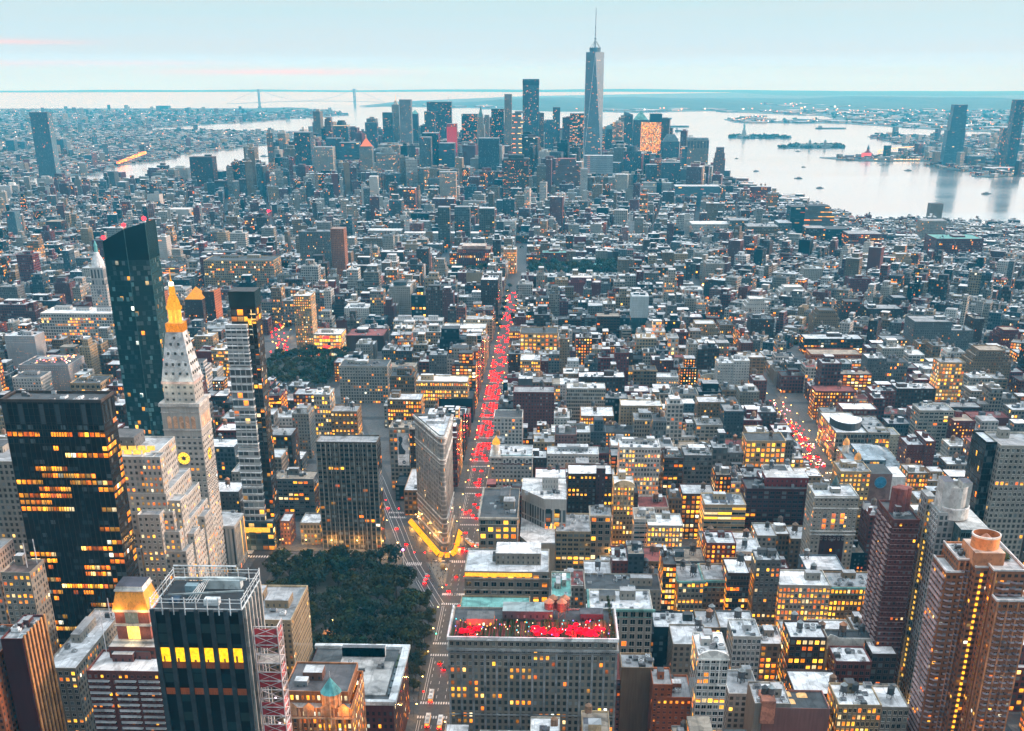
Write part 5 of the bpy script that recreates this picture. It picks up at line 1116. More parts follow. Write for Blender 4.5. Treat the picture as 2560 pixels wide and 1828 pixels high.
def roof_bar_hotel():
    for o in list(COL.objects):
        if o.get('label', '').startswith('broad grey stone hotel'): r = o
    org = tuple(r.location); prt = parts_of(r, org); x0, x1, y0, y1, T = -66, 18, 534, 572, 84
    def corn(m):
        for z, o, t, cc in ((T - 1, .9, 1.9, (.62, .63, .62)), (T - 6.8, 1.1, 1.2, (.26, .265, .26)), (T - 8.4, .5, .7, (.2, .2, .2)), (T - 44, .6, .8, (.24, .245, .24))):
            m.box(x0 - o, x1 + o, y0 - o, y0 - .02, z, z + t, cc); m.box(x0 - o, x0 - .02, y0, y1, z, z + t, cc); m.box(x1 + .02, x1 + o, y0, y1, z, z + t, cc)
    prt('cornice', corn)
    prt('pilaster', lambda m: [m.box(x - .5, x + .5, y0 - .42, y0 - .01, G0, T - 8.5, (.235, .24, .24), cap=False) for x in [x0 + 84 / 14 * k for k in range(15)]])
    prt('bar_deck', lambda m: m.box(x0 + 2, x1 - 2, y0 + 1.4, y0 + 22, T - 1.05, T - .8, (.38, .07, .06)))  # red glow of the bar put into the deck colour
    pm = []
    for e in (.8, 1.3, 1.9, 2.6):
        pm.append((proto('canopy', lambda m: m.lathe([(1.35, 1.6), (.8, 2.2), (0, 2.5)], (0, 0), 9, (1., .004, .02), 2, (1, 1, e))), proto('pole', lambda m: m.bar((0, 0, 0), (0, 0, 1.7), .12, (.1, .1, .1)))))
    for a, b, n in ((-60, -50, 12), (-24, 8, 52), (-6, 12, 20)):
        for k in range(n):
            x, y = R.uniform(a, b), R.uniform(y0 + 2.2, y0 + 12 if a != -6 else y0 + 20); s = R.uniform(.8, 1.3); c, q = R.choice(pm)
            o = thing('parasol', 'small glowing red parasol on the hotel roof bar', 'parasol', (x, y, T - .8), 'red parasols on the hotel roof bar'); o.scale = (s, s, s); link('pole', q, o); link('canopy', c, o)
    tm = [proto('bar_table', lambda m: (m.box(-.5, .5, -.5, .5, .62, .72, cc), m.box(-.08, .08, -.08, .08, 0, .62, (.03, .03, .03)))) for cc in ((.05, .05, .06), (.3, .25, .2), (.16, .02, .02))]
    for k in range(44):
        o = link('bar_table', R.choice(tm), None, (R.uniform(-63, 14), R.uniform(y0 + 2, y0 + 20), T - .8), R.uniform(0, 1)); tag(o, 'tiny table among the red parasols of the hotel roof bar', 'table', 'tables on the hotel roof bar')
    prt('string_light', lambda m: [m.box(x, x + .4, y, y + .4, T + .8, T + 1.3, R.choice(((1., .5, .1), (.25, .25, 1.), (1., .05, .05), (1., .8, .5), (.1, .8, .9))), 2, cell=(1, 1, 2.2), wf=(0, 0, 0)) for x, y in [(R.uniform(-64, 16), R.uniform(y0 + 1.6, y0 + 21)) for _ in range(70)]])
    def plants(m):
        for x in [x0 + 1.5 + k * 1.6 for k in range(52)]:
            for q in range(7): m.face([(x + R.uniform(-1, 1), y0 + 1.2 + R.uniform(-.2, .6) + (R.random() < .4) * 20, T + R.uniform(-.9, 1.3)) for _ in range(3)], (.03, .055, .022), 4)
        for q in range(260): 
            t = R.random(); m.face([(x1 - 1.5 - t * 1 + R.uniform(-1, 1), y0 + 2 + t * 50 + R.uniform(-1, 1), T + R.uniform(-.8, 1.6)) for _ in range(3)], (.03, .06, .022), 4)
    prt('roof_plants', plants)
    bulkhead(r, -58, -44, y0 + 14, y0 + 24, T - 1, T + 4, (.42, .33, .22), (.1, .1, .1), 'bar_house', org, .9); bulkhead(r, -40, -14, y0 + 22, y0 + 34, T - 1, T + 5, (.10, .12, .12), (.3, .36, .36), 'plant_house', org)
    for k, (a, b) in enumerate(((-16, 26), (-9.5, 26), (-14, 31), (-8, 31))):
        t = link('water_tank', TANKS[3][0], r, (a + 24, y0 + b - org[1], T - 1 - G0 + 1.5), 0, (1.25, 1.25, 1.15)); link('tank_legs', LEGS, t); link('tank_cone', TANKS[3][1], t)
    bulkhead(r, 0, 12, y0 + 24, y0 + 32, T - 1, T + 3, (.06, .065, .07), (.08, .08, .09), 'roof_house', org)
    for x, y in ((-55, 6), (-20, 7), (-12, 8), (-4, 7), (4, 9), (9, 14)): point('bar_lamp', (x - org[0], y0 + y - org[1], T + 3.4 - G0), (1., .02, .03), 6500, .6, r)
    for x in (-12, -6): point('tank_lamp', (x - org[0] - 3, y0 + 22 - org[1], T + 2.5 - G0), (1., .5, .12), 420, .3, r)
roof_bar_hotel()

def courtyard_block():
    org = (-121, 570, G0); c = (.17, .05, .045)
    r = thing('apartment_building', 'dark red brick block round a white courtyard with a pale blue roof edge', 'building', org); prt = parts_of(r, org)
    P = [(-147, 537), (-96, 537), (-96, 602), (-147, 602)]; T = 45
    prt('wall', lambda m: m.prism(P, G0, T, c, cell=(3.0, 3.8, .12), wf=(.45, .55, seed()), cap=False, top=5))
    prt('cornice', lambda m: [m.box(a, b, e, d, T - 1.3, T + .9, (.62, .66, .68)) for a, b, e, d in ((-148.5, -94.4, 535.6, 538.4), (-98.4, -94.4, 538.4, 600.4), (-148.5, -94.4, 600.4, 603.6))])
    prt('roof', lambda m: m.box(-147, -98.4, 538.4, 600.4, T - 2, T - 1, (.2, .2, .2), roof=(.085, .095, .10)))
    prt('white_wall', lambda m: (m.box(-131, -107, 566, 590, T - 1, T - .6, (.4, .4, .4), roof=(.48, .47, .46)), m.wall((-131, 590), (-107, 590), T - 1, T + 5, (.7, .7, .68), (3.4, 5.6, 0), (.3, .5, 3.), .2), m.box(-131, -107, 590, 594, T - 1, T + 5, (.68, .68, .66), roof=(.12, .13, .14))))
    prt('deck', lambda m: m.box(-121, -101, 545, 584, T - 1, T - .2, (.4, .4, .39), roof=(.42, .42, .41)))
    for k in range(7): add_unit(r, R.uniform(-8, 18), R.uniform(-24, 12), T - 1.0 - G0 + .8)
    prt('terrace', lambda m: [m.box(-99.8, -98.6, 545 + k * 8, 551 + k * 8, T - 1, T + .4, R.choice(((.05, .08, .04), (.10, .14, .16), (.2, .2, .2)))) for k in range(7)])
    clear(-149, -94, 535, 604, 30)
courtyard_block()

def turret_lofts():
    org = (-122, 490, G0); c = (.44, .19, .085)
    r = thing('loft_building', 'orange brick gothic block of golden windows with a ribbed turret under a teal cone', 'building', org); prt = parts_of(r, org)
    prt('wall', lambda m: (m.box(-138, -106, 474, 512, G0, 76, c, mat=0, cell=(2.3, 3.7, .62), wf=(.5, .6, seed()), par=.8), m.box(-138, -108, 480, 510, 74, 81.5, c, mat=0, cell=(2.6, 4.4, .4), wf=(.5, .55, seed()), par=.8)))
    prt('roof', lambda m: (m.box(-137.4, -108.6, 480.6, 509.4, 80, 80.7, (.12, .1, .1), roof=(.10, .095, .10)), m.face([(-137, 474.6, 75.4), (-107, 474.6, 75.4), (-107, 480, 75.4), (-137, 480, 75.4)], (.3, .28, .27))))
    def gab(m):
        for k in range(4):
            x = -136 + k * 8; m.face([(x, 473.8, 72), (x + 5, 473.8, 72), (x + 5, 473.8, 76.4), (x + 2.5, 473.8, 78.6), (x, 473.8, 76.4)], (.52, .27, .14)); m.face([(x + 5, 474.4, 72), (x, 474.4, 72), (x, 474.4, 76.4), (x + 2.5, 474.4, 78.6), (x + 5, 474.4, 76.4)], (.5, .24, .12))
        m.box(-139, -105.4, 473.2, 474 - .03, 70.6, 71.4, (.5, .3, .18))
        for k in range(9): m.box(-138 + k * 4 - .4, -138 + k * 4 + .4, 473.4, 473.98, G0, 76, (.46, .21, .10), cap=False)
    prt('gable', gab)
    prt('turret', lambda m: m.lathe([(4.2, 62), (4.2, 75), (4.6, 75.2), (4.2, 75.6), (4.2, 82.6), (4.7, 82.8)], (-115.5, 478), 12, (.60, .27, .12)))
    prt('turret_rib', lambda m: [m.bar((-115.5 + 4.3 * cos(k * pi / 6), 478 + 4.3 * sin(k * pi / 6), 66), (-115.5 + 4.3 * cos(k * pi / 6), 478 + 4.3 * sin(k * pi / 6), 82.6), .5, (.68, .38, .20)) for k in range(12)])
    prt('cone_roof', lambda m: m.lathe([(4.9, 82.6), (0, 90)], (-115.5, 478), 12, (.09, .32, .33)))
    prt('mast', lambda m: m.bar((-115.5, 478, 89), (-115.5, 478, 93), .2, (.5, .5, .5)))
    bulkhead(r, -131, -122, 492, 500, 80.7, 85, (.25, .12, .08), (.45, .46, .47), org=org); bulkhead(r, -134, -128, 486, 491, 80.7, 83.5, (.35, .37, .38), org=org)
    pane_units(r, org, (-138, 474), (-106, 474), 70, 8, (2.3, 3.7), (.5, .6), .62, c, 100)
    point('turret_lamp', (14, -20, 72), (1., .42, .08), 1500, .4, r); point('turret_lamp', (-1, -19, 74), (1., .45, .1), 700, .4, r)
    clear(-140, -104, 472, 514, 40)
turret_lofts()

def corner_stack():
    org = (-177, 565, G0)
    building('buff stone apartment block with stepped wings and a messy grey roof beside the dark park', -206, -149, 552, 598, 84, 'buff', 'grey', 'brick', .10, 'b3 k', panes=40)
    building('lower buff wing with a torn pale roof in front of the messy grey one', -206, -153, 538, 551, 76, 'tan', 'pale', 'brick', .10, 'b1 k', panes=30)
corner_stack()

def glass_frame_tower():
    org = (-132, 368, G0); x0, x1, y0, y1, T = -147, -117, 355, 381, 180
    r = thing('tower_under_construction', 'dark glass tower still being built, with white rails and machines on its open top', 'tower', org); prt = parts_of(r, org)
    prt('pilaster', lambda m: ([m.box(x - .75, x + .75, y0 - .9, y0 - .01, G0, T - 1, (.026, .036, .042), cap=True) for x in [x0 + .4 + 4.87 * k for k in range(7)]], [m.box(x1 + .01, x1 + .8, y - .5, y + .5, G0, T - 1, (.34, .33, .30)) for y in [y0 + 2.2 + 4.3 * k for k in range(6)]]))
    def refl(m):
        m.box(x0, x1, y0, y1, G0, T - 2, (.010, .017, .020), 3, roof=(.02, .025, .03))
        for k in range(6):
            for j in range(44):
                xa = x0 + 1.25 + 4.87 * k; z = T - 6 - j * 3.7
                if R.random() < .5: m.box(xa, xa + 3.2, y0 - .06, y0 - .012, z, z + 3.3, R.choice(((.012, .03, .035), (.02, .045, .05), (.03, .05, .05), (.008, .012, .013))), 3)
    prt('wall', refl)
    prt('lit_storey', lambda m: [m.box(x0 + 1.3 + 4.87 * k, x0 + 4.3 + 4.87 * k, y0 - .1, y0 - .012, 159.6, 164.8, (1., .50, .015), 2, cell=(1, 1, 1.0), wf=(0, 0, 0)) for k in range(6)])
    for k in range(6): prt('stacked_boards', lambda m: [m.box(x0 + 1.5 + 4.87 * k + a, x0 + 1.5 + 4.87 * k + a + s, y0 - .3, y0 - .11, 159.6, 159.6 + q, cc) for a, s, q, cc in ((R.uniform(0, 1.5), R.uniform(.4, 1.2), R.uniform(.6, 2.4), (.30, .12, .04)),)])
    prt('orange_netting', lambda m: [m.box(x0 + 1.2 + 4.87 * k, x0 + 4.5 + 4.87 * k, y0 - .16, y0 - .013, z, z + h, (.62, .15, .05), mat=0, cell=(.8, 1.0, 0), wf=(.1, .9, 2.0)) for k in range(6) for z, h in ((157.2, 2.2), (147.2, 2.4), (112, 2.4))])
    def rails(m):
        for z in (T - 1, T + 1.2, T + 2.4):
            for a, b in (((x0, y0), (x1, y0)), ((x1, y0), (x1, y1)), ((x1, y1), (x0, y1)), ((x0, y1), (x0, y0))): m.bar((*a, z), (*b, z), .28 if z < T else .16, (.55, .58, .58))
        for k in range(9):
            x = x0 + 3.75 * k; m.bar((x, y0 - .5, T - 3), (x, y0, T + 3), .3, (.6, .62, .62)); m.bar((x, y1, T - 2), (x, y1 + .3, T + 3), .25, (.55, .58, .58))
        for k in range(7): m.bar((x1, y0 + 4.3 * k, T - 2), (x1, y0 + 4.3 * k, T + 3), .25, (.55, .58, .58)); m.bar((x0, y0 + 4.3 * k, T - 2), (x0, y0 + 4.3 * k, T + 3), .25, (.55, .58, .58))
        m.bar((x0 + 2, y1 - 5, T + 1), (x1 - 3, y1 - 6, T + 1.4), .8, (.5, .55, .55)); m.bar((x0 + 3, y0 + 9, T), (x1 - 2, y0 + 12, T + .5), .5, (.3, .34, .34)); m.bar((x0, y1 + .5, T + 3.4), (x0 + 22, y1 + .5, T + 3.4), .4, (.6, .62, .62))
    prt('guard_rail', rails)
    prt('machinery', lambda m: (m.box(x0 + 8, x0 + 12, y0 + 12, y0 + 15, T - 2, T + 2, (.16, .24, .27)), m.box(x0 + 12, x0 + 25, y1 - 7, y1 - 3.5, T - 2, T + 1.2, (.45, .5, .5)), m.box(x0 + 16, x0 + 21, y0 + 5, y0 + 8, T - 2, T, (.5, .54, .55)), m.box(x0 + 4, x0 + 7, y0 + 6, y0 + 10, T - 2, T - .6, (.06, .12, .2)), [m.bar((x0 + 9 + k, y0 + 8, T - 2), (x0 + 13 + k * .5, y0 + 13 + k, T + 2.5), .18, (.5, .52, .52)) for k in range(5)]))
    clear(x0, x1, y0, y1, 60)
    h = thing('construction_hoist', 'red and white lattice builders hoist clinging to the dark glass tower', 'hoist', (-110.5, 362, G0)); ho = (-110.5, 362, G0); hp = parts_of(h, ho)
    a, b, e, d = -115, -107, 359, 366
    def lat(m):
        for x in (a, b):
            for y in (e, d): m.bar((x, y, G0), (x, y, 171), .32, (.62, .52, .50))
        z = 171; k = 0
        while z > 40:
            for p, q in (((a, e), (b, e)), ((b, e), (b, d))):
                m.bar((*p, z), (*q, z), .28, (.66, .6, .58)); m.bar((*(p if k % 2 else q), z), (*(q if k % 2 else p), z - 3.4), .2, (.6, .5, .48)); m.bar((*(q if k % 2 else p), z), (*(p if k % 2 else q), z - 3.4), .16, (.6, .4, .38))
            z -= 3.4; k += 1
    hp('lattice', lat)
    hp('red_netting', lambda m: [m.box(a + .2, b - .2, e + .3, e + .5, z, z + g, (.40, .035, .04)) for z, g in [(163, 7), (148, 6), (137, 5), (126, 7), (115, 6), (103, 7), (92, 6), (80, 7)]] + [m.box(b - .5, b - .3, e + .5, d, z, z + 5, (.5, .05, .05)) for z in (164, 150, 138, 127, 115, 103)])
    hp('deck', lambda m: m.box(a + .2, b - .2, e + .2, d, 157, 157.5, (.5, .45, .4)))
    hp('work_lamp', lambda m: [m.box(x, x + .5, e - .2, e, z, z + .5, (1., .75, .9), 2, cell=(1, 1, 3), wf=(0, 0, 0)) for x, z in ((-110, 144), (-109.5, 134), (-111, 120))])
    clear(a, b, e, d, 60)
glass_frame_tower()

def bronze_top():
    org = (-212, 510, G0)
    r = thing('tower_building', 'red brick setback tower with a lit bay under a glowing bronze mansard', 'tower', org); prt = parts_of(r, org); br = (.25, .075, .05)
    prt('wall', lambda m: (m.box(-223, -201, 496, 520, G0, 95, br, mat=0, cell=(3.0, 3.4, .1), wf=(.5, .5, seed()), roof=(.4, .4, .4)), m.box(-220, -204, 502, 517, 95, 111.4, br, roof=(.4, .4, .4))))
    prt('ledge', lambda m: [m.box(-220 - o, -204 + o, 502 - o, 517 + o, z, z + t, (.45, .43, .40)) for z, o, t in ((95, 2.2, 1.2), (103.2, .7, 1.2), (110.4, .8, 1.2))])
    prt('window_bay', lambda m: (m.wall((-215, 501.7), (-209, 501.7), 96.4, 103, (1., .56, .10), (1, 1, 1.8), (0, 0, 0), 0, 2), m.wall((-215, 501.7), (-209, 501.7), 104.6, 110, (.34, .40, .36), (1.5, 1.4, 0), (.9, .9, 1.), 0), [m.bar((x, 501.5, 96.4), (x, 501.5, 110), .16, (.3, .3, .28)) for x in (-215, -213, -211, -209)]))
    prt('mansard', lambda m: m.pyramid(-220.6, -203.4, 501.4, 517.6, 111.6, 121, (.72, .30, .045), .72))
    prt('roof_rim', lambda m: (m.box(-218.4, -205.6, 503.4, 515.6, 120.8, 122.6, (.66, .64, .60), roof=(.05, .05, .07)), m.box(-219, -205, 502.9, 516.1, 120.2, 120.9, (.6, .58, .54))))
    prt('mast', lambda m: m.bar((-226, 500, 90), (-226, 500, 112), .3, (.6, .6, .62)))
    for x in (-218, -206): point('mansard_lamp', (x + 212, -11, 107.5), (1., .5, .10), 750, .4, r)
    point('mansard_lamp', (11, -2, 108), (1., .45, .08), 500, .4, r); point('bay_lamp', (0, -11.5, 95.5), (1., .72, .22), 500, .4, r)
    clear(-224, -200, 495, 521, 85)
bronze_top()

def sawtooth_tower():
    org = (178, 512, G0); c = (.46, .175, .075)
    r = thing('apartment_building', 'massive orange brick apartment tower with balconies and a round orange drum on top', 'tower', org); prt = parts_of(r, org)
    W = ((178, 190, 532, 556, 130), (189.9, 205, 518, 556, 130.3), (191, 207, 511, 550, 118), (173, 181, 531, 552, 124), (184, 190.5, 525, 540, 129))
    cell = (2.9, 3.05, .07)
    def f(m):
        for a, b, e, d, h in W: m.box(a, b, e, d, G0, h, c, mat=0, cell=cell, wf=(.56, .5, seed()), par=1.0)
    prt('wall', f)
    prt('roof', lambda m: [m.face([(a, e, h - .9), (b, e, h - .9), (b, d, h - .9), (a, d, h - .9)], (.12, .12, .13) if h > 140 else (.5, .51, .52)) for a, b, e, d, h in W])
    prt('roof_edge', lambda m: [(m.box(a - .3, b + .3, e - .3, e + .4, h - .4, h + .5, (.66, .62, .6)), m.box(a - .3, a + .4, e + .4, d, h - .4, h + .5, (.66, .62, .6)), m.box(b - .4, b + .3, e + .4, d, h - .4, h + .5, (.66, .62, .6))) for a, b, e, d, h in W])
    def balc(m):
        for a, b, e, h, n in ((178.5, 184, 532, 128, 2), (192, 204, 518, 128, 2), (192, 206, 511, 116, 4), (173.3, 177.7, 531, 122, 1)):
            z = h - 4
            while z > 30:
                for k in range(n):
                    q = (b - a) / n; xa = a + q * k + .4
                    m.face([(xa, e - .02, z), (xa + q * .35, e - 1.5, z), (xa + q - .8, e - 1.5, z), (xa + q - .8, e - .02, z)][::-1], (.3, .25, .24)); m.face([(xa, e - .02, z + 1), (xa, e - .02, z), (xa + q * .35, e - 1.5, z), (xa + q * .35, e - 1.5, z + 1)][::-1], (.36, .26, .27)); m.face([(xa + q * .35, e - 1.5, z + 1), (xa + q * .35, e - 1.5, z), (xa + q - .8, e - 1.5, z), (xa + q - .8, e - 1.5, z + 1)][::-1], (.36, .30, .31))
                z -= 3.05
        z = 120
        while z > 30: m.box(172.2, 173 - .01, 532, 551, z, z + .9, (.42, .30, .30)); z -= 3.05
    prt('balcony', balc)
    prt('rib', lambda m: [m.box(x, x + .7, e - .5, e - .02, G0, h, (.60, .24, .10), cap=False) for x, e, h in ((178.2, 532, 129), (181, 532, 129), (183.2, 532, 129), (190.6, 518, 129.5), (191.2, 511, 117.5), (196, 511, 117.5), (200.6, 511, 117.5), (206, 511, 117.5))])
    prt('lit_stair', lambda m: [m.box(186.6, 187.8, 524.4, 524.9, z, z + 1.5, (1., .45, .03), 2, cell=(1, 1, 1.7), wf=(0, 0, 0)) for z in [30 + 3.05 * k for k in range(32)]])
    prt('plant_house', lambda m: m.box(183, 197, 526, 545, 129, 135.6, (.50, .20, .085), roof=(.5, .4, .34)))
    prt('drum', lambda m: (m.lathe([(6.4, 135.6), (6.4, 142), (6.0, 142), (6.0, 139)], (190, 535), 28, (.60, .22, .075)), m.lathe([(6.7, 141.2), (6.7, 142.1), (6.0, 142.15)], (190, 535), 28, (.66, .6, .55)), m.lathe([(4.8, 138.4), (0, 142.4)], (190, 535), 18, (.45, .20, .12))))
    for k in range(12): add_unit(r, R.uniform(2, 6), R.uniform(24, 40), 125.1, 1.5)
    prt('hedge', lambda m: [m.face([(201 + R.uniform(-3, 2), 540 + R.uniform(-9, 8), 130 + R.uniform(0, 1.4)) for _ in range(3)], (.035, .075, .025), 4) for _ in range(90)])
    pane_units(r, org, (191, 511), (207, 511), 118, 17, cell[:2], (.56, .5), .06, c, 100)
    point('drum_lamp', (4, 12, 137), (1., .45, .1), 700, .5, r); point('drum_lamp', (19, 14, 137), (1., .45, .1), 500, .5, r)
    clear(168, 208, 510, 557, 20)
sawtooth_tower()

def crowned_tower():
    org = (202, 612, G0)
    r = thing('apartment_building', 'white gridded and green glass apartment tower with a bare concrete crown', 'tower', org); prt = parts_of(r, org)
    prt('wall', lambda m: (m.box(190.5, 199, 604, 632, G0, 128, (.56, .56, .54), mat=0, cell=(3.3, 3.3, .04), wf=(.62, .66, seed()), roof=(.3, .31, .31)), m.box(188.6, 193, 622, 634, G0, 131, (.56, .56, .54), mat=0, cell=(3.3, 3.3, .04), wf=(.62, .66, seed()), roof=(.3, .31, .31))))
    prt('glass_wing', lambda m: (m.box(199, 214, 592, 630, G0, 123, (.06, .11, .115), mat=0, cell=(2.4, 3.3, .05), wf=(.86, .72, seed()), roof=(.45, .46, .45)), m.box(204, 210.5, 588.6, 592, G0, 119, (.10, .16, .16), mat=0, cell=(1.6, 3.3, .03), wf=(.8, .6, seed()), roof=(.3, .31, .3))))
    prt('lit_stair', lambda m: [m.box(190.0, 190.45, 619.5, 621, z, z + 1.6, (1., .55, .08), 2, cell=(1, 1, 1.6), wf=(0, 0, 0)) for z in [22 + 3.3 * k for k in range(31)] if R.random() < .75])
    prt('crown', lambda m: (m.box(191.5, 197, 607, 618, 127, 144, (.50, .49, .46), roof=(.1, .1, .12)), m.box(202, 207, 609, 618, 127, 143, (.48, .47, .44), roof=(.1, .1, .12)), m.lathe([(6.4, 126), (6.4, 141), (6.0, 141), (6.0, 139), (0, 139)], (199.5, 612), 20, (.50, .49, .46)), m.lathe([(8.0, 124), (8.0, 130), (7.6, 130), (7.6, 129), (0, 129)], (199.5, 610.5), 24, (.54, .52, .48))))
    prt('crown_rim', lambda m: m.lathe([(8.1, 129.6), (8.1, 130.4), (7.5, 130.4)], (199.5, 610.5), 24, (.72, .70, .68)))
    pane_units(r, org, (199, 592), (214, 592), 123, 12, (2.4, 3.3), (.86, .72), .05, (.06, .11, .115), 50); pane_units(r, org, (190.5, 632), (190.5, 604), 128, 8, (3.3, 3.3), (.62, .66), .04, (.56, .56, .54), 50)
    clear(188, 215, 588, 634, 30)
crowned_tower()

def domed_store():
    org = (282, 1060, G0); c = (.46, .42, .36)
    r = thing('store_building', 'old white iron-fronted store with two small golden domes on its corners', 'building', org); prt = parts_of(r, org)
    P = [(254, 1022), (300, 1022), (300, 1090), (254, 1090)]
    prt('wall', lambda m: m.prism(P, G0, 23, c, cell=(2.4, 4.4, .1), wf=(.55, .62, seed()), par=.8))
    prt('roof', lambda m: (m.face([(*p, 22.3) for p in P], (.30, .36, .40)), m.box(264, 284, 1030, 1082, 22, 28, (.12, .17, .20), mat=0, cell=(3, 3, .1), wf=(.8, .6, 5.), roof=(.36, .42, .46)), m.pyramid(270, 290, 1045, 1075, 28, 32, (.30, .36, .40), .3)))
    for y in (1026, 1072):
        d = prt('corner_tower', lambda m: m.lathe([(3.4, 22), (3.4, 24), (2.9, 24), (2.9, 29.2), (3.3, 29.4), (3.3, 30)], (257.6, y), 14, (.62, .60, .55)))
        prt('gold_dome', lambda m: m.lathe([(3.1, 30), (3.05, 32), (2.4, 34), (1.2, 35.5), (.35, 36), (.2, 37.6), (0, 37.7)], (257.6, y), 16, (.80, .38, .10)), d)
        point('dome_lamp', (257.6 - org[0] - 6, y - org[1] - 3, 27), (1., .6, .25), 220, .3, r)
    clear(253, 301, 1021, 1091, 12)
    building('cream rear block with small square windows behind the two golden domes', 286, 312, 1092, 1118, 34, (.60, .54, .40), 'grey', 'brick', .06, 'b1', panes=30)
domed_store()

def white_modern():
    org = (-20, 835, G0); c = (.56, .55, .52)
    r = thing('apartment_building', 'white modern block stepping back at an angle above a blank cream wall', 'building', org); prt = parts_of(r, org)
    L = [(-37.4, 801), (-31, 787), (-12, 788), (-12, 868), (-37.4, 868)]; U_ = [(-37.2, 842), (-20, 819), (-4, 819), (-4, 870), (-37.2, 870)]
    prt('lower_wall', lambda m: (m.prism(L, G0, 38, c, cell=(2.7, 12, .05), wf=(.55, .9, seed()), cap=False, top=2), m.face([(*p, 37.4) for p in L], (.55, .54, .53)), m.wall((-31, 786.9), (-12, 787.9), G0, 37, (.50, .42, .32), (1, 1, 0), (0, 0, 0))))
    prt('upper_wall', lambda m: (m.prism(U_, 37.4, 60, c, cell=(3.2, 10.5, .15), wf=(.6, .9, seed()), cap=False, top=8), m.face([(*p, 59.2) for p in U_], (.62, .62, .62))))
    prt('tall_window', lambda m: [m.wall((-19 + k * 6.4, 818.8), (-15.4 + k * 6.4, 818.8), 39, 52.5, (.015, .03, .035), (3.6, 3.4, .5 if k < 2 else 0), (.96, .9, seed()), 0) for k in range(2)])
    prt('tower', lambda m: m.box(-22, -10, 842, 860, 59, 69, (.60, .59, .56), roof=(.6, .6, .6), mat=0, cell=(2, 4, 0), wf=(.2, .5, 3.)))
    for k in range(6): add_unit(r, R.uniform(-15, 10), R.uniform(-8, 2), 55.4)
    clear(-38, -3, 786, 870, 22)
    building('tan gridded wing with large square panes fixed to the white modern block', -11.6, 14, 806, 846, 40, (.40, .31, .19), 'grey', 'frame', .3, 'k', panes=40)
    building('grey stone corner block with big lit arches where the avenue leaves the square', -65, -38.5, 773, 838, 62, 'stone', 'dark', 'arch', .28, 'corn b2 k', panes=60)
white_modern()

def gold_turret():
    org = (-47, 950, G0)
    building('white iron-fronted building with a purple mansard and rows of arched dormers', -65, -31, 935, 968, 57, (.52, .52, .50), 'pale', 'pair', .14, 'k corn', panes=100)
    r = [o for o in COL.objects if o.get('label', '').startswith('white iron-fronted building with a purple')][0]; org = tuple(r.location); prt = parts_of(r, org)
    prt('mansard', lambda m: (m.face([(-57, 934.7, 50), (-31, 934.7, 50), (-31, 936.5, 56.8), (-57, 936.5, 56.8)], (.12, .04, .055)), [m.box(-55 + k * 4.6, -52.4 + k * 4.6, 934.2, 936, 51, 55, (.6, .6, .58)) for k in range(5)], [m.box(-54.5 + k * 4.6, -52.9 + k * 4.6, 934.1, 934.19, 51.4, 54, (.03, .03, .04)) for k in range(5)], m.box(-57, -31, 936.4, 937.4, 56.8, 57.6, (.40, .56, .58))))
    prt('turret', lambda m: m.lathe([(3.4, 56), (3.4, 60), (2.9, 60.2), (2.8, 65), (3.2, 65.2), (3.2, 66)], (-60.6, 939), 12, (.62, .62, .6)))
    prt('gold_dome', lambda m: m.lathe([(3.2, 66), (3.3, 67.6), (2.6, 69.6), (1.4, 71), (.5, 71.8), (.25, 73.6), (0, 73.7)], (-60.6, 939), 14, (1., .46, .05), 2, (1, 1, .85)))
    point('dome_lamp', (-60.6 - org[0] + 1, 933 - org[1], 61), (1., .6, .2), 260, .3, r)
gold_turret()

def white_campanile():
    org = (-630, 1632, G0); c = (.58, .58, .57)
    r = thing('clock_tower', 'slim white stone clock tower with columned top, behind the dark green glass tower', 'tower', org); prt = parts_of(r, org)
    prt('shaft', lambda m: (m.box(-641, -619, 1620, 1642, G0, 84, c, mat=0, cell=(4, 3.8, .06), wf=(.35, .5, seed()), cap=False), m.box(-639, -621, 1622, 1640, 84, 106, c, mat=0, cell=(4.4, 14, 0), wf=(.5, .8, seed()), roof=(.55, .55, .55))))
    prt('crown', lambda m: (m.lathe([(8.6, 106), (8.2, 112), (6.5, 117), (4.2, 121), (3.4, 124), (2.6, 125)], (-630, 1631), 14, (.60, .61, .61)), m.lathe([(2.6, 125), (2.2, 132), (2.8, 133), (1.4, 137), (0, 140)], (-630, 1631), 10, (.10, .30, .30))))
    prt('clock_face', lambda m: m.face([(-630 + 3 * cos(k * pi / 10), 1619.8, 74 + 3 * sin(k * pi / 10)) for k in range(20)], (.16, .17, .18)))
    clear(-642, -618, 1619, 1643, 50)
white_campanile()

building('pinkish stone slab behind the black tower with blue-grey windows at the picture edge', -352, -318, 640, 690, 140, 'pale', 'grey', 'pair', .12, 'b1', zb=60)
building('warm stone apartment house cut by the picture edge, before the black tower', -345, -316, 588, 612, 104, (.52, .44, .38), 'grey', 'pair', .3, 'b1', zb=60)
building('orange brick slab cut by the picture edge beside the brass-striped tower', -285, -262, 462, 500, 104, 'orange', 'dark', 'brick', .06, '', zb=60)
building('low stone block with a pale flat roof tucked behind the wedge building', -138, -103, 938, 1000, 26, 'tan', 'pale', 'loft', .15, 'k', zb=10)
building('dark low shop terrace on the slanting street behind the wedge building', -150, -139, 975, 1003, 18, 'dark', 'dark', 'loft', .2, '', zb=10)

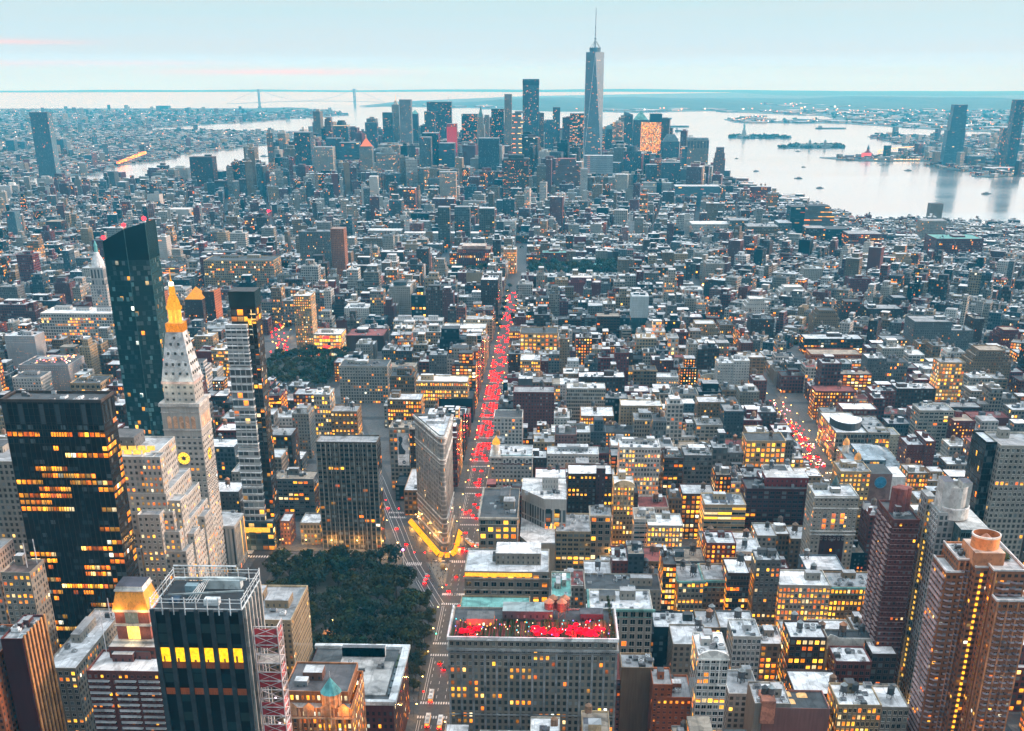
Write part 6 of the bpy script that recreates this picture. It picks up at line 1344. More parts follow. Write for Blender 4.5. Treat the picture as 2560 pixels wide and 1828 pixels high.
def spire_tower():
    cx_, cy_ = 123, 4601; org = (cx_, cy_, G0)
    r = thing('spire_tower', 'tallest glass tower of folded triangles with a thin white spire', 'tower', org); prt = parts_of(r, org)
    b, t, z0, z1 = 33, 31.5, 56, 417
    B = [(-b, -b), (b, -b), (b, b), (-b, b)]; T = [(0, -t), (t, 0), (0, t), (-t, 0)]
    def f(m):
        m.prism([(cx_ + x, cy_ + y) for x, y in B], G0, z0, (.22, .26, .28), cell=(3, 6, 0), wf=(.8, .5, 2.))
        for k in range(4):
            j = (k + 1) % 4; A, Bq, C = B[k], B[j], T[k]
            # upward triangle on each side, downward triangle on each corner
            m.face([(cx_ + A[0], cy_ + A[1], z0), (cx_ + Bq[0], cy_ + Bq[1], z0), (cx_ + C[0], cy_ + C[1], z1)], (.20, .28, .34) if k == 0 else (.28, .35, .40), 0, (3.0, 4.2, .05), (.88, .6, 3.3 + k), [(0, -400), (66, -400), (33, -39)])
            D = T[j]; m.face([(cx_ + Bq[0], cy_ + Bq[1], z0), (cx_ + D[0], cy_ + D[1], z1), (cx_ + C[0], cy_ + C[1], z1)], (.40, .45, .48) if k == 0 else (.22, .28, .33), 0, (3.0, 4.2, .03), (.88, .5, 7.3 + k), [(33, -400), (55, -39), (11, -39)])  # north face darker, west corner paler: side light put into the colours
        m.face([(cx_ + x, cy_ + y, z1) for x, y in T], (.3, .3, .3))
    prt('wall', f)
    prt('edge', lambda m: [m.bar((cx_ + B[(k + d) % 4][0], cy_ + B[(k + d) % 4][1], z0), (cx_ + T[k][0], cy_ + T[k][1], z1), 1.1, (.6, .62, .63)) for k in range(4) for d in (0, 1)])
    prt('ring', lambda m: (m.lathe([(19, 417), (19, 419), (20, 424), (20, 431), (19, 431), (19, 424)], (cx_, cy_), 20, (.10, .15, .18)), [m.bar((cx_ + 19 * cos(k * .7), cy_ + 19 * sin(k * .7), 431), (cx_, cy_, 455), .8, (.15, .2, .22)) for k in range(9)]))
    prt('spire', lambda m: m.lathe([(4.2, 418), (3.4, 440), (3.0, 458), (4.4, 459), (4.4, 461), (2.7, 461), (2.3, 490), (1.7, 520), (1.2, 552), (0, 555)], (cx_, cy_), 10, (.42, .46, .48)))
    prt('spire_light', lambda m: [m.lathe([(1.9 - .12 * k, 466 + k * 9), (1.9 - .12 * k, 469.5 + k * 9)], (cx_, cy_), 8, (1., .86, .82), 2, (1, 1, 1.2)) for k in range(9)])
    prt('floor_lights', lambda m: [m.box(cx_ - 14 + R.uniform(-10, 24), cx_ - 12 + 24 * R.random(), cy_ - 34, cy_ - 33.6, z, z + 2, (1., .45, .12), 2, cell=(1, 1, .8), wf=(0, 0, 0)) for z in (150, 158, 166, 174, 128, 110)])
    clear(80, 166, 4560, 4640, 60)
spire_tower()
def statue():
    cx_, cy_ = 1155, 7905; org = (cx_, cy_, 3)
    r = thing('statue', 'tall robed statue with a raised torch on a stone pedestal, standing on an island', 'statue', org); prt = parts_of(r, org)
    prt('pedestal', lambda m: (m.prism([(cx_ + (42 if k % 2 else 26) * cos(k * pi / 11), cy_ + (42 if k % 2 else 26) * sin(k * pi / 11)) for k in range(22)], 3, 15, (.3, .28, .25)), m.pyramid(cx_ - 14, cx_ + 14, cy_ - 14, cy_ + 14, 15, 47, (.34, .32, .29), .62)))
    prt('figure', lambda m: (m.lathe([(6.5, 47), (6.2, 56), (5.6, 66), (5.0, 74), (4.6, 79), (2.0, 81), (1.7, 82.5), (2.3, 85), (1.9, 87.5), (2.4, 88), (0, 89)], (cx_, cy_), 12, (.16, .30, .27)), m.bar((cx_ + 3.6, cy_, 77), (cx_ + 6.5, cy_ - 1, 90), 2.0, (.16, .30, .27)), m.box(cx_ - 6.6, cx_ - 4, cy_ - 3, cy_ - 1.5, 66, 75, (.16, .30, .27)), [m.bar((cx_, cy_, 88), (cx_ + 3.4 * cos(k * .5 - .2), cy_, 88 + 3.4 * sin(k * .5 - .2)), .5, (.16, .3, .27)) for k in range(7)]))
    prt('torch', lambda m: m.lathe([(.7, 89), (1.7, 91.5), (1.1, 92), (1.2, 94), (0, 96.5)], (cx_ + 6.6, cy_ - 1), 10, (.9, .6, .2)))
statue()
def bridge():
    A, Bq = (-3640, 15700), (-2624, 16620); org = (A[0], A[1], 0)
    A2 = (-3640, 15700); B2 = (-2580, 15750 + 700)
    r = thing('suspension_bridge', 'faint long suspension bridge with two tall towers across the mouth of the bay', 'bridge', org); prt = parts_of(r, org)
    c = (.34, .40, .44); L = Vector((B2[0] - A2[0], B2[1] - A2[1], 0)); u = L.normalized()
    for P in (A2, B2):
        def tw(m):
            for s in (-1, 1):
                q = Vector((P[0], P[1], 0)) + Vector((-u.y, u.x, 0)) * s * 20
                m.box(q.x - 7, q.x + 7, q.y - 7, q.y + 7, 0, 211, c)
            a = Vector((P[0], P[1], 0)) + Vector((-u.y, u.x, 0)) * 20; b = Vector((P[0], P[1], 0)) - Vector((-u.y, u.x, 0)) * 20
            for z in (203, 120, 68): m.bar((a.x, a.y, z), (b.x, b.y, z), 16, c)
        prt('bridge_tower', tw)
    e0 = Vector((*A2, 0)) - u * 420; e1 = Vector((*B2, 0)) + u * 420
    prt('deck', lambda m: [m.bar((e0 + (e1 - e0) * (k / 16)) + Vector((0, 0, 50 + 22 * sin(pi * k / 16))), (e0 + (e1 - e0) * ((k + 1) / 16)) + Vector((0, 0, 50 + 22 * sin(pi * (k + 1) / 16))), 6, c) for k in range(16)])
    def cab(m):
        for s in (-14, 14):
            o = Vector((-u.y, u.x, 0)) * s
            pts = [e0 + o + Vector((0, 0, 55)), Vector((*A2, 208)) + o] + [Vector((*A2, 0)) + L * (k / 14) + o + Vector((0, 0, 78 + 130 * (2 * k / 14 - 1) ** 2)) for k in range(1, 14)] + [Vector((*B2, 208)) + o, e1 + o + Vector((0, 0, 55))]
            for a, b in zip(pts, pts[1:]): m.bar(a, b, 1.8, c)
    prt('cable', cab)
bridge()
def terminal():
    org = (1409, 5881, 2.5); r = thing('terminal_building', 'red-lit old ferry terminal with a pointed clock turret on the far pier', 'building', org); prt = parts_of(r, org)
    prt('hall', lambda m: (m.box(1330, 1500, 5860, 5905, 2.5, 14, (.22, .09, .08), roof=(.1, .14, .15)), m.pyramid(1400, 1455, 5855, 5895, 14, 34, (.14, .12, .13), .2)))
    prt('red_wash', lambda m: m.wall((1395, 5854), (1440, 5854), 5, 26, (1., .12, .10), (1, 1, .7), (0, 0, 0), 0, 2))  # one glowing sheet stands in for the red light on the hall
    prt('turret', lambda m: (m.box(1420, 1430, 5860, 5870, 14, 42, (.3, .08, .07)), m.pyramid(1419, 1431, 5859, 5871, 42, 62, (.1, .12, .13))))
terminal()
def island_hall():
    org = (1370, 6800, 3); r = thing('island_hall', 'long pale immigration hall among trees on the flat middle island', 'building', org); prt = parts_of(r, org)
    prt('wall', lambda m: (m.box(1290, 1460, 6760, 6790, 3, 17, (.32, .32, .3), roof=(.24, .34, .34)), [m.box(x, x + 12, 6756, 6770, 17, 34, (.34, .30, .28)) for x in (1330, 1410)]))
    prt('turret', lambda m: [m.pyramid(x, x + 12, 6756, 6770, 34, 44, (.2, .35, .34)) for x in (1330, 1410)])
island_hall()
def dome_house():
    b = thing('beach_pavilion', 'small flat pier shed on the near river shore', 'pier', (900, 3230, 2))
    prt = parts_of(b, (900, 3230, 2))
    prt('deck', lambda m: m.prism(strip((1210, 3050), (840, 3215), -12, 12)[::-1], 1, 5, (.30, .31, .31), (.36, .38, .38)))
    prt('arch', lambda m: [m.bar((1000 + 30 * k - 8, 3150 - 13 * k, 5), (1000 + 30 * k, 3150 - 13 * k, 18 + 3 * (k % 2)), 1.5, (.55, .55, .55)) for k in range(7)])
    prt('flood_lamp', lambda m: [m.box(1000 + 14 * k, 1003 + 14 * k, 3146 - 6 * k, 3149 - 6 * k, 8, 12, (1., .8, .75), 2, cell=(1, 1, 2.2), wf=(0, 0, 0)) for k in range(8)])
dome_house()

# ---------------------------------------------------------------- boats
def boat_proto(L):
    r = thing('boat', 'small dark boat leaving a faint wake on the pale river', 'boat', (0, 0, 0), 'boats out on the pale river'); prt = parts_of(r, (0, 0, 0)); w = L * .22
    prt('hull', lambda m: m.prism([(-L / 2, -w / 2), (L * .3, -w / 2), (L / 2, 0), (L * .3, w / 2), (-L / 2, w / 2)], -.5, L * .07, (.06, .07, .075), (.2, .2, .2)))
    prt('cabin', lambda m: (m.box(-L * .36, L * .2, -w * .36, w * .36, L * .07, L * .15, (.35, .36, .36), roof=(.4, .42, .42)), m.box(-L * .1, L * .12, -w * .25, w * .25, L * .15, L * .2, (.3, .31, .31))))
    prt('funnel', lambda m: m.lathe([(L * .02, L * .15), (L * .02, L * .25), (0, L * .25)], (-L * .16, 0), 8, (.12, .05, .04)))
    return r
bp = boat_proto(46)
for k, (x, y, a, s) in enumerate([(1217, 6448, .1, .9), (1025, 5288, .2, .7), (791, 5045, .1, .8), (888, 4673, 3.0, 1.0), (883, 4254, .1, .9), (1404, 5099, 3.1, 1.0), (1372, 4051, .2, 1.1), (1377, 5415, .3, .5), (827, 5860, .1, .6), (402, 8125, .2, .8), (-1388, 5949, .1, 1.2), (-1323, 6010, .9, .6)]):
    o = bp if k == 0 else copy_tree(bp); o.location = (x, y, 0); o.rotation_euler.z = a; o.scale = (s * .65, s * .65, s * .65)
def ship(label, x, y, L, h):
    r = thing('cargo_ship', label, 'ship', (x, y, 0)); prt = parts_of(r, (x, y, 0))
    prt('hull', lambda m: m.prism([(x - L / 2, y - 14), (x + L * .42, y - 14), (x + L / 2, y), (x + L * .42, y + 14), (x - L / 2, y + 14)], 0, h, (.08, .09, .10), (.2, .2, .2)))
    prt('bridge_house', lambda m: m.box(x - L * .42, x - L * .3, y - 10, y + 10, h, h * 2.6, (.4, .4, .4)))
ship('long low barge far out on the bay before the wooded shore', 2003, 9386, 220, 8); ship('pale double-decked ferry off the golden glass tower', 870, 8903, 90, 9); ship('anchored grey freighter beyond the pale ferry', 899, 9700, 210, 10); ship('far freighter just under the wooded shore', 988, 11623, 120, 10)

# ---------------------------------------------------------------- trees: many small leaf faces in clumps, trunk and limbs
def tree_proto(rr, seed_, dark):
    g = random.Random(seed_); cr, tr = MB(), MB(); H = rr * 1.0
    tr.lathe([(.38, 0), (.3, H * .45), (.16, H * .9)], (0, 0), 7, (.06, .05, .04))
    cl = []
    for k in range(11):
        a, q = g.uniform(0, 6.28), g.uniform(.15, .78) * rr; z = H * g.uniform(.75, 1.35) + (rr - q) * .35
        cl.append((q * cos(a), q * sin(a), z, rr * g.uniform(.30, .46))); tr.bar((0, 0, H * g.uniform(.35, .6)), (q * cos(a) * .9, q * sin(a) * .9, z), .16, (.06, .05, .04))
    base = [(.024, .048, .018), (.017, .037, .017), (.050, .058, .016), (.014, .031, .018)][dark]
    for cx_, cy_, cz, cr_ in cl:
        t = g.uniform(.65, 1.35)
        for k in range(48):
            u = Vector((g.gauss(0, 1), g.gauss(0, 1), g.gauss(0, 1))).normalized() * cr_ * g.uniform(.6, 1.05); u.z *= .75
            p = Vector((cx_, cy_, cz)) + u; s = g.uniform(.35, .75); e1 = Vector((g.gauss(0, 1), g.gauss(0, 1), g.gauss(0, .7))).normalized() * s; e2 = e1.cross(u).normalized() * s * .8
            cc = tuple(c * t * g.uniform(.8, 1.25) for c in base)
            cr.face([tuple(p - e1 - e2), tuple(p + e1 - e2 * .6), tuple(p + e1 * .7 + e2), tuple(p - e1 * .8 + e2 * .8)], cc, 4)
    return cr.mesh('crown'), tr.mesh('trunk')
TREES = [tree_proto(6.2, 1, 0), tree_proto(5.2, 2, 1), tree_proto(7.0, 3, 3), tree_proto(4.6, 4, 2), tree_proto(5.8, 5, 1)]
def tree(x, y, s, k, label, group):
    r = thing('park_tree', label, 'tree', (x, y, G0 + .1), group); r.rotation_euler = (0, 0, R.uniform(0, 6.28)); r.scale = (s, s, s * R.uniform(.9, 1.15))
    c, t = TREES[k]; link('trunk', t, r); link('crown', c, r)
PARK = [(-217, 619), (-99, 619), (-104, 750), (-115, 778), (-131, 822), (-217, 828)]
pts = []
for _ in range(5000):
    x, y = R.uniform(-219, -96), R.uniform(615, 832)
    if inpoly(x, y, PARK) and all(hypot(x - a, y - b) > 10.4 for a, b in pts) and hypot(x + 160, y - 700) > 15 and hypot(x + 172, y - 765) > 9: pts.append((x, y))
for x, y in pts: tree(x, y, R.uniform(1.1, 1.5), R.choice((0, 0, 1, 2, 2, 4, 3)), 'dark green broadleaf tree of the square park beside the red-lit avenue', 'trees of the near square park')
for k in range(11): tree(-96.5 - (k > 8) * 4, 625 + k * 13.2, R.uniform(.8, .95), R.choice((1, 4)), 'dark green tree on the kerb between the near park and the avenue', 'kerb trees along the near park')
pts = []
for _ in range(3000):
    x, y = R.uniform(-374, -284), R.uniform(1376, 1556)
    if all(hypot(x - a, y - b) > 12.5 for a, b in pts) and not (abs(x + 325) < 12 and abs(y - 1440) < 26): pts.append((x, y))
for x, y in pts: tree(x, y, R.uniform(1.05, 1.45), R.choice((0, 1, 2, 3, 4)), 'green tree of the second park, in front of the blazing store', 'trees of the second park')
pts = []
for _ in range(2000):
    x, y = R.uniform(-55, 125), R.uniform(2238, 2350)
    if all(hypot(x - a, y - b) > 18 for a, b in pts): pts.append((x, y))
for x, y in pts: tree(x, y, R.uniform(1.5, 2.0), R.choice((0, 1, 4)), 'dark green tree of the village park below the green-roofed halls', 'trees of the village park')
for k in range(26): tree(R.uniform(-210, -140), R.uniform(2262, 2330), R.uniform(1.0, 1.35), R.choice((0, 1, 4)), 'dark green tree in the small wood below the red library', 'trees below the red library')
for k in range(14): tree(-91 + R.uniform(-4, 1) + (k % 2) * 21, 1750 + k * 30, R.uniform(.8, 1.0), R.choice((1, 4)), 'dark tree lining the far end of the long avenue', 'street trees on the far avenue')
clear(-222, -96, 606, 836, 9, 0); clear(-374, -282, 1372, 1558, 10, 0); clear(-60, 130, 2232, 2358, 9, 0); clear(-215, -135, 2258, 2334, 9, 0)
def tree_cover():
    mb = MB(); g = random.Random(5)
    def clump(x, y, z, r, n, c):
        for _ in range(n):
            u = Vector((g.gauss(0, 1), g.gauss(0, 1), abs(g.gauss(0, .8)))).normalized() * r * g.uniform(.5, 1); p = Vector((x, y, z)) + u
            e1 = Vector((g.gauss(0, 1), g.gauss(0, 1), g.gauss(0, .5))).normalized() * r * .42; e2 = e1.cross(u).normalized() * r * .36
            mb.face([tuple(p - e1 - e2), tuple(p + e1 - e2), tuple(p + e1 + e2), tuple(p - e1 + e2)], tuple(q * g.uniform(.7, 1.3) for q in c), 4)
    for _ in range(900):
        x, y = g.uniform(250, 1100), g.uniform(1650, 2750)
        if in_view(x, y): clump(x, y, 6, g.uniform(4, 7), 16, (.03, .05, .028))
    for _ in range(500):
        x, y = g.uniform(-1200, 250), g.uniform(1700, 3600)
        if in_view(x, y): clump(x, y, 6, g.uniform(4, 7), 12, (.03, .05, .028))
    for P, n, r in ((LIB, 90, 14), (ELL, 150, 12), (GOV, 260, 15)):
        xs, ys = [p[0] for p in P], [p[1] for p in P]; k = 0
        while k < n:
            x, y = g.uniform(min(xs), max(xs)), g.uniform(min(ys), max(ys))
            if inpoly(x, y, P) and hypot(x - 1155, y - 7905) > 60: clump(x, y, 4, g.uniform(.6, 1.1) * r, 14, (.03, .055, .035)); k += 1
    for _ in range(1500):
        x, y = g.uniform(-6500, -1500), g.uniform(4400, 14000)
        if inpoly(x, y, BK) and in_view(x, y): clump(x, y, 3, g.uniform(9, 16) * (1 + y / 12000), 7, (.03, .055, .035))
    for _ in range(900):
        x, y = g.uniform(1250, 6000), g.uniform(4400, 14000)
        if (inpoly(x, y, JC) or inpoly(x, y, NJ) or inpoly(x, y, ROB)) and in_view(x, y): clump(x, y, 3, g.uniform(9, 15) * (1 + y / 12000), 7, (.03, .055, .035))
    for k in range(60): clump(640 + g.uniform(-30, 60), 3830 + g.uniform(-120, 60), 5, g.uniform(5, 9), 14, (.03, .055, .035))
    tag(mb.build('tree_cover'), kind='stuff')
tree_cover()

# ---------------------------------------------------------------- the rest of the city on its street grid
def free(x0, x1, y0, y1):
    return not any(a < x1 and b > x0 and c < y1 and d > y0 for a, b, c, d in FOOT)
def sight_cap(x0, x1, y0, y1):
    """highest a lot may be built without hiding the faces one sees from the deck"""
    zc = 999.0; d0 = y0 - EYE[1]
    for a, b, yh, zb in SIGHT:
        if yh <= y1 + 1: continue
        dh = yh - EYE[1]; k = d0 / dh
        u0, u1 = EYE[0] + (a - EYE[0]) * k, EYE[0] + (b - EYE[0]) * k
        if min(u1, x1) - max(u0, x0) < 1.2: continue
        zc = min(zc, EYE[2] - (EYE[2] - zb) * ((y1 - EYE[1]) / dh if zb < EYE[2] else k))
    return zc
clear(-97, -68, 586, 2300, None, 0); clear(-126, -90, 752, 850, 5, 0); clear(224, 252, 1000, 1340, None, 0)
for y in range(600, 2300, 50): SIGHT.append((-93, -86, y, 4))
for y in range(1010, 1340, 30): SIGHT.append((232, 250, y, 4))
clear(-420, -360, 1560, 1740, 4, 0)
for (a, b), (c, d) in zip(BW[3:], BW[4:]): clear(min(a, c) - 11, max(a, c) + 11, b, d, 6 if b < 1100 else None, 0)
def zone_h(x, y, g):
    if x > 560 and y > 2450: return max(6, g.gauss(11, 3.5))
    if y < 1600:
        if -135 < x < -97 and y > 930: return g.uniform(42, 60)
        if -600 < x < 236: return max(14, min(62, g.gauss(36, 12)))
        if x <= -600: return max(12, g.gauss(26, 9))
        if x < 520: return max(10, min(60, g.gauss(22, 9)) if g.random() > .06 else g.uniform(45, 65))
        return max(9, g.gauss(16, 5)) if g.random() > .04 else g.uniform(35, 60)
    if y < 2750:
        if g.random() < .10: return g.uniform(30, 58)
        if -460 < x < 236 and y < 2250: return max(12, g.gauss(30, 12))
        return max(9, g.gauss(18, 6))
    if y < 3550:
        if x < -650: return max(12, g.gauss(20, 6)) if g.random() > .07 else g.uniform(40, 62)
        return max(12, g.gauss(26, 9)) if g.random() > .09 else g.uniform(42, 85)
    if -950 < x < 460: return max(24, g.gauss(96 if y > 4100 else 60, 36)) if g.random() > .12 else g.uniform(100, 200)
    if x < -950: return max(14, g.gauss(24, 8)) if g.random() > .2 else g.uniform(45, 65)
    return max(12, g.gauss(30, 14))
WMIX = (('white', 13), ('pale', 12), ('stone', 12), ('grey', 14), ('tan', 13), ('buff', 9), ('brown', 17), ('redbrick', 17), ('red', 7), ('dark', 8), ('pink', 2), ('slate', 6))
RMIX = (('white', 34), ('pale', 26), ('grey', 20), ('dark', 15), ('tan', 4), ('redroof', 2))
PMIX = (('loft', 22), ('brick', 26), ('pair', 14), ('paired', 14), ('gridwin', 8), ('frame', 6), ('office', 4), ('arch', 4), ('blank', 3))
def pick(mx, g):
    t = g.uniform(0, sum(w for _, w in mx))
    for n, w in mx:
        t -= w
        if t <= 0: return n
    return mx[0][0]
lots = []
def grid(xa, ya, rot, test, wmin, wmax, seed_, depth=29, step=80.4, blocks=None, street=9):
    g = random.Random(seed_); c_, s_ = cos(rot), sin(rot)
    T = lambda u, v: (xa + u * c_ - v * s_, ya + u * s_ + v * c_)
    for (u0, u1) in blocks:
        for kv in range(-70, 90):
            v0 = kv * step + street; v1 = (kv + 1) * step - street
            X, Y = T((u0 + u1) / 2, v0)
            for row in (0, 1):
                u = u0
                while u < u1 - 4:
                    w = min(g.uniform(wmin, wmax) * (1.0 if g.random() > .12 else 1.9), u1 - u)
                    if u1 - u - w < wmin * .6: w = u1 - u
                    dd = depth * g.uniform(.82, 1.0)
                    va, vb = (v0, v0 + dd) if row == 0 else (v1 - dd, v1)
                    cx_, cy_ = T(u + w / 2, (va + vb) / 2)
                    u += w
                    if test(cx_, cy_) and in_view(cx_, cy_, 30, 120):
                        lots.append((cx_, cy_, w, vb - va, rot, g.random()))
bl = [(a + 14, b - 14) for a, b in zip(AX, AX[1:])]
bl = [(-377, -246), (-220, -99)] + [b for b in bl if not (-390 < b[0] < -200)]
on_land = lambda x, y: inpoly(x, y, MANH)
grid(0, 40, 0, lambda x, y: 380 < y < 1590 and on_land(x, y) and not (x > 236 and y > 1560), 10, 27, 1, blocks=bl)
grid(260, 1600, radians(-27), lambda x, y: x > 250 and 1590 <= y < 2720 and on_land(x, y), 9, 24, 2, 24, 66, [(-900 + k * 190, -900 + k * 190 + 172) for k in range(12)], 7)
grid(0, 40, 0, lambda x, y: x <= 250 and 1590 <= y < 2720 and on_land(x, y), 10, 28, 3, blocks=[b for b in bl] + [(-2400, -2260), (-2240, -2080), (-2060, -1914)])
grid(0, 2720, radians(-7), lambda x, y: x > -420 and 2720 <= y < 3600 and on_land(x, y), 12, 32, 4, 26, 74, [(-1100 + k * 100, -1100 + k * 100 + 86) for k in range(24)], 7)
grid(-420, 2720, radians(14), lambda x, y: x <= -420 and 2720 <= y < 3800 and on_land(x, y), 9, 22, 5, 26, 70, [(-2400 + k * 110, -2400 + k * 110 + 96) for k in range(36)], 7)
grid(-200, 3600, radians(-14), lambda x, y: (3600 <= y if x > -420 else 3800 <= y) and y < 5500 and on_land(x, y), 20, 46, 6, 30, 80, [(-1800 + k * 100, -1800 + k * 100 + 84) for k in range(30)], 8)
cand = []
for cx_, cy_, w, d, rot, q in lots:
    hw, hd = (w * abs(cos(rot)) + d * abs(sin(rot))) / 2 * .96, (d * abs(cos(rot)) + w * abs(sin(rot))) / 2 * .96
    if not free(cx_ - hw, cx_ + hw, cy_ - hd, cy_ + hd): continue
    g = random.Random(int(q * 1e9)); h = zone_h(cx_, cy_, g)
    h = min(h, sight_cap(cx_ - hw, cx_ + hw, cy_ - hd, cy_ + hd))
    if h < 8: 
        if h < 5.5: continue
    cand.append((cx_, cy_, w, d, rot, h, q))
def score(c):
    dist = hypot(c[0] - EYE[0], c[1] - EYE[1]); return (c[2] * (c[3] * .5 + c[5] * .6)) / dist ** 2
vis = sorted([c for c in cand if c[1] < 1500 and in_view(c[0], c[1], c[5], -10)], key=score, reverse=True)
N_IND = 125
single = set(id(c) for c in vis[:N_IND])
TONE = dict(white='white', pale='pale grey', stone='stone grey', grey='grey', tan='tan', buff='buff', brown='dark brown', redbrick='red brick', red='deep red', dark='near-black', pink='rosy', slate='slate blue')
MARKS = [(-104, 880, 'the wedge building'), (-268, 796, 'the clock tower'), (-24, 560, 'the hotel with the red roof bar'), (-160, 720, 'the dark square park'), (-170, 880, 'the ribbed dark slab'), (-354, 975, 'the dark green glass tower'), (-240, 868, 'the banded slender tower'), (178, 512, 'the orange brick tower'), (200, 612, 'the concrete-crowned tower'), (178, 790, 'the white stone hotel'), (210, 868, 'the blue round window'), (282, 1060, 'the two golden domes'), (57, 950, 'the tall white gridded loft'), (-47, 950, 'the gold turret'), (-20, 830, 'the white modern block'), (174, 1035, 'the five glowing arches'), (154, 870, 'the dark red framed block'), (250, 700, 'the dark glass tower'), (-328, 1470, 'the second park'), (-31, 1500, 'the glowing buff loft'), (-228, 1330, 'the arcade-fronted white loft'), (-131, 1250, 'the blank-centred buff loft'), (-630, 1560, 'the long white office block'), (-590, 1340, 'the netted building'), (390, 1140, 'the pale gridded apartment slab'), (160, 1320, 'the gabled glowing loft'), (268, 1130, 'the curved white roof'), (175, 1310, 'the bright white slab'), (88, 1330, 'the heavy brown cornice'), (65, 1580, 'the brown balcony slab'), (98, 1570, 'the slim blue glass tower'), (190, 1610, 'the tan terraced house'), (-280, 645, 'the black tower'), (-310, 728, 'the stepped stone block'), (15, 1090, 'the white block with the planted roof'), (82, 710, 'the twin stone lofts'), (145, 700, 'the two yellow-lit lofts'), (130, 620, 'the cream ornamented parapet'), (66, 550, 'the slim white pedimented loft'), (105, 550, 'the lit skylights'), (-150, 1025, 'the giant poster'), (-157, 1130, 'the golden tan loft'), (500, 1425, 'the tan stepped house'), (350, 1560, 'the long arched brick loft')]
used = set(o['label'] for o in COL.objects if 'label' in o.keys())
SIZE = lambda w: 'narrow' if w < 11 else 'wide' if w > 20 else ''
def filler_label(c, wall, roof, ex, pre, lit, g):
    n = max(2, round(c[5] / 3.7)); m = sorted(MARKS, key=lambda q: hypot(q[0] - c[0], q[1] - c[1]))
    ro = {'white': 'white roof', 'pale': 'pale roof', 'grey': 'grey roof', 'dark': 'tar-black roof', 'tan': 'tan roof', 'redroof': 'red roof'}[roof]
    ft = {'t1': ' with one tank', 't2': ' with two tanks', 'b1 k': ' with roof boxes', 'b2 k': ' with two roof sheds', 'b1 t1': ' with a shed and tank', '': ''}[ex]
    rel = lambda q: 'behind' if c[1] > q[1] + 22 else 'in front of' if c[1] < q[1] - 22 else 'beside'
    wn_ = {'blank': 'blank-walled', 'arch': 'arched', 'office': 'ribbon-windowed'}.get(pre, 'well-lit' if lit > .35 else '')
    opts = []
    for q in m[:3]:
        for s in ('', SIZE(c[2])):
            for l in ('', wn_):
                for stx in (f'{words_n(n)}-storey ', ''):
                    opts.append(' '.join(f"{s} {l} {TONE[wall]} {stx}block{ft}, {ro}, {rel(q)} {q[2]}".split()).replace(' ,', ','))
    for q in m[:3]:
        for r in m[1:5]:
            if q != r: opts.append(' '.join(f"{SIZE(c[2])} {TONE[wall]} {words_n(n)}-storey block, {ro}, {rel(q)} {q[2]}, towards {r[2]}".split()).replace(' ,', ','))
    for o in opts:
        if o not in used and 4 <= len(o.replace('-', ' ').split()) <= 16: used.add(o); return o
    return None
rest = []
for c in cand:
    cx_, cy_, w, d, rot, h, q = c; g = random.Random(int(q * 1e8))
    wall, roof, pre = pick(WMIX, g), pick(RMIX, g), pick(PMIX, g)
    lit = g.choice((.02, .03, .05, .08, .12, .2, .75)) if cy_ < 1600 else g.choice((.01, .01, .02, .03, .06, .3))
    ex = g.choice(('t1', 't1', 't2', 'b1 k', 'b1 k', 'b2 k', 'b1 t1'))
    if id(c) in single:
        lb = filler_label(c, wall, roof, ex, pre, lit, g)
        if lb:
            building(lb, cx_ - w / 2, cx_ + w / 2, cy_ - d / 2, cy_ + d / 2, h + G0, wall, roof, pre, lit, ex, True, name='loft_building' if h > 24 else 'town_house', group='plain blocks between the landmarks', foot=False, rot=rot or None); continue
    rest.append((c, wall, roof, pre, lit, g))
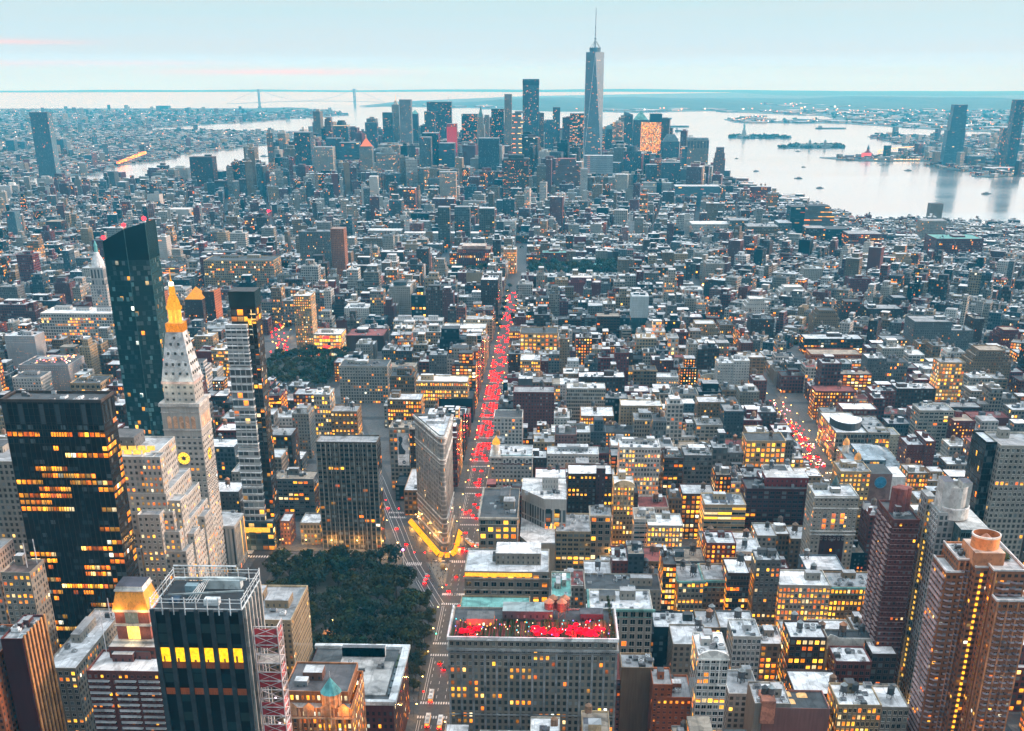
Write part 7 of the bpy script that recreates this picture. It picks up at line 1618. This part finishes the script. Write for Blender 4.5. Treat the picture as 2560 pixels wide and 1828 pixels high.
def city():
    mb = MB()
    for (cx_, cy_, w, d, rot, h, q), wall, roof, pre, lit, g in rest:
        P = [(-w / 2, -d / 2), (w / 2, -d / 2), (w / 2, d / 2), (-w / 2, d / 2)]; c_, s_ = cos(rot), sin(rot)
        P = [(cx_ + x * c_ - y * s_, cy_ + x * s_ + y * c_) for x, y in P]
        t = g.uniform(.75, 1.2); wc = tuple(min(.7, v * t) for v in WALLC[wall]); rf = g.uniform(.7, 1.1); rc = tuple(min(.75, v * rf) for v in ROOFC[roof]); ww = WINP[pre]
        mb.prism(P, G0 - .5, h + G0, wc, rc, (ww[0], ww[1], lit), (ww[2], ww[3], round(g.random() * 97, 2)), 1.0, .9 if cy_ < 2000 else 0)
        if cy_ < 2000: mb.face([(*p, h + G0 - .9) for p in P], rc)
        if cy_ < 3600:
            for k in range(g.choice((3, 4, 6)) if w * d > 160 else 2):
                a, b = cx_ + g.uniform(-.3, .3) * w, cy_ + g.uniform(-.3, .3) * d; s = g.uniform(1.2, 3.2)
                kk = g.random(); col = g.choice(((.6, .62, .63), (.10, .11, .12), (.25, .24, .22), wc))
                if kk < .18 and h > 16: mb.lathe([(1.9, h + G0 + 2.2), (1.9, h + G0 + 6), (0, h + G0 + 7.6)], (a, b), 7, g.choice(((.12, .09, .07), (.10, .10, .11), (.26, .15, .09))))
                else: mb.box(a - s, a + s * g.uniform(.5, 1.2), b - s, b + s, h + G0 - .9, h + G0 + g.uniform(1.2, 4.2), col, roof=g.choice(((.66, .68, .69), (.3, .31, .32), (.07, .07, .08))))
        if h > 20 and cy_ < 4200 and g.random() < .35:
            q = g.uniform(.45, .7); ox, oy = g.uniform(-.14, .14) * w, g.uniform(-.05, .2) * d; zt = h + G0 + g.uniform(3.5, 12)
            Q = [(cx_ + ((x - cx_) * q) + ox, cy_ + ((y - cy_) * q) + oy) for x, y in P]; mb.prism(Q, h + G0 - .9, zt, wc, rc, (ww[0], ww[1], lit), (ww[2], ww[3], round(g.random() * 97, 2)), 1.0, 0)
        if cy_ >= 3600 and h > 40 and g.random() < .7: mb.box(cx_ - w * .25, cx_ + w * .25, cy_ - d * .25, cy_ + d * .25, h + G0, h + G0 + g.uniform(3, 9), wc)
    # low blocks over the far shores
    g = random.Random(77)
    def scatter(P, xs, ys, stp, hmin, hmax, tall, cap):
        y = ys[0]
        while y < ys[1]:
            s = stp * (1 + max(0, y - 5000) / 7000); x = xs[0] + g.uniform(0, s)
            while x < xs[1]:
                a, b = x + g.uniform(-.3, .3) * s, y + g.uniform(-.3, .3) * s
                if g.random() < .8 and in_view(a, b, 10) and inpoly(a, b, P) and free(a - 10, a + 10, b - 10, b + 10):
                    w, d = s * g.uniform(.3, .62), s * g.uniform(.25, .5); h = g.uniform(hmin, hmax) * (1 + max(0, y - 7000) / 16000)
                    if g.random() < tall: h = min(cap, h * g.uniform(2.5, 4.5)); w, d = min(w, 34), min(d, 24)
                    wc = WALLC[pick(WMIX, g)]; rc = ROOFC[pick(RMIX, g)]; rot = g.uniform(-.2, .2) + .5; c_, s_ = cos(rot), sin(rot)
                    mb.prism([(a + u * c_ - v * s_, b + u * s_ + v * c_) for u, v in ((-w / 2, -d / 2), (w / 2, -d / 2), (w / 2, d / 2), (-w / 2, d / 2))], 1, 2.5 + h, wc, rc, (3.4, 3.6, g.choice((0, .02, .1))), (.5, .5, round(g.random() * 97, 2)))
                x += s
            y += s * .8
    scatter(BK, (-7200, -1480), (2600, 14500), 38, 6, 14, .03, 60); scatter(GOV, (-1250, -300), (6550, 7500), 60, 6, 12, 0, 20)
    scatter(JC, (1280, 3800), (4600, 8200), 50, 5, 16, .12, 70); scatter(NJ, (1500, 11000), (8200, 15000), 130, 4, 12, .02, 40); scatter(SI, (-2400, 6000), (13700, 17500), 150, 5, 12, .02, 50); scatter(ROB, (1490, 2000), (10600, 12400), 90, 5, 12, 0, 20)
    tag(mb.build('city_blocks'), label='countless lower rooftops filling the streets out to the far shores', cat='buildings', kind='stuff')
city()
def distant_lights():
    mb = MB(); g = random.Random(15)
    def L(x, y, z, s, c, e): mb.box(x - s, x + s, y - s, y + s, z, z + s * 1.6, c, 2, cell=(1, 1, e), wf=(0, 0, 0))
    cols = ((1., .45, .08), (1., .62, .25), (1., .85, .65), (1., .3, .1), (.85, .95, 1.))
    for P, xs, ys, n, s in ((BK, (-6500, -1500), (4300, 14000), 420, 3.0), (JC, (1250, 3500), (4700, 8200), 120, 2.0), (NJ, (1500, 12000), (8200, 15000), 150, 4.2), (SI, (-2400, 6000), (13700, 18000), 110, 6.0), (ROB, (1490, 2000), (10600, 12300), 26, 5), (GOV, (-1250, -300), (6550, 7500), 22, 2.6)):
        k = 0
        while k < n:
            x, y = g.uniform(*xs), g.uniform(*ys)
            if inpoly(x, y, P) and in_view(x, y, 10): L(x, y, g.uniform(8, 16), s * g.uniform(.35, .9) * (1 + max(0, y - 7000) / 14000), g.choice(cols), g.uniform(.8, 3)); k += 1
    for k in range(150):
        t = k / 149; L(-1846 - 110 * t + g.uniform(-7, 7), 5240 + 690 * t, 12, g.uniform(2.2, 4.6) * (1.5 if t > .86 else 1), g.choice(((1., .35, .03), (1., .5, .06), (1., .08, .03), (1., .2, .02))), 2.6)
    for k in range(130):
        t = k / 130; L(-706 - 280 * t * t * .6 - 130 * t + g.uniform(-6, 6), 2270 + 1100 * t, 6, g.uniform(.8, 1.6), g.choice(((1., .0, .01), (1., .0, .01), (1., .4, .03), (1., .7, .4))), 6)
    for k in range(40): L(-378 + g.uniform(-14, 14) - k * 1.2, 1570 + k * 5, 5, g.uniform(.5, .9), g.choice(((1., .0, .01), (1., .02, .01), (1., .5, .1))), 6)
    for k in range(90): L(g.uniform(228, 248), g.uniform(1080, 1335), 5, g.uniform(.3, .6), g.choice(((1., .0, .01), (1., .35, .02), (1., .2, .3), (1., .6, .3), (1., .0, .01))), 7)
    for k in range(16): L(-790 + g.uniform(-5, 5), 3280 + k * 5, 9, 2.4, (1., .0, .02), 4)
    for k in range(26): L(250 + g.uniform(-10, 22), 1985 + k * 7 + g.uniform(-4, 4), 6, g.uniform(.6, 1.4), g.choice(((1., .4, .03), (1., .1, .02), (1., .55, .3))), 5)
    for k in range(60): L(1420 + 3.3 * k + g.uniform(-3, 3), 5700 + g.uniform(-4, 10), 6, 1.6, cols[g.randrange(3)], 2.0)
    for k in range(40): a = k / 39; L(1571 + 320 * a, 6226 + 560 * a ** .6, 6, 2.2, cols[g.randrange(2)], 1.6)
    for k in range(130):
        x, y = g.uniform(-1500, 700), g.uniform(1650, 3700)
        L(x, y, g.uniform(6, 14), g.uniform(.6, 1.3), g.choice(cols[:4]), 2.2)
    tag(mb.build('distant_lights'), kind='stuff')
distant_lights()

# ---------------------------------------------------------------- traffic
def car_proto(name, label, group, col, lights):
    r = thing(name, label, 'car', (0, 0, 0), group); prt = parts_of(r, (0, 0, 0))
    def body(m):
        pr = [(-2.3, .35), (-2.35, .75), (-2.2, .95), (-1.7, 1.0), (-1.15, 1.42), (.35, 1.45), (1.05, 1.0), (2.1, .88), (2.3, .6), (2.3, .35)]
        n = len(pr)
        for i in range(n):
            j = (i + 1) % n; (a, z), (b, y) = pr[i], pr[j]; wa, wb = (.72 if z > 1.2 else .9), (.72 if y > 1.2 else .9)
            m.face([(-wa, a, z), (-wb, b, y), (wb, b, y), (wa, a, z)], col)
        for s in (-1, 1): m.face([((.72 if z > 1.2 else .9) * s, a, z) for a, z in (pr if s > 0 else pr[::-1])], col)
    prt('body', body)
    prt('window', lambda m: (m.face([(-.66, -1.72, 1.02), (-.6, -1.2, 1.4), (.6, -1.2, 1.4), (.66, -1.72, 1.02)][::-1], (.02, .025, .03), 3), m.face([(-.66, 1.08, 1.02), (-.6, .42, 1.43), (.6, .42, 1.43), (.66, 1.08, 1.02)], (.02, .025, .03), 3)))
    for x in (-1, 1):
        for y in (-1.4, 1.4):
            def wh(m):
                P = [(x * .92, y + .34 * cos(k * pi / 5), .34 + .34 * sin(k * pi / 5)) for k in range(10)]; m.face(P, (.02, .02, .02)); m.face([(p[0] - x * .2, p[1], p[2]) for p in P][::-1], (.02, .02, .02))
            prt('wheel', wh)
    for x in (-.72, .72):
        if lights == 'red': prt('tail_light', lambda m: m.box(x - .5, x + .5, -2.5, -2.30, .5, 1.05, (1., .0, .0004), 2, cell=(1, 1, 22), wf=(0, 0, 0)))
        else: prt('headlight', lambda m: m.box(x - .22, x + .22, -2.46, -2.30, .55, .8, (1., .74, .42), 2, cell=(1, 1, 14), wf=(0, 0, 0)))
    return r
def place(protos, used_, x, y, a, glow=0):
    p = R.choice(protos)
    o = p if p.name not in used_ else copy_tree(p); used_.add(p.name)
    o.location = (x, y, G0 + .012); o.rotation_euler = (0, 0, a)
    if glow and R.random() < .3: point('brake_light', (x, y - 4.0, G0 + 1.4), (1., .02, .01), glow, .5)
def fleet(label, group, lights, spots, cols=((.012, .012, .014), (.10, .10, .10), (.20, .11, .01), (.02, .02, .022))):
    pr = [car_proto('car', label, group, c, lights) for c in cols]; u = set()
    for x, y, a in spots: place(pr, u, x, y, a, 260 if lights == 'red' and 'long' in label else 0)
sp = []
for ln, x in enumerate((-91.2, -87.6, -84.0, -80.6, -77.4)):
    y = 560
    while y < 2080:
        dens = .18 if y < 820 else .34 if y < 1080 else .95 if y < 1500 else .6
        if R.random() < dens and min(abs(y - st_y(k)) for k in range(8, 29)) > 7 and not (ln == 0 and y < 1080): sp.append((x + R.uniform(-.4, .4), y, 0))
        y += R.uniform(7, 10) if y < 1100 else R.uniform(7, 9.5) if y < 1520 else R.uniform(12, 20)
R.shuffle(sp); sp = sp[:212]
fleet('car with glowing red tail lights queueing down the long straight avenue', 'cars queueing down the long avenue', 'red', sp)
sp = [(-137 + R.uniform(-3, 3) - (y - 897) * .26, y, .26) for y in (870, 905, 955, 1000, 1030)] + [(-108 + R.uniform(-2, 2), y, .3) for y in (792, 799, 806)]
fleet('car with red tail lights on the slanting street beside the wedge building', 'cars on the slanting street', 'red', sp, ((.03, .03, .03), (.5, .5, .5)))
sp = []
for x in (231, 234.4, 237.8, 241.2, 244.6):
    y = 1020
    while y < 1330:
        if R.random() < .7: sp.append((x, y, 0))
        y += R.uniform(7, 11) if y < 1200 else R.uniform(11, 18)
fleet('car with bright lights crawling on the street by the two golden domes', 'cars by the golden domes', 'white', R.sample(sp, min(36, len(sp))), ((.02, .02, .02), (.3, .18, .02)))
fleet('red-lit car in the jam by the golden domes', 'red-lit cars by the golden domes', 'red', [(x + R.uniform(-.4, .4), R.uniform(1030, 1230), 0) for x in (229, 232.6, 236, 239.5, 243) for _ in range(8)][:38], ((.03, .03, .03),))
for k, (x, y, a, lb) in enumerate([(-85, 617, 0, 'white bus with an orange-lit rear on the avenue beside the dark park'), (-84.2, 588, 0, 'white bus waiting first in line at the crossing by the hotel corner'), (-77, 586, 0, 'white bus beside the kerb under the hotel corner'), (-72.6, 862, 0, 'white bus with red lights under the corner block with arches'), (-79, 872, .5, 'white bus turning across the avenue behind the wedge tip')]):
    r = thing('city_bus', lb, 'bus', (x, y, G0 + .012)); prt = parts_of(r, (0, 0, 0)); r.rotation_euler = (0, 0, a)
    prt('body', lambda m: m.box(-1.3, 1.3, -6, 6, .4, 3.1, (.55, .55, .54), roof=(.72, .73, .73)))
    prt('window', lambda m: [m.box(s * 1.31 - .01, s * 1.31 + .01, -5.4, 5.4, 1.5, 2.6, (1., .45, .12), 2, cell=(1, 1, .9), wf=(0, 0, 0)) for s in (-1, 1)] + [m.box(-1.1, 1.1, -6.03, -6.005, 1.4, 2.7, (1., .30, .05), 2, cell=(1, 1, 1.4), wf=(0, 0, 0))])
    prt('roof_unit', lambda m: [m.box(-.8, .8, y_, y_ + 2, 3.1, 3.4, (.4, .41, .42)) for y_ in (-4, 1)])
    for s in (-.9, .9):
        prt('tail_light', lambda m: m.box(s - .25, s + .25, -6.1, -6.0, .6, 1.3, (1., .0, .0004), 2, cell=(1, 1, 14), wf=(0, 0, 0)))
        for y_ in (-3.6, 3.6): prt('wheel', lambda m: m.box(s * 1.2 - .15, s * 1.2 + .15, y_ - .5, y_ + .5, 0, .95, (.02, .02, .02)))

# ---------------------------------------------------------------- street lamps, signals, flagstaff, people
LP = proto('post', lambda m: (m.lathe([(.12, 0), (.09, 8.4)], (0, 0), 6, (.08, .08, .08)), m.bar((0, 0, 8.3), (1.9, 0, 8.9), .1, (.08, .08, .08))))
LH = proto('lamp_head', lambda m: m.lathe([(0, 8.5), (.45, 8.65), (.38, 8.95), (0, 9.05)], (2.0, 0), 8, (1., .55, .14), 2, (1, 1, 12)))
def street_lamp(x, y, a, w, label, group):
    r = thing('street_lamp', label, 'street lamp', (x, y, G0), group); r.rotation_euler = (0, 0, a); link('post', LP, r); link('lamp_head', LH, r)
    if w: point('lamp_light', (2.0, 0, 8.2), (1., .50, .13), w, .35, r)
k = 0; y = 560
while y < 2050:
    street_lamp(-93, y, 0, 1700 if y < 1000 else 1000, 'orange street lamp on the kerb of the long avenue', 'street lamps along the long avenue')
    street_lamp(-71, y + 14, pi, 1700 if y < 1000 else 1000, 'orange street lamp on the kerb of the long avenue', 'street lamps along the long avenue'); y += 34 if y < 1200 else 52
for (a, b) in ((-112, 872), (-128, 915), (-150, 900), (-170, 960), (-155, 1010), (-190, 1050), (-135, 850)): street_lamp(a, b, .2, 2800, 'orange street lamp on the slanting street by the wedge building', 'street lamps on the slanting street')
for x in (-255, -240, -225, -205, -185, -165, -145): street_lamp(x, 856, -pi / 2, 4200, 'orange street lamp at the far edge of the near park', 'street lamps behind the near park')
for x, y in ((-262, 842), (-270, 853), (-252, 849)): street_lamp(x, y, -pi / 2, 3000, 'orange street lamp at the foot of the clock tower', 'street lamps by the clock tower')
for y in range(1030, 1340, 34): street_lamp(227, y, 0, 1500, 'street lamp on the avenue by the two golden domes', 'street lamps by the golden domes'); street_lamp(249, y + 15, pi, 1500, 'street lamp on the avenue by the two golden domes', 'street lamps by the golden domes')
for x, y in ((110, 842), (60, 842), (150, 600), (186, 600), (140, 680), (118, 590), (100, 762), (70, 760), (-380, 1590), (-370, 1640), (-390, 1690), (-320, 1562), (-300, 1565)): street_lamp(x, y, 0, 2400, 'orange street lamp glowing in the canyon of a cross street', 'street lamps in the side streets')
for n in range(18, 29):
    for x in (12, 64, 118, 172):
        street_lamp(x + (n % 3) * 9, st_y(n) - 6.5, pi / 2, 2600, 'orange street lamp glowing in the canyon of a cross street', 'street lamps in the side streets')
for x, y in ((-160, 705), (-158, 698)): street_lamp(x, y, 1, 300, 'orange lamp beside the kiosk clearing inside the near park', 'lamps inside the near park')
SG = proto('signal_post', lambda m: (m.lathe([(.1, 0), (.08, 5.6)], (0, 0), 6, (.07, .07, .06)), m.bar((0, 0, 5.5), (3.2, 0, 5.7), .09, (.07, .07, .06))))
SR = proto('red_signal', lambda m: (m.box(2.95, 3.4, -.28, -.2, 5.2, 6.2, (.1, .08, .02)), m.lathe([(0, 5.55), (.42, 5.75), (.42, 6.05), (0, 6.25)], (3.18, -.45), 8, (1., .0, .0004), 2, (1, 1, 16))))
SGR = proto('green_signal', lambda m: (m.box(2.95, 3.4, -.28, -.2, 5.2, 6.2, (.1, .08, .02)), m.lathe([(0, 5.3), (.3, 5.45), (.3, 5.7), (0, 5.85)], (3.18, -.4), 8, (.05, 1., .55), 2, (1, 1, 12))))
def signal(x, y, a, red=True):
    r = thing('traffic_signal', 'traffic signal showing red on the long avenue' if red else 'traffic signal showing green beside the near park', 'traffic signal', (x, y, G0), 'red traffic signals on the avenue' if red else 'green traffic signals by the park'); r.rotation_euler = (0, 0, a)
    link('signal_post', SG, r); link('red_signal' if red else 'green_signal', SR if red else SGR, r)
for n in range(27, 8, -1):
    y = st_y(n) + 12; red = n not in (25,)
    signal(-92.4, y, 0, red); signal(-71.6, y, pi, red) if False else signal(-74.6, y, 0, red)
for x, y in ((-122, 838), (-114, 838), (-110, 842), (-98, 838), (-88, 836), (-122, 880), (-146, 938), (-160, 960)): signal(x, y, 0)
def flagstaff():
    r = thing('flagstaff', 'tall white flagstaff with a violet lamp on top at the edge of the dark park', 'flagstaff', (-121, 789, G0)); prt = parts_of(r, (0, 0, 0))
    prt('base', lambda m: m.lathe([(1.4, 0), (1.2, 1.4), (.6, 1.8)], (0, 0), 10, (.4, .4, .38)))
    prt('pole', lambda m: m.lathe([(.28, 1.6), (.16, 26)], (0, 0), 8, (.7, .7, .7)))
    prt('violet_lamp', lambda m: m.lathe([(0, 26), (.75, 26.6), (.75, 27.3), (0, 28)], (0, 0), 10, (1., .25, .9), 2, (1, 1, 7)))
flagstaff()
def kiosk():
    r = thing('kiosk', 'small orange-lit kiosk roof in a clearing of the dark park', 'kiosk', (-160, 700, G0)); prt = parts_of(r, (0, 0, 0))
    prt('wall', lambda m: m.box(-3, 3, -2, 2, 0, 3, (.3, .16, .08), cap=False)); prt('roof', lambda m: m.pyramid(-4.2, 4.2, -3.2, 3.2, 3, 4.6, (.62, .26, .08), .2)); prt('lit_front', lambda m: m.box(-2.4, 2.4, -2.1, -2.01, 1, 2.6, (1., .4, .05), 2, cell=(1, 1, 2), wf=(0, 0, 0)))
    point('kiosk_lamp', (0, -4, 5.5), (1., .4, .08), 260, .3, r)
kiosk()
def egg():
    r = thing('plaza_sculpture', 'big pale ochre egg-shaped ball among the plaza crowd', 'sculpture', (-95.5, 818, G0)); prt = parts_of(r, (0, 0, 0))
    prt('ball', lambda m: m.lathe([(0, .4), (1.1, .7), (1.9, 1.7), (2.1, 2.8), (1.7, 4.1), (.9, 4.9), (0, 5.1)], (0, 0), 16, (.60, .42, .20))); prt('plinth', lambda m: m.lathe([(1.5, 0), (1.3, .5)], (0, 0), 12, (.2, .2, .2)))
egg()
def person_mesh(seed_):
    g = random.Random(seed_); me = bpy.data.meshes.new('person'); s = .34
    V = [(0, 0, .92), (0, 0, 1.2), (0, .01, 1.42), (0, .0, 1.52), (0, -.02, 1.66), (-.1, 0, .88), (-.13, -.1 * g.random() - .05, .48), (-.13, .05, .06), (.1, 0, .88), (.12, .12, .48), (.13, .16, .06), (-.19, 0, 1.40), (-.26, .02, 1.14), (-.27, -.08, .92), (.19, 0, 1.40), (.26, .0, 1.14), (.27, -.08, .92)]
    E_ = [(0, 1), (1, 2), (2, 3), (3, 4), (0, 5), (5, 6), (6, 7), (0, 8), (8, 9), (9, 10), (2, 11), (11, 12), (12, 13), (2, 14), (14, 15), (15, 16)]
    me.from_pydata(V, E_, []); o = bpy.data.objects.new('person', me); COL.objects.link(o)
    m = o.modifiers.new('skin', 'SKIN'); rad = [.15, .16, .15, .06, .105, .1, .075, .05, .1, .075, .05, .07, .05, .04, .07, .05, .04]
    for v, r_ in zip(me.skin_vertices[0].data, rad): v.radius = (r_, r_ * .8)
    me.skin_vertices[0].data[0].use_root = True
    dg = bpy.context.evaluated_depsgraph_get(); n = bpy.data.meshes.new_from_object(o.evaluated_get(dg)); n.name = 'person'
    c = g.choice(((.03, .035, .05), (.02, .02, .022), (.20, .05, .05), (.30, .29, .27), (.08, .10, .16), (.05, .05, .05), (.35, .25, .12)))
    n.materials.clear(); mats = [simple('cloth', c, .9), simple('trousers', (.03, .032, .045), .9), simple('skin_tone', (.36, .22, .15), .6), simple('hair', (.03, .02, .015), .8)]
    for x in mats: n.materials.append(x)
    for p in n.polygons:
        z = p.center.z; p.material_index = 1 if z < .9 else 0 if z < 1.5 else 2 if z < 1.68 and p.normal.y < .3 else 3
    bpy.data.objects.remove(o); bpy.data.meshes.remove(me); return n
PPL = [person_mesh(k) for k in range(7)]
pz = []
for _ in range(150):
    t = R.random()
    if t < .45: x, y = R.uniform(-106, -92), R.uniform(780, 832)
    elif t < .75: x, y = R.uniform(-131, -100), R.uniform(850, 922); x = min(x, -101 - (y - 850) * .42)
    elif t < .85: x, y = R.uniform(-110, -92), R.uniform(834, 842)
    else: x, y = R.choice((-94.5, -69.5)) + R.uniform(-1, 1), R.uniform(590, 780)
    pz.append((x, y))
for x, y in pz[:140]:
    o = link('person', PPL[R.randrange(7)], None, (x, y, G0 + .16), R.uniform(0, 6.28)); tag(o, 'tiny walking figure in everyday clothes crossing the plaza round the wedge building', 'person', 'people out on the plaza')

# ---------------------------------------------------------------- haze: one box of even air, the sky outside it
def haze():
    mb = MB(); mb.box(-26500, 26500, -900, 36900, -4, 562, (1, 1, 1)); mb.face([(-26500, -900, -4), (-26500, 36900, -4), (26500, 36900, -4), (26500, -900, -4)])
    m = bpy.data.materials.new('haze'); m.use_nodes = True; t = m.node_tree; t.nodes.clear()
    o = t.nodes.new('ShaderNodeOutputMaterial'); v = t.nodes.new('ShaderNodeVolumePrincipled'); t.links.new(v.outputs[0], o.inputs['Volume'])
    v.inputs['Color'].default_value = (0.05, 0.60, 1.0, 1); v.inputs['Density'].default_value = 6.4e-5; v.inputs['Anisotropy'].default_value = 0.0
    v.inputs['Absorption Color'].default_value = (1, 1, 1, 1)
    tag(mb.build('haze', mats=[m]), kind='stuff')
haze()
